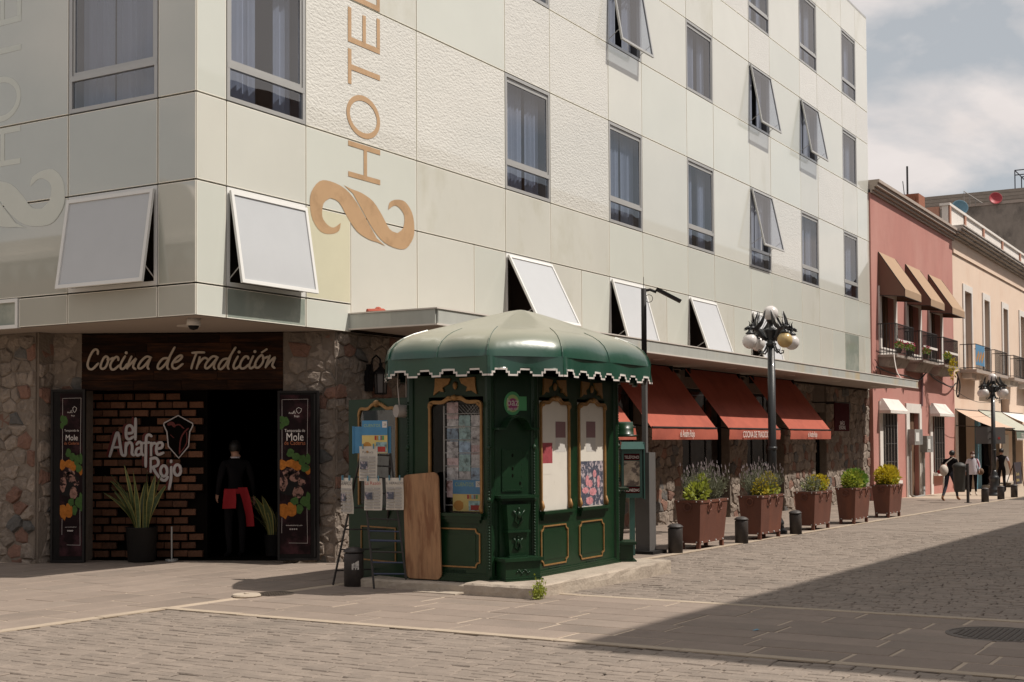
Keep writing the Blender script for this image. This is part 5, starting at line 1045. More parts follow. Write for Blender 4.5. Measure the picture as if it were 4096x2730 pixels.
def lavender(label, x, y, w_, h, seed, dx=0.):
    R = random.Random(seed); z = gz(x)+.79; t = thing('lavender_bush', label, 'bush', (x+dx, y, z)); g = MB(); fl = MB(); s = MB()
    for k in range(260):
        a = R.uniform(0, 2*PI); r = math.sqrt(R.random()); px_, py_ = .6*w_*r*math.cos(a)*.55, .30*r*math.sin(a)*.6; hh = h*R.uniform(.45, 1.0)*(1-.25*r); p = Vector((x+dx+px_, y+py_, z)); q = p+Vector((px_*.75+R.uniform(-.05, .05), py_*.9+R.uniform(-.05, .05), hh)); s.tube([p, q], .003, 3)
        for j in range(13): l = p.lerp(q, R.uniform(.15, .9)); leafcloud(g, l, (.018, .018, .02), 1, .05, .0055, R, .9)
        if R.random() < .5:
            e = q+Vector((R.uniform(-.03, .03), R.uniform(-.03, .03), R.uniform(.05, .14))); s.tube([q, e], .002, 3); fl.tube([e, e+(e-q).normalized()*.05], [.009, .004], 4)
    part('stem', s, 'leaf_lavender', t); part('foliage', g, 'leaf_lavender', t); part('flower_spike', fl, 'bloom_lavender', t)
lavender('tall grey green lavender bush in the planter beside the light pole', 8.40, -3.25, 1.0, .55, 1, .16)
bush('lime green leafy bush in the lavender planter', 8.40, -3.25, [('leaf_lime', -.34, -.06, .11, (.24, .17, .15), 260, .085, .022), ('leaf_lime', -.18, -.06, .25, (.1, .1, .16), 90, .08, .02)], 2)
lavender('grey lavender bush with spikes in the planter under the lamp', 11.12, -3.30, 1.1, .55, 3, .02)
bush('yellow blooming bush in the planter under the lamp', 11.12, -3.30, [('leaf_yellow', .12, -.10, .18, (.34, .14, .24), 420, .05, .018), ('leaf_yellow', -.3, -.08, .14, (.22, .14, .16), 220, .05, .018), ('leaf_lime', 0, -.1, .08, (.4, .22, .1), 220, .06, .018)], 4)
bush('small yellow green bushes in the planter by the leaning bollard', 14.36, -3.25, [('leaf_yellow', .18, -.05, .16, (.26, .2, .16), 400, .06, .02), ('leaf_lavender', -.28, -.05, .13, (.2, .2, .16), 330, .06, .013), ('leaf_lime', .1, 0, .1, (.4, .2, .1), 250, .06, .02)], 5)
bush('bright green bush filling the fourth planter from the kiosk', 17.05, -3.3, [('leaf_green', .12, 0, .17, (.46, .23, .22), 1000, .085, .025), ('leaf_lime', -.25, -.05, .15, (.32, .2, .2), 480, .08, .024)], 6)
bush('bright yellow bush filling the planter next to the pink house', 20.24, -3.22, [('leaf_yellow', 0, 0, .19, (.56, .24, .25), 1250, .085, .026), ('leaf_lime', .05, 0, .1, (.52, .22, .15), 400, .08, .024)], 7)
# ================================================================ street lamps
def make_lamp():
    t = thing('street_lamp', '', 'street lamp', (0, 0, 0), 'five globe street lamps')
    b = MB(); b.lathe([(.27, -.02), (.27, .05), (.22, .09), (.20, .16), (.215, .2), (.2, .24), (.165, .30), (.15, .5), (.165, .58), (.185, .63), (.15, .70), (.115, .74), (.12, .80), (.09, .86), (.082, .92)], 20); part('base', b, 'lamp_iron', t, True)
    b = MB(); b.lathe([(.082, .9), (.078, 1.6), (.07, 3.68)], 16); b.lathe([(.088, 1.62), (.095, 1.65), (.088, 1.68)], 16); part('pole', b, 'lamp_iron', t, True)
    b = MB(); b.lathe([(.072, 3.64), (.10, 3.66), (.105, 3.69), (.078, 3.71), (.08, 3.76), (.11, 3.86), (.12, 3.90), (.15, 3.935), (.15, 3.96), (.09, 3.985), (.045, 4.02), (.042, 4.07), (.07, 4.115), (.095, 4.13), (.09, 4.15)], 18); part('capital', b, 'lamp_iron', t, True)
    b = MB(); b.ball((0, 0, 4.28), .15, 22, 14); part('globe', b, 'globe', t, True, 'white top globe')
    for k in range(4):
        a = PI/2*k+math.radians(52.5); u = Vector((math.cos(a), math.sin(a), 0)); sd_ = Vector((-u.y, u.x, 0)); Z = Vector((0, 0, 1)); P = lambda r, z, s_=0: u*r*.9+Z*(3.69+(z-3.31)*.66)+sd_*s_*.8
        b = MB(); b.tube([P(.08, 3.30), P(.16, 3.10), P(.24, 3.02), P(.31, 3.05), P(.32, 3.11), P(.27, 3.12)], [.022, .018, .015, .014, .012, .009], 7)
        b.tube([P(.12, 3.42), P(.22, 3.50), P(.28, 3.62), P(.36, 3.72), P(.46, 3.76), P(.55, 3.74)], [.035, .042, .05, .048, .036, .03], 8)
        b.tube([P(.50, 3.77), P(.58, 3.76), P(.66, 3.73)], [.04, .034, .015], 7); b.tube([P(.52, 3.80), P(.47, 3.86), P(.46, 3.9)], [.022, .016, .007], 6); b.tube([P(.60, 3.72), P(.63, 3.69), P(.68, 3.69)], [.018, .014, .006], 6)
        for s_ in (-.03, .03): b.tube([P(.52, 3.80, s_), P(.50, 3.90, s_*1.6), P(.53, 3.97, s_*1.8)], [.018, .012, .004], 5)
        b.tube([P(.30, 3.60), P(.36, 3.52), P(.33, 3.44), P(.27, 3.46)], [.02, .016, .012, .008], 6)
        ar = part('dragon_arm', b, 'lamp_iron', t, True)
        for s_ in (-1, 1):
            w_ = MB(); o_ = [P(.46, 3.74, s_*.05), P(.40, 3.84, s_*.10), P(.35, 3.95, s_*.14), P(.30, 4.08, s_*.16), P(.23, 4.27, s_*.15)]; i_ = [P(.36, 3.70, s_*.06), P(.32, 3.78, s_*.12), P(.29, 3.88, s_*.16), P(.265, 4.02, s_*.175), P(.225, 4.26, s_*.155)]
            w_.add(o_+i_, [(j, j+1, 6+j, 5+j) for j in range(4)]); off = sd_*.012*s_; w_.add([q+off for q in o_+i_], [(5+j, 6+j, j+1, j) for j in range(4)])
            w_.add([o_[0], o_[4], i_[4], i_[0]]+[q+off for q in (o_[0], o_[4], i_[4], i_[0])], [(0, 1, 5, 4), (2, 3, 7, 6)]); part('wing', w_, 'lamp_iron', ar)
        c = u*.53*.9; b = MB(); b.lathe([(.03, 3.99), (.036, 3.955), (.034, 3.93), (.062, 3.905), (.085, 3.885), (.085, 3.865), (.065, 3.86)], 14, c); part('gallery', b, 'lamp_iron', ar, True)
        b = MB(); b.ball((c.x, c.y, 3.725), .148, 20, 13); part('globe', b, 'globe', t, True)
    return t
l0 = make_lamp(); l0.location = (12.6, -3.0, gz(12.6)); l0['label'] = 'black five globe dragon street lamp rising behind the planters, one globe yellowed'
gl = [c for c in l0.children if c.name.startswith('globe')]
l1 = copy_tree(l0, (38.0, -2.42, gz(38)), .22, 'black five globe dragon street lamp with a grey sign near the shops')
yg = min(gl[1:], key=lambda o: (l0.location+sum((v.co for v in o.data.vertices), Vector())/len(o.data.vertices)-CAM).length)
yg.data = yg.data.copy(); yg.data.materials[0] = MATS['globe_yellow']; yg['label'] = 'yellowed globe'
# ================================================================ light pole with solar head, payphone box
t = thing('light_pole', 'thin dark light pole rising from a square grey pedestal beside the kiosk', 'light pole', (6.72, -3.0, gz(6.7))); z = gz(6.7); x, y = 6.72, -3.0
b = MB(); b.box(x-.26, y-.24, z-.02, x+.26, y+.24, z+.05); part('base_plate', b, 'post_dark', t); b = MB(); b.box(x-.12, y-.12, z+.05, x+.12, y+.12, z+1.57); part('pedestal', b, 'post_grey', t)
b = MB(); b.box(x-.035, y-.035, z+1.57, x+.035, y+.035, z+3.05); part('lower_pole', b, 'post_grey', t); b = MB(); b.tube([(x, y, z+3.0), (x, y, z+4.14)], .042, 12); part('upper_pole', b, 'post_dark', t, True)
hv = Vector((.20, -.34, 0)); b = MB(); a_ = Vector((x, y, z+4.10)); b.tube([a_, a_+Vector((.05, -.085, .02)), a_+Vector((.1, -.17, -.02))], .022, 8); part('bracket', b, 'post_dark', t)
b = MB(); h0 = a_+Vector((.10, -.17, .03)); h1 = a_+Vector((.29, -.50, -.17)); uu = (h1-h0).normalized(); ss = uu.cross(Vector((0, 0, 1))).normalized()*.075; nn_ = ss.cross(uu).normalized()*.022; b.hexa([h0-ss-nn_, h1-ss-nn_, h1+ss-nn_, h0+ss-nn_, h0-ss+nn_, h1-ss+nn_, h1+ss+nn_, h0+ss+nn_]); part('lamp_head', b, 'post_dark', t)
b = MB(); b.ring(a_+Vector((.04, -.07, -.12)), .06, .005, (.5, -.86, 0), (0, 0, 1), 14); b.tube([a_, a_+Vector((0, 0, .22))], .004, 4); part('cable', b, 'cable', t)
pf_ = Fr((6.05, -2.92, gz(6)), (.51, -.86, 0), (-.86, -.51, 0)); t = thing('payphone', 'teal payphone box with a street photograph behind the light pole', 'payphone', (6.2, -3.0, gz(6)))
b = MB(); b.fbox(pf_, .0, .31, .88, 1.66, -.26, 0); part('box', b, 'phone_teal', t); b = MB(); b.hexa([pf_.P(-.02, 1.62, .06), pf_.P(.34, 1.62, .06), pf_.P(.34, 1.62, -.28), pf_.P(-.02, 1.62, -.28), pf_.P(.0, 1.73, 0), pf_.P(.33, 1.73, 0), pf_.P(.33, 1.73, -.25), pf_.P(.0, 1.73, -.25)]); part('hood', b, 'phone_teal', t)
b = MB(); b.fbox(pf_, .03, .27, 1.06, 1.44, .002, .006); part('photo', b, 'phone_photo', t); b = MB(); b.fbox(pf_, .03, .27, 1.45, 1.55, .002, .006); b.fbox(pf_, .03, .27, .95, 1.05, .002, .006); parts('red_label', b, 'red_sign', t); b = MB(); b.text(pf_, .15, 1.475, .008, 'TELÉFONO', .062, .72); b.text(pf_, .15, .975, .008, 'MONEDAS', .062, .78); part('lettering', b, 'canvas_text', t); b = MB(); b.fbox(pf_, .33, .35, .86, 1.72, -.3, .02); b.fbox(pf_, .12, .2, -.03, .88, -.16, -.08); part('back_plate', b, 'phone_teal', t)
# ================================================================ litter bin and its post
t = thing('litter_bin', 'dark grey plastic litter bin hung on a short metal post', 'bin', (30.45, -3.0, gz(30.4))); z = gz(30.4); b = MB(); b.tube([(30.45, -3.03, z-.01), (30.45, -3.03, z+1.22)], .045, 10); b.box(30.35, -3.13, z-.01, 30.55, -2.93, z+.012); part('post', b, 'bollard_iron', t); c = Vector((30.36, -2.80, 0))
b = MB(); b.lathe([(.15, z+.34), (.165, z+.40), (.19, z+1.10), (.20, z+1.11)], 14, c); part('bucket', b, 'bin_grey', t, True); b = MB(); b.lathe([(.205, z+1.10), (.215, z+1.14), (.18, z+1.20), (.08, z+1.25), (.01, z+1.26)], 14, c); b.tube([(30.45, -3.03, z+1.05), (30.38, -2.85, z+1.05)], .03, 6); part('lid', b, 'bin_grey', t, True)
t = thing('road_sign', 'grey back of a rectangular road sign on the far street lamp', 'sign', (38, -2.5, 1.2)); sf = Fr((38.0, -2.42, 0), (.62, -.78, 0), (-.78, -.62, 0)); b = MB(); b.fbox(sf, -.62, .52, 1.52, 2.12, -.14, -.12); part('plate', b, 'sign_back', t); b = MB(); b.tube([sf.P(-.1, 1.7, -.12), sf.P(-.02, 1.7, 0)], .02, 6); b.tube([sf.P(-.1, 1.95, -.12), sf.P(-.02, 1.95, 0)], .02, 6); part('clamp', b, 'bollard_iron', t); b = MB(); b.fprism(sf, [(.28+.05*math.cos(k*PI/4), 1.72+.05*math.sin(k*PI/4)) for k in range(8)], -.119, -.115); part('badge', b, 'ink_red', t)
# ================================================================ pink house
PK = Fr((0, -.05, 0), (1, 0, 0), (0, -1, 0))
def facade(parent, fr, x0, x1, z0, z1, holes, m, d0=-.35, d1=0., name='wall'):
    xs = sorted({x0, x1, *[h[0] for h in holes], *[h[1] for h in holes]}); b = MB()
    for a, c in zip(xs[:-1], xs[1:]):
        hs = sorted([h for h in holes if h[0] <= a+1e-6 and h[1] >= c-1e-6], key=lambda h: h[2]); z = z0
        for h in hs:
            if h[2] > z: b.fbox(fr, a, c, z, h[2], d0, d1)
            z = h[3]
        if z < z1: b.fbox(fr, a, c, z, z1, d0, d1)
    return part(name, b, m, parent)
pink = thing('pink_house', 'two storey pink plastered house with brown awnings and iron balconies', 'house', (36.7, 0, gz(36.7)))
PO = [(31.5, 33.79), (35.09, 37.31), (38.52, 40.79)]
gh = [(31.75, 33.5, .30, 2.66), (35.30, 36.75, -.45, 2.64), (38.85, 40.5, .42, 2.66)]
facade(pink, PK, 30.72, 42.82, -.6, 9.85, [(a+.3, b_-.3, 4.5, 6.6) for a, b_ in PO]+gh, 'pink_plaster')
b = MB()
for k, (d, z0, z1) in enumerate(((.06, 9.75, 9.84), (.14, 9.84, 9.94), (.24, 9.94, 10.06), (.30, 10.06, 10.16))): b.fbox(PK, 30.72, 43.0, z0, z1, -.2, d)
part('cornice', b, 'cornice_stone', pink)
b = MB(); b.box(30.75, .1, 9.6, 42.8, 9, 9.75); part('roof', b, 'rough_concrete', pink)
for k, (a, c) in enumerate(PO):
    # opening surround, leaves, room
    b = MB(); barframe(b, PK, a, c, 4.48, 6.78, .28, .001, .05); w_ = part('balcony_door', b, 'white_plaster', pink)
    b = MB(); b.fbox(PK, a+.28, c-.28, 4.4, 6.7, -1.0, -.9); b.fbox(PK, a+.2, a+.3, 4.5, 6.6, -.9, -.01); part('room', b, 'room', w_)
    b = MB(); b.fbox(PK, c-.62, c-.3, 4.5, 6.58, -.3, -.2); b.fbox(PK, a+.3, a+.55, 4.5, 6.58, -.28, -.22); b.fbox(PK, c-.60, c-.32, 4.62, 5.3, -.2, -.18); parts('shutter', b, 'old_wood', w_)
    # brown wedge awning
    t = thing('window_awning', ['brown and tan wedge awning over the balcony nearest the hotel', 'brown and tan wedge awning over the middle balcony of the pink house', 'brown and tan wedge awning over the balcony nearest the cream house'][k], 'awning', ((a+c)/2, -.1, 6.4), 'brown wedge awnings on the pink house'); zt, zf, zb = 7.92, 6.62, 6.37; yo = -.93; z6 = 6.46
    xa, xb = a+.05, c-.05
    b = MB(); b.add([(xa, -.06, zt), (xb, -.06, zt), (xb, yo, zf), (xa, yo, zf), (xb, yo, zb), (xa, yo, zb)], [(0, 1, 2, 3), (3, 2, 4, 5)]); part('canvas', b, 'tan_canvas', t)
    b = MB(); b.add([(xa, -.06, zt), (xa, yo, zf), (xa, yo, zb), (xa, -.06, z6)], [(0, 1, 2, 3)]); b.add([(xb, -.06, zt), (xb, yo, zf), (xb, yo, zb), (xb, -.06, z6)], [(3, 2, 1, 0)]); parts('side_cheek', b, 'brown_canvas', t)
    b = MB(); b.tube([(xa, -.07, zt-.02), (xa+.01, yo+.01, zf-.02), (xa+.01, yo+.01, zb+.01), (xa, -.07, z6)], .015, 6); b.tube([(xb, -.07, zt-.02), (xb, yo+.01, zf-.02), (xb, yo+.01, zb+.01), (xb, -.07, z6)], .015, 6); b.tube([(xa, yo+.01, zb), (xb, yo+.01, zb)], .015, 6); part('frame', b, 'iron_rail', t)
    # balcony
    b = MB(); b.box(a-.15, -.66, 4.40, c+.1, -.052, 4.48); part('balcony_slab', b, 'balcony_stone', pink)
    b = MB(); b.hexa([(a+.0, -.36, 4.12), (c-.1, -.36, 4.12), (c-.1, -.052, 4.12), (a, -.052, 4.12), (a-.05, -.52, 4.398), (c, -.52, 4.398), (c, -.052, 4.398), (a-.05, -.052, 4.398)]); part('balcony_corbel', b, 'balcony_stone', pink)
    rl = MB(); y = -.62; xa, xb = a-.1, c+.05
    rl.tube([(xa, -.05, 5.50), (xa, y, 5.50), (xb, y, 5.50), (xb, -.05, 5.50)], .018, 6); rl.tube([(xa, -.05, 4.56), (xa, y, 4.56), (xb, y, 4.56), (xb, -.05, 4.56)], .015, 6); rl.tube([(xa, y, 4.95), (xb, y, 4.95)], .012, 5)
    rb = part('railing', rl, 'iron_rail', pink)
    n = 20
    for i in range(n+1): q = MB(); xx = xa+(xb-xa)*i/n; q.tube([(xx, y, 4.49), (xx, y, 5.50)], .012, 5); part('baluster', q, 'iron_rail', rb)
    for i in range(1, 6): q = MB(); yy = -.05+(y+.05)*i/6; q.tube([(xa, yy, 4.49), (xa, yy, 5.50)], .012, 5); part('baluster', q, 'iron_rail', rb)
    q = MB(); q.fbox(Fr((0, y-.02, 0), (1, 0, 0), (0, -1, 0)), xa+.15, xb-.1, 4.92, 5.0, 0, .02); part('rail_board', q, 'white_plaster', rb)
R = random.Random(12)
for k, (x, lab, m1) in enumerate(((31.3, 'pink geranium pot on the balcony nearest the hotel', 'flower_pink'), (32.7, 'pink geranium pot on the balcony above the first barred window', 'flower_pink'), (34.95, 'leafy flower pot on the middle balcony', 'flower_pink'), (38.3, 'trailing dry plant pot on the balcony nearest the cream house', 'leaf_yellow'))):
    t = thing('flower_pot', lab, 'flower pot', (x, -.76, 4.5)); b = MB(); b.lathe([(.07, 4.5), (.11, 4.66), (.115, 4.67)], 12, (x, -.76, 0)); part('pot', b, 'bin_grey', t, True); g = MB(); leafcloud(g, (x, -.78, 4.76), (.2, .12, .12), 130, .07, .022, R); part('foliage', g, 'leaf_green', t); g = MB(); leafcloud(g, (x, -.80, 4.82), (.26, .15, .11), 60, .055, .026, R); 
    if k == 3: leafcloud(g, (x+.3, -.92, 4.3), (.25, .12, .4), 120, .1, .03, R)
    part('flowers', g, m1, t)
# ground floor openings
for k, (a, c) in enumerate(((31.36, 33.6), (38.42, 40.75))):
    z0 = .30 if k == 0 else .42; b = MB(); b.fbox(PK, a, a+.38, -.5, 2.96, .001, .05); b.fbox(PK, c-.25, c, -.5, 2.96, .001, .05); b.fbox(PK, a+.38, c-.25, 2.66, 2.96, .001, .05); w_ = part('window', b, 'white_plaster', pink)
    b = MB(); b.hexa([PK.P(a-.05, 2.66, .40), PK.P(c+.05, 2.66, .40), PK.P(c+.05, 2.66, .05), PK.P(a-.05, 2.66, .05), PK.P(a+.1, 3.05, .12), PK.P(c-.1, 3.05, .12), PK.P(c-.1, 3.05, .05), PK.P(a+.1, 3.05, .05)]); b.fbox(PK, a-.06, c+.06, 2.56, 2.66, .05, .42); part('hood', b, 'white_plaster', w_)
    b = MB(); b.fbox(PK, a+.3, c-.2, z0-.1, z0, .0, .25); part('sill', b, 'white_plaster', w_)
    b = MB(); b.fbox(PK, a+.3, c-.2, z0, 2.7, -.5, -.45); part('room', b, 'room', w_)
    for i in range(13): q = MB(); xx = a+.42+(c-a-.72)*i/12; q.tube([PK.P(xx, z0, .10), PK.P(xx, 2.6, .10)], .018, 5); part('grille_bar', q, 'shutter_grey' if i % 3 == 0 else 'iron_rail', w_)
    for z in (.95, 1.55, 2.15): q = MB(); q.tube([PK.P(a+.4, z, .10), PK.P(c-.28, z, .10)], .016, 5); part('grille_rail', q, 'iron_rail', w_)
b = MB(); b.fbox(PK, 34.85, 35.3, -.5, 2.97, .001, .05); b.fbox(PK, 36.75, 37.08, -.5, 2.97, .001, .05); b.fbox(PK, 35.3, 36.75, 2.64, 2.97, .001, .05); d_ = part('door', b, 'white_plaster', pink)
for i in range(6): q = MB(); xx = 35.3+i*.242; q.fbox(PK, xx+.005, xx+.237, -.45, 2.64, -.2, -.14-.01*(i % 2)); part('door_board', q, 'old_wood', d_)
for k, (a, c, z0, z1) in enumerate(((34.95, 36.2, 1.5, 2.05), (36.75, 37.75, 1.22, 1.82))):
    t = thing('meter_box', ['grey electric meter box across the wooden door', 'grey electric meter box beside the wooden door'][k], 'meter box', PK.P((a+c)/2, z0, .1)); b = MB(); b.fbox(PK, a, a+(c-a)*.62, z0, z1, .051, .30); part('box', b, 'meter_grey', t); q = MB()
    for i in range(5): xx = a+(c-a)*(.68+.07*i); q.fbox(PK, xx, xx+.04, z0, z1, .06, .28)
    part('guard', q, 'alu', t); b = MB(); b.fbox(PK, a+.1, a+(c-a)*.45, z0+.12, z1-.12, .301, .315); part('dial', b, 'alu_white', t)
b = MB(); b.tube([PK.P(35.0, 1.5, .12), PK.P(35.0, -.25, .12), PK.P(35.3, -.36, .2), PK.P(36.6, -.34, .2), PK.P(36.95, 0, .12), PK.P(36.95, 1.25, .12)], .05, 8); solo('conduit_pipe', b, 'meter_grey', 'grey conduit pipe bent along the foot of the wooden door', 'pipe')
b = MB(); b.tube([PK.P(37.05, 2.9, .06), PK.P(37.08, 3.6, .07), PK.P(37.1, 4.3, .08)], .05, 8); solo('riser_pipe', b, 'poster_maroon', 'dark red riser pipe on the pink wall', 'pipe')
def cable(label, pts, r=.02, m='cable', nm='cable'): b = MB(); b.tube(catmull(pts, 6), r, 5); return solo(nm, b, m, label, 'cable')
cable('dark cable bundle strung under the pink balconies', [(30.8, -.15, 4.05), (32.5, -.2, 3.92), (34.4, -.2, 3.9), (36.2, -.22, 3.82), (37.2, -.3, 4.15), (38.6, -.25, 3.95), (41.2, -.25, 3.75), (42.7, -.15, 3.95)], .028)
cable('white cable hanging from the first balcony to the canopy', [(30.6, -.78, 4.42), (30.2, -.9, 4.2), (29.7, -1.1, 3.8), (29.5, -1.3, 3.56)], .014, 'cable_white')
cable('dark cable tangle hanging at the edge of the two houses', [(42.5, -.2, 4.4), (42.7, -.3, 3.9), (42.6, -.25, 3.4), (42.75, -.15, 3.6), (42.8, -.2, 4.2)], .03)
cable('thin wire strung from the pink house to the shop fronts', [(37.0, -.3, 4.2), (41, -.9, 3.3), (45, -.9, 3.2), (50, -.7, 3.5)], .01)
cable('thin dark wire looped on the pink wall beside the hotel', [(30.75, -.12, 4.3), (31.1, -.15, 4.1), (31.3, -.15, 3.8), (30.9, -.15, 3.7), (30.75, -.15, 3.95)], .012)
b = MB(); q = Vector((30.75, .1, 8.9)); b.tube([q, q+Vector((.02, -.02, .7))], .02, 5)
for k in range(3): b.tube([q+Vector((0, 0, .5+.08*k)), q+Vector((.15+.04*k, -.1, .75+.07*k))], .008, 4)
solo('roof_antenna', b, 'rack_steel', 'thin twiggy antenna beside the glass edge', 'antenna')
# ================================================================ cream house with shops
cream = thing('cream_house', 'long cream plastered house with white window surrounds and shops below', 'house', (60, 0, gz(60)))
CW = [(44.6, 46.5), (48.69, 50.4), (53.2, 54.9), (57.85, 59.6), (62.5, 64.3), (67, 68.8)]
facade(cream, PK, 42.83, 78, -.9, 10.0, [(a+.3, c-.2, 4.6, 7.9) for a, c in CW]+[(43.2, 46.65, -.9, 2.85), (47.75, 52.3, -.9, 2.85), (52.75, 54.9, 2.95, 3.6), (55.5, 58.5, -.9, 2.6), (60, 66, -.9, 2.6)], 'cream_plaster')
b = MB(); b.fbox(PK, 42.83, 78, 9.25, 9.4, .001, .06); part('string_course', b, 'cream_plaster', cream)
b = MB()
for d, z0, z1 in ((.14, 9.9, 9.98), (.3, 9.98, 10.07), (.42, 10.07, 10.16), (.52, 10.16, 10.25), (.56, 10.25, 10.30)): b.fbox(PK, 42.5, 78, z0, z1, -.2, d)
part('cornice', b, 'weathered_cornice', cream)
b = MB(); b.fbox(PK, 42.45, 78, 10.3, 11.12, -.3, -.05); part('parapet', b, 'white_plaster', cream); b = MB(); b.fbox(PK, 42.4, 78, 11.12, 11.22, -.38, .03); part('parapet_coping', b, 'white_plaster', cream)
b = MB(); b.box(42.42, .36, 10.1, 42.6, 2.2, 11.1); part('parapet_return', b, 'salmon_plaster', cream)
for x in (42.6, 45.5, 49.4, 53.9, 58.7, 63.5, 68): b = MB(); b.fbox(PK, x-.12, x+.12, 10.3, 11.24, -.04, .02); part('parapet_pier', b, 'salmon_plaster', cream)
b = MB(); b.box(42.7, .35, 9.9, 78, 12, 10.05); part('roof', b, 'rough_concrete', cream)
for k, (a, c) in enumerate(CW):
    b = MB(); b.fbox(PK, a, a+.32, 4.6, 8.18, .001, .05); b.fbox(PK, c-.22, c, 4.6, 8.18, .001, .05); b.fbox(PK, a+.32, c-.22, 7.9, 8.18, .001, .05); w_ = part('window', b, 'white_plaster', cream)
    b = MB(); b.fbox(PK, a+.3, c-.2, 4.6, 7.9, -.4, -.3); part('shutter', b, 'shutter_grey', w_)
    b = MB(); b.box(a-.7, -.72, 4.42, c+.5, -.052, 4.55); part('balcony_slab', b, 'cornice_stone', cream); b = MB(); b.box(a-.3, -.45, 4.2, a+.6, -.052, 4.418); b.box(c-.6, -.45, 4.2, c+.2, -.052, 4.418); parts('balcony_corbel', b, 'white_plaster', cream)
    y = -.69; xa, xb = a-.65, c+.45; rl = MB(); rl.tube([(xa, -.05, 5.58), (xa, y, 5.58), (xb, y, 5.58), (xb, -.05, 5.58)], .018, 5); rl.tube([(xa, -.05, 4.62), (xa, y, 4.62), (xb, y, 4.62), (xb, -.05, 4.62)], .015, 5); rb = part('railing', rl, 'iron_rail', cream)
    for i in range(15): q = MB(); xx = xa+(xb-xa)*i/14; q.tube([(xx, y, 4.56), (xx, y, 5.58)], .014, 5); part('baluster', q, 'iron_rail', rb)
    for i in range(1, 4): q = MB(); yy = -.05+(y+.05)*i/4; q.tube([(xa, yy, 4.56), (xa, yy, 5.58)], .014, 5); part('baluster', q, 'iron_rail', rb)
b = MB(); b.fbox(PK, 44.93, 45.25, 5.4, 7.7, -.2, -.18); solo('pink_banner', b, 'flower_pink', 'bright pink cloth hanging in the first cream window', 'banner')
t = thing('balcony_banner', 'blue and orange picture banner tied to the cream balcony', 'banner', (44.7, -.75, 4.65)); bf_ = Fr((0, -.72, 0), (1, 0, 0), (0, -1, 0)); b = MB(); b.fbox(bf_, 43.7, 45.5, 4.72, 5.55, 0, .015); part('cloth', b, 'poster_blue', t); b = MB()
for k in range(9): b.fprism(bf_, [(43.9+.17*k+.12*math.cos(j*PI/3), 4.95+.12*(k % 3)+.13*math.sin(j*PI/3)) for j in range(6)], .016, .018+.0004*k)
parts('printed_figures', b, 'poster_orange', t)
# shop interiors
b = MB(); b.fbox(PK, 43.1, 46.7, -.9, 2.9, -2.2, -2.1); b.fbox(PK, 47.7, 52.4, -.9, 2.9, -2.2, -2.1); b.fbox(PK, 55.4, 66, -.9, 2.7, -2.2, -2.1); b.fbox(PK, 46.7, 46.75, -.9, 2.9, -2.1, -.36); b.fbox(PK, 43.1, 43.15, -.9, 2.9, -2.1, -.36); b.fbox(PK, 52.75, 54.9, 2.9, 3.7, -.9, -.8); parts('room', b, 'room_brown', cream)
b = MB(); b.fbox(PK, 46.66, 47.74, -.6, 2.84, .002, .06); part('blue_pier', b, 'shop_blue', cream); b = MB(); b.fbox(PK, 49.6, 50.4, -.6, 2.6, -.6, -.5); part('blue_door', b, 'shop_blue', cream); b = MB(); b.fbox(PK, 52.9, 54.5, -.6, 1.9, .002, .02); b.fbox(PK, 43.0, 43.22, -.6, 2.84, .002, .05); parts('door_trim', b, 'white_plaster', cream)
b = MB(); b.fbox(PK, 55.55, 56.6, -.5, 2.5, -.5, -.4); part('yellow_panel', b, 'wall_yellow', cream); b = MB(); b.fbox(PK, 48.1, 49.3, -.5, 2.7, -.9, -.8); b.fbox(PK, 51.0, 52.2, -.5, 2.7, -.6, -.5); parts('shop_door', b, 'interior_black', cream)
b = MB(); b.fbox(PK, 44.2, 45.2, .1, 2.2, -1.5, -1.3); b.fbox(PK, 45.6, 46.4, -.3, 2.6, -1.0, -.9); parts('shop_display', b, 'shutter_grey', cream)
b = MB(); b.box(47.7, -.55, gz(48)-.02, 55.2, -.052, gz(51)+.16); part('shop_step', b, 'concrete', cream)
def shop_awning(label, x0, x1, zt, yo, zo, m, val=None, txt=None):
    t = thing('shop_awning', label, 'awning', ((x0+x1)/2, -.1, zo)); b = MB(); n = 8; v = []
    for i in range(n+1):
        f_ = i/n; v += [(x0, -.06+(yo+.06)*f_, zt+(zo-zt)*f_-.06*math.sin(PI*f_)), (x1, -.06+(yo+.06)*f_, zt+(zo-zt)*f_-.06*math.sin(PI*f_))]
    b.add(v, [(2*i, 2*i+2, 2*i+3, 2*i+1) for i in range(n)]); part('canvas', b, m, t, True)
    b = MB(); b.tube([(x0, yo, zo-.01), (x1, yo, zo-.01)], .025, 6); b.tube([(x0, -.06, zt), (x1, -.06, zt)], .03, 6)
    for xx in (x0+.05, x1-.05): b.tube([(xx, yo, zo-.02), (xx, -.06, zo+.1)], .018, 5)
    part('frame', b, 'rack_steel', t)
    if val:
        b = MB(); b.add([(x0, yo, zo), (x1, yo, zo), (x1, yo-.02, zo-.36), (x0, yo-.02, zo-.36)], [(0, 1, 2, 3)]); part('valance', b, val, t); vf = Fr((0, yo-.02, 0), (1, 0, 0), (0, -1, 0)); b = MB(); b.text(vf, (x0+x1)/2, zo-.30, .012, txt, .27, 1.0); part('lettering', b, 'canvas_text', t)
        b = MB(); nn = 16
        for i in range(nn): a = x0+(x1-x0)*i/nn; w_ = (x1-x0)/nn; b.add([(a, yo-.022, zo-.34), (a+w_, yo-.022, zo-.34), (a+w_*.5, yo-.022, zo-.44)], [(0, 1, 2)])
        part('fringe', b, 'trim_white', t)
shop_awning('faded salmon shop awning over the first shop opening', 42.9, 47.4, 2.9, -1.55, 2.15, 'shop_awning_cream')
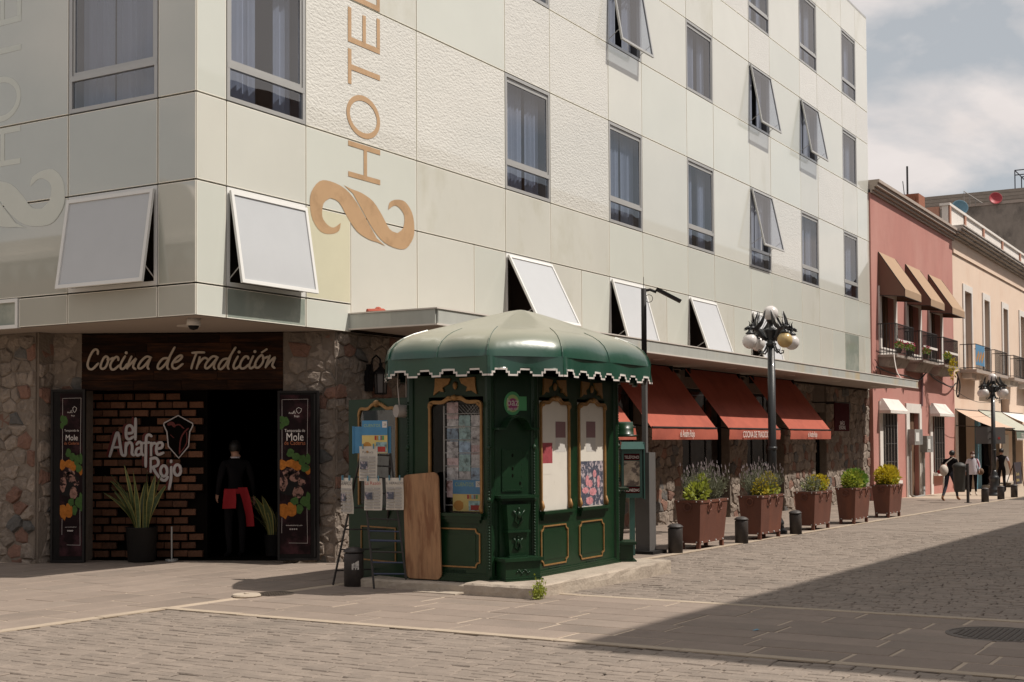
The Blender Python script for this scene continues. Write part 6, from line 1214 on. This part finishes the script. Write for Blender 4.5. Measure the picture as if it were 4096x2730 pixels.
shop_awning('grey green shop awning with a lettered valance', 47.5, 52.6, 2.95, -1.6, 2.05, 'shop_awning_green', 'valance_green', 'REGALOS DE TALAVERA')
shop_awning('white canvas shop awning beyond the grey green one', 52.9, 58.5, 2.95, -1.5, 2.3, 'shop_awning_white')
t = thing('chalkboard', 'dark chalkboard menu standing before the far shop', 'chalkboard', (51.0, -1.0, gz(51))); cf_ = Fr((50.3, -1.0, gz(51)), (1, 0, 0), (0, -1, 0)); b = MB(); b.fbox(cf_, 0, 2.0, .12, 1.12, -.03, 0); part('board', b, 'chalkboard', t); b = MB(); b.text(cf_, .9, .52, .003, 'Comida', .2, 1.2); b.text(cf_, .9, .25, .003, 'Mediodía', .2, 1.2); part('chalk_text', b, 'poster_yellow', t); b = MB(); b.tube([cf_.P(.1, 0, .1), cf_.P(.1, 1.1, -.02)], .02, 5); b.tube([cf_.P(1.9, 0, .1), cf_.P(1.9, 1.1, -.02)], .02, 5); b.tube([cf_.P(.1, 0, -.4), cf_.P(.1, 1.1, -.02)], .02, 5); part('leg', b, 'old_wood', t)
R = random.Random(3); b = MB(); v = []
for j in range(9):
    for i in range(7): v.append((46.2+.75*i/6*(1-.25*(j/8)), -.55+.06*math.sin(i*1.8+j*.4)+R.uniform(-.01, .01), .55+1.15*j/8))
b.add(v, [(j*7+i, j*7+i+1, (j+1)*7+i+1, (j+1)*7+i) for j in range(8) for i in range(6)]); b.tube([(44.0, -.9, 1.4), (46.4, -.6, 1.72), (48.6, -.5, 2.0)], .012, 5); solo('hanging_jacket', b, 'cloth_black', 'black jacket hanging before the first shop', 'jacket')
# ================================================================ roofs behind
rb_ = thing('concrete_building', 'rough grey concrete building rising behind the cream parapet', 'building', (70, 5, 0))
b = MB(); b.box(62, -.3, -1, 90, 25, 14.3); part('stained_wall', b, 'rough_concrete', rb_)
b = MB(); b.box(75, .5, 14, 100, 25, 17.42); part('block_wall', b, 'block_wall', rb_)
for j in range(14):
    b = MB(); z = 14.35+j*.22; b.box(74.97, .52, z, 74.999, 24.9, z+.2); part('block_course', b, 'block_wall', rb_)
b = MB(); b.box(61.95, -.35, 14.302, 62.4, 25, 14.45); part('wall_coping', b, 'cornice_stone', rb_)
b = MB(); b.add([(61.9, 5.9, 12.2), (61.9, 5.9, 14.3), (61.9, 3.3, 15.1), (61.9, 2.3, 14.4), (61.9, 2.3, 12.2)], [(0, 1, 2, 3, 4)]); b.f.append((4, 3, 2, 1, 0)); b.m.append(0)
b = MB(); b.tube([(61.8, 3.3, 14.3), (61.8, 3.3, 15.15), (61.8, 2.35, 14.4)], .035, 5); b.tube([(61.8, 3.0, 14.3), (61.8, 3.0, 14.9)], .02, 5); b.tube([(61.8, 2.7, 14.3), (61.8, 2.7, 14.65)], .02, 5); solo('stair_rail', b, 'shutter_grey', 'pale metal stair rail sloping on the concrete roof', 'rail')
bc = thing('brick_chimney', 'square red brick chimney stub with rebar on the roof behind', 'chimney', (52.6, 3.9, 10)); R = random.Random(5)
b = MB(); b.box(52.05, 3.42, 9.7, 53.3, 4.34, 13.5); part('core', b, 'roof_brick', bc)
for j in range(14):
    for i in range(3): q = MB(); y = 3.44+i*.3+(.12 if j % 2 else 0); q.box(52.0, y+.01, 10.3+j*.22, 52.05, min(y+.28, 4.34), 10.5+j*.22); part('brick', q, 'roof_brick', bc)
b = MB(); b.tube([(52.3, 4.0, 13.5), (52.3, 4.0, 14.9)], .05, 5); b.tube([(52.3, 4.15, 13.5), (52.3, 4.22, 14.2)], .02, 5); part('rebar', b, 'rack_steel', bc)
b = MB(); b.box(52.3, 4.36, 9.7, 54, 5.4, 13.45); solo('roof_hut', b, 'rough_concrete', 'small grey roof hut next to the brick chimney', 'roof hut')
rz_ = Matrix.Rotation(math.radians(-70), 3, 'Z') @ Matrix.Rotation(math.radians(75), 3, 'X')
def dish(label, c, r, m, base):
    t = thing('satellite_dish', label, 'dish', (c[0], c[1], base)); b = MB(); b.lathe([(.02*r, -.2*r), (.5*r, -.14*r), (.85*r, .0), (r, .12*r), (.97*r, .14*r), (.8*r, .02*r), (.02, -.17*r)], 26, c, 0, rz_); part('reflector', b, m, t, True); b = MB(); b.tube([(c[0]+.15, c[1]+.1, base), (c[0]+.1, c[1]+.06, c[2]-.1)], .05, 6); part('mast', b, 'rack_steel', t)
dish('red satellite dish on the stained concrete wall', (61.9, 1.68, 14.62), .34, 'red_plastic', 14.4)
dish('blue satellite dish standing behind the cream parapet', (50.0, 1.11, 12.25), .38, 'blue_plastic', 10.05)
t = thing('roof_frame', 'thin blue metal frame standing on the highest roof wall', 'frame', (76, 1.5, 17.42)); x0, x1, y0, y1, z0, z1 = 75.2, 80, .6, 2.9, 17.42, 18.6
for a, c in (((x0, y0, z0), (x0, y0, z1)), ((x1, y0, z0), (x1, y0, z1)), ((x0, y1, z0), (x0, y1, z1)), ((x1, y1, z0), (x1, y1, z1)), ((x0, y0, z1), (x1, y0, z1)), ((x0, y0, z1), (x0, y1, z1)), ((x0, y1, z1), (x1, y1, z1)), ((x1, y0, z1), (x1, y1, z1)), ((x0+2.4, y1, z0), (x0+2.4, y1, z1)), ((x0, y0, z1-.3), (x0, y1, z1-.3)), ((x0+2.4, y0, z1), (x0+2.4, y1, z1))): b = MB(); b.tube([a, c], .035, 5); part('bar', b, 'cloth_denim', t)
# ================================================================ buildings across the two streets (their shade and reflections reach the picture)
op = thing('opposite_building', 'brown plastered building across the street casting the long shade', 'building', (30, -17, 0)); b = MB(); b.box(.55, -30, -1.5, 34, -14.2, 12.1); part('wall', b, 'opp_brown', op); b = MB(); b.box(.5, -14.195, 11.3, 34, -14.1, 11.45); part('cornice', b, 'opp_white', op)
for i in range(9):
    for z in (1.2, 5.0, 8.6): q = MB(); q.box(1.4+i*3.5, -14.22, z, 2.8+i*3.5, -14.15, z+2.0); w_ = part('window', q, 'opp_white', op); q = MB(); q.box(1.55+i*3.5, -14.155, z+.15, 2.65+i*3.5, -14.13, z+1.85); part('pane', q, 'room', w_)
op = thing('opposite_building', 'grey building across the street beyond the brown one', 'building', (60, -17, 0)); b = MB(); b.box(34.1, -30, -2, 95, -14.2, 12.1); part('wall', b, 'opp_grey', op)
ow = thing('opposite_house', 'white weathered house with a herringbone brick panel across the side street', 'house', (-17, 10, 0)); WF = Fr((-16, 0, 0), (0, -1, 0), (1, 0, 0)); b = MB(); b.box(-28, 1, -1, -16, 45, 8.2); part('wall', b, 'opp_white', ow)
b = MB(); b.fprism(WF, [(-19.5, 8.2), (-18.4, 8.4), (-17.8, 9.2), (-16.8, 9.5), (-15.8, 9.2), (-15.2, 8.4), (-14.0, 8.2)], -.4, 0); b.fbox(WF, -44, -2, 7.5, 7.7, 0, .2); part('gable', b, 'opp_white', ow)
hb = MB(); R = random.Random(4)
for j in range(30):
    for i in range(26):
        s = -26+i*.42; z = 3.0+j*.14; sg = 1 if i % 2 else -1
        hb.fprism(WF, [(s, z), (s+.38, z+.34*sg), (s+.38, z+.34*sg+.11), (s, z+.11)] if sg > 0 else [(s, z), (s+.38, z-.34), (s+.38, z-.23), (s, z+.11)], .0, .03)
part('herringbone_bricks', hb, 'stone_brick', ow, kind='stuff')
for i in range(4): q = MB(); q.fbox(WF, -40+i*9, -38.6+i*9, 1.0, 3.2, 0, .05); part('window', q, 'room', ow)
op = thing('opposite_building', 'pale building behind the square across from the hotel', 'building', (-22, -14, 0)); b = MB(); b.box(-60, -34, -1, -14, -18, 9); part('wall', b, 'opp_white', op)
# ================================================================ people
def person(label, loc, heading, J, zones, hair, h=1.7, hairlong=False, mask=False):
    """one skinned body; J = joint positions (x right, y forward, z up) for a 1.7 m figure"""
    k = h/1.7
    t = thing('person', label, 'person', loc)
    rot = Matrix.Rotation(heading-PI/2, 3, 'Z'); W = lambda p: Vector(loc)+rot @ (Vector(p)*k)
    jn = []; ed = []; rad = []; bone = []
    def v(p, r): jn.append(Vector(p)); rad.append(r if isinstance(r, tuple) else (r, r)); return len(jn)-1
    def chain(a, pts, zone):
        for p, r in pts: b_ = v(p, r); ed.append((a, b_)); bone.append((a, b_, zone)); a = b_
        return a
    pel = v(J['pelvis'], (.135, .10)); lean = Vector(J['neck'])-Vector(J['pelvis'])
    mid = Vector(J['pelvis'])+lean*.45; ch_ = Vector(J['pelvis'])+lean*.78
    a = chain(pel, [(mid, (.128, .092)), (ch_, (.155, .10))], 'top'); ch = a
    nk = chain(ch, [(J['neck'], (.062, .06))], 'top'); hd = Vector(J['head']); nv = (hd-Vector(J['neck']))
    chain(nk, [(Vector(J['neck'])+nv*.35, .056)], 'skin'); hx = len(jn)-1
    chain(hx, [(hd+Vector((0, .012, -.05)), (.066, .075)), (hd+Vector((0, 0, .01)), (.076, .092)), (hd+Vector((0, -.01, .075)), (.062, .075))], 'skin')
    for s in ('l', 'r'):
        sh, el, wr = Vector(J['sh'+s]), Vector(J['el'+s]), Vector(J['wr'+s]); sl = sh.lerp(el, .62)
        a = chain(ch, [(sh, .062)], 'top'); a = chain(a, [(sl, .052)], 'sleeve'); a = chain(a, [(el, .043)], 'arm'); a = chain(a, [(el.lerp(wr, .5), .040), (wr, .029)], 'arm'); d = (wr-el).normalized(); chain(a, [(wr+d*.05, (.036, .022)), (wr+d*.085, (.036, .018))], 'hand')
        hp, kn, an = Vector(J['hp'+s]), Vector(J['kn'+s]), Vector(J['an'+s]); a = chain(pel, [(hp, (.088, .09)), (hp.lerp(kn, .5), .078), (kn, .058), (kn.lerp(an, .35), .058), (an+(kn-an)*.12, .040)], 'leg'); a = chain(a, [(an, .042)], 'shoe'); f = Vector(J['toe'+s])-an; f = f.normalized()*.2 if f.length else Vector((0, .2, -.05)); chain(a, [(an+Vector((0, 0, -.035))+f*.45, (.042, .036)), (an+Vector((0, 0, -.045))+f*.95, (.034, .022))], 'shoe')
    me = bpy.data.meshes.new('sk'); me.from_pydata([tuple(p*k) for p in jn], ed, []); o = bpy.data.objects.new('sk', me); COL.objects.link(o)
    m1 = o.modifiers.new('s', 'SKIN'); m1.use_smooth_shade = True; m1.branch_smoothing = .6
    for i, sv in enumerate(me.skin_vertices[0].data): sv.radius = (rad[i][0]*k, rad[i][1]*k); sv.use_root = (i == 0)
    m2 = o.modifiers.new('u', 'SUBSURF'); m2.levels = 2; m2.render_levels = 2
    dg = bpy.context.evaluated_depsgraph_get(); dg.update(); em = bpy.data.meshes.new_from_object(o.evaluated_get(dg)); B = MB()
    def near(p):
        best = None
        for a_, b_, z_ in bone:
            A, C = jn[a_]*k, jn[b_]*k; dd = C-A; tt = max(0, min(1, (p-A).dot(dd)/max(1e-9, dd.dot(dd)))); q = ((A+dd*tt)-p).length-sum(rad[b_])*.35*k
            if best is None or q < best[0]: best = (q, z_)
        return best[1]
    ms = []; fz = []
    for p in em.polygons:
        c = sum((em.vertices[i].co for i in p.vertices), Vector())/len(p.vertices); m = zones[near(c)]
        if m not in ms: ms.append(m)
        fz.append(ms.index(m))
    B.v = [Vector(loc)+rot @ x.co for x in em.vertices]; B.f = [tuple(p.vertices) for p in em.polygons]; B.m = fz
    bpy.data.objects.remove(o); bpy.data.meshes.remove(em); bpy.data.meshes.remove(me)
    def mi(m):
        if m not in ms: ms.append(m)
        return ms.index(m)
    sk = mi('skin')
    for s in ('l', 'r'):                     # fingers rooted in the palm
        el, wr = Vector(J['el'+s]), Vector(J['wr'+s]); d = (wr-el).normalized(); sx = -1 if s == 'l' else 1; side = Vector((0, 1, 0)); side = (side-d*side.dot(d)).normalized(); inn = d.cross(side)*(-sx)
        for q, ln in ((-.024, .058), (-.008, .068), (.008, .07), (.024, .062)): p = wr+d*.075+side*q; B.tube([W(p), W(p+d*ln*.5+inn*.006), W(p+d*ln*.85+inn*.022)], [.0085*k, .008*k, .006*k], 6, sk)
        p = wr+d*.03+side*.03; B.tube([W(p), W(p+side*.022+d*.03), W(p+side*.024+d*.058+inn*.008)], [.010*k, .009*k, .007*k], 6, sk)
    hp_ = hd; tw = J.get('face', 0); fr_ = Matrix.Rotation(tw, 3, 'Z'); H = lambda p: W(hp_+fr_ @ Vector(p))
    B.tube([H((0, .088, .012)), H((0, .106, -.018)), H((0, .088, -.03))], [.008*k, .014*k, .01*k], 6, sk)
    for sx in (-1, 1): B.ball(H((.074*sx, .0, -.005)), .022*k, 7, 6, sk, (.45, .8, 1.3)); B.ball(H((.03*sx, .082, .012)), .0095*k, 6, 5, mi('hair_black'))
    B.tube([H((-.022, .086, -.055)), H((0, .091, -.055)), H((.022, .086, -.055))], .005*k, 5, mi('poster_maroon'))
    part('body', B, ms, t, True)
    hb_ = MB(); n = 14; vs = []; R = random.Random(len(label))
    for j in range(7):
        a_ = j/6*PI*.70
        for i in range(n):
            b_ = 2*PI*i/n; fwd = math.sin(b_); lowf = (.66 if fwd > .3 else 1.0+(.35 if hairlong and fwd < .2 else 0)); aa = a_*lowf; rr = 1.0+R.uniform(-.03, .05)
            vs.append(H((.092*rr*math.sin(aa)*math.cos(b_), -.006+.108*rr*math.sin(aa)*fwd, .02+.105*rr*math.cos(aa)-(0.09 if hairlong and j == 6 and fwd < .3 else 0))))
    hb_.add(vs, [(j*n+i, j*n+(i+1) % n, (j+1)*n+(i+1) % n, (j+1)*n+i) for j in range(6) for i in range(n)]+[tuple(range(n))]); part('hair', hb_, hair, t, True)
    if mask: q = MB(); q.add([H((x_*.058, .098-.035*x_*x_, z_)) for z_ in (-.075, -.035, .0) for x_ in (-1.15, -.5, 0, .5, 1.15)], [(j*5+i, j*5+i+1, (j+1)*5+i+1, (j+1)*5+i) for j in range(2) for i in range(4)]); part('face_mask', q, 'mask', t, True)
    return t, W
BASE = dict(pelvis=(0, 0, .93), neck=(0, 0, 1.44), head=(0, .015, 1.585), shl=(-.175, 0, 1.385), shr=(.175, 0, 1.385), ell=(-.235, -.02, 1.12), elr=(.235, -.02, 1.12), wrl=(-.25, .05, .88), wrr=(.25, .05, .88), hpl=(-.085, 0, .90), hpr=(.085, 0, .90), knl=(-.095, .02, .49), knr=(.095, .02, .49), anl=(-.095, -.02, .085), anr=(.095, -.02, .085), toel=(-.1, .15, .06), toer=(.1, .15, .06))
def pose(**k): d = dict(BASE); d.update(k); return d
Z = lambda top, sl, arm, leg, shoe: dict(top=top, sleeve=sl, arm=arm, hand='skin', leg=leg, shoe=shoe, skin='skin')
# walking man with a white bag
g = gz(32.2); hd_ = math.radians(-14)
man, Wm = person('man in a black shirt and jeans striding with a white bag on his back', (32.15, -2.12, g), hd_, pose(neck=(0, .13, 1.40), head=(0, .20, 1.535), pelvis=(0, 0, .90), shl=(-.175, .10, 1.345), shr=(.175, .12, 1.345), ell=(-.24, -.06, 1.12), elr=(.24, .10, 1.08), wrl=(-.22, -.02, .92), wrr=(.22, .30, 1.02), hpl=(-.085, 0, .87), hpr=(.085, 0, .87), knl=(-.09, -.10, .46), knr=(.09, .24, .50), anl=(-.09, -.36, .10), anr=(.09, .36, .085), toel=(-.09, -.22, .05), toer=(.09, .5, .08)), Z('cloth_black', 'cloth_black', 'skin', 'cloth_denim', 'boot_tan'), 'hair_black', 1.68)
t = thing('drawstring_bag', 'white drawstring bag slung across the striding man', 'bag', Wm((-.05, -.25, .85))); b = MB(); c = Wm((-.10, -.20, 1.0)); b.ball(c, .16, 14, 10, 0, (1.1, .85, 1.15)); part('sack', b, 'bag_cream', t, True); b = MB(); b.tube([Wm((-.12, -.18, 1.14)), Wm((-.03, -.06, 1.28)), Wm((.10, .06, 1.42)), Wm((.12, .18, 1.38))], .016, 6); part('strap', b, 'bag_cream', t); b = MB(); b.ball(Wm((-.22, -.28, .95)), .07, 8, 6); part('red_pocket', b, 'cloth_red', t)
# woman with a mask
woman, Ww = person('woman in a white blouse wearing a face mask walking towards the kiosk', (38.4, -1.6, gz(38.4)), math.radians(200), pose(ell=(-.25, .0, 1.13), elr=(.25, -.02, 1.12), wrl=(-.22, .14, .94), wrr=(.27, .05, .90), knl=(-.09, .07, .48), anl=(-.09, .10, .085), anr=(.09, -.12, .085), toel=(-.1, .25, .06), toer=(.1, .05, .05), face=.0), Z('cloth_white', 'cloth_white', 'cloth_white', 'cloth_black', 'shoe_cream'), 'hair_brown', 1.60, True, True)
b = MB(); v = []
for j, (zz_, r1, r2) in enumerate(((1.36, .15, .10), (1.2, .19, .13), (1.0, .19, .14), (.82, .21, .155), (.80, .205, .15))):
    v += [Ww((r1*math.cos(2*PI*i/16)*(1+.03*(i % 2)), r2*math.sin(2*PI*i/16), zz_)) for i in range(16)]
b.add(v, [(j*16+i, j*16+(i+1) % 16, (j+1)*16+(i+1) % 16, (j+1)*16+i) for j in range(4) for i in range(16)]); part('blouse', b, 'cloth_white', woman, True)
t = thing('handbag', 'brown handbag hanging at the hip of the masked woman', 'bag', Ww((-.26, .05, .8))); b = MB(); b.ball(Ww((-.28, .06, .92)), .13, 10, 8, 0, (.9, .9, 1)); part('pouch', b, 'old_wood', t, True); b = MB(); b.tube([Ww((-.26, .06, 1.02)), Ww((-.20, .09, 1.25)), Ww((-.15, .02, 1.42))], .014, 6); part('strap', b, 'flower_pink', t)
# vest man walking away
vman, Wv = person('man in a dark vest and white short sleeves walking away behind the lamp', (43.2, -1.75, gz(43.2)), math.radians(25), pose(ell=(-.27, .0, 1.13), elr=(.27, -.06, 1.13), wrl=(-.31, .1, .92), wrr=(.33, .02, .90), knl=(-.09, .10, .49), anl=(-.09, .16, .085), anr=(.09, -.14, .1), toel=(-.1, .35, .06), toer=(.1, .0, .06)), Z('cloth_black', 'cloth_stripe', 'skin', 'cloth_black', 'cloth_black'), 'hair_black', 1.72)
# waiter in the doorway
q = CH.P(2.47, 0, -.8); wl_ = math.radians(62)
waiter, Wt = person('waiter dressed in black with a red cloth tied at his waist in the doorway', (q.x, q.y, gz(q.x)+.012), wl_, pose(ell=(-.25, -.03, 1.13), elr=(.25, -.02, 1.13), wrl=(-.25, .06, .92), wrr=(.29, .02, .88), knl=(-.1, .02, .49), knr=(.1, -.02, .49), face=-.5), Z('cloth_black', 'cloth_black', 'cloth_black', 'cloth_black', 'cloth_black'), 'hair_black', 1.74)
b = MB(); v = []
for zz_ in (.93, 1.0):
    v += [Wt((.165*math.cos(2*PI*i/16), .135*math.sin(2*PI*i/16), zz_)) for i in range(16)]
b.add(v, [(i, (i+1) % 16, 16+(i+1) % 16, 16+i) for i in range(16)])
def cloth(pts, wd):
    n = len(pts); vs = []
    for i, p in enumerate(pts):
        for j in range(4): vs.append(Wt((p[0]+wd[i]*(j/3-.5), p[1]-.02-.012*math.sin(j*2+i), p[2])))
    b.add(vs, [(i*4+j, i*4+j+1, (i+1)*4+j+1, (i+1)*4+j) for i in range(n-1) for j in range(3)])
cloth([(-.14, -.14, 1.0), (-.15, -.15, .85), (-.16, -.15, .72)], [.17, .2, .2]); cloth([(.05, -.14, 1.02), (.10, -.15, .85), (.15, -.15, .62), (.17, -.14, .45)], [.14, .13, .12, .12])
part('red_cloth', b, 'cloth_red', waiter, True)
b = MB(); b.tube([Wt((.06*math.cos(a*PI/6), .005+.06*math.sin(a*PI/6), 1.455)) for a in range(13)], .012, 5); part('collar', b, 'cloth_white', waiter)
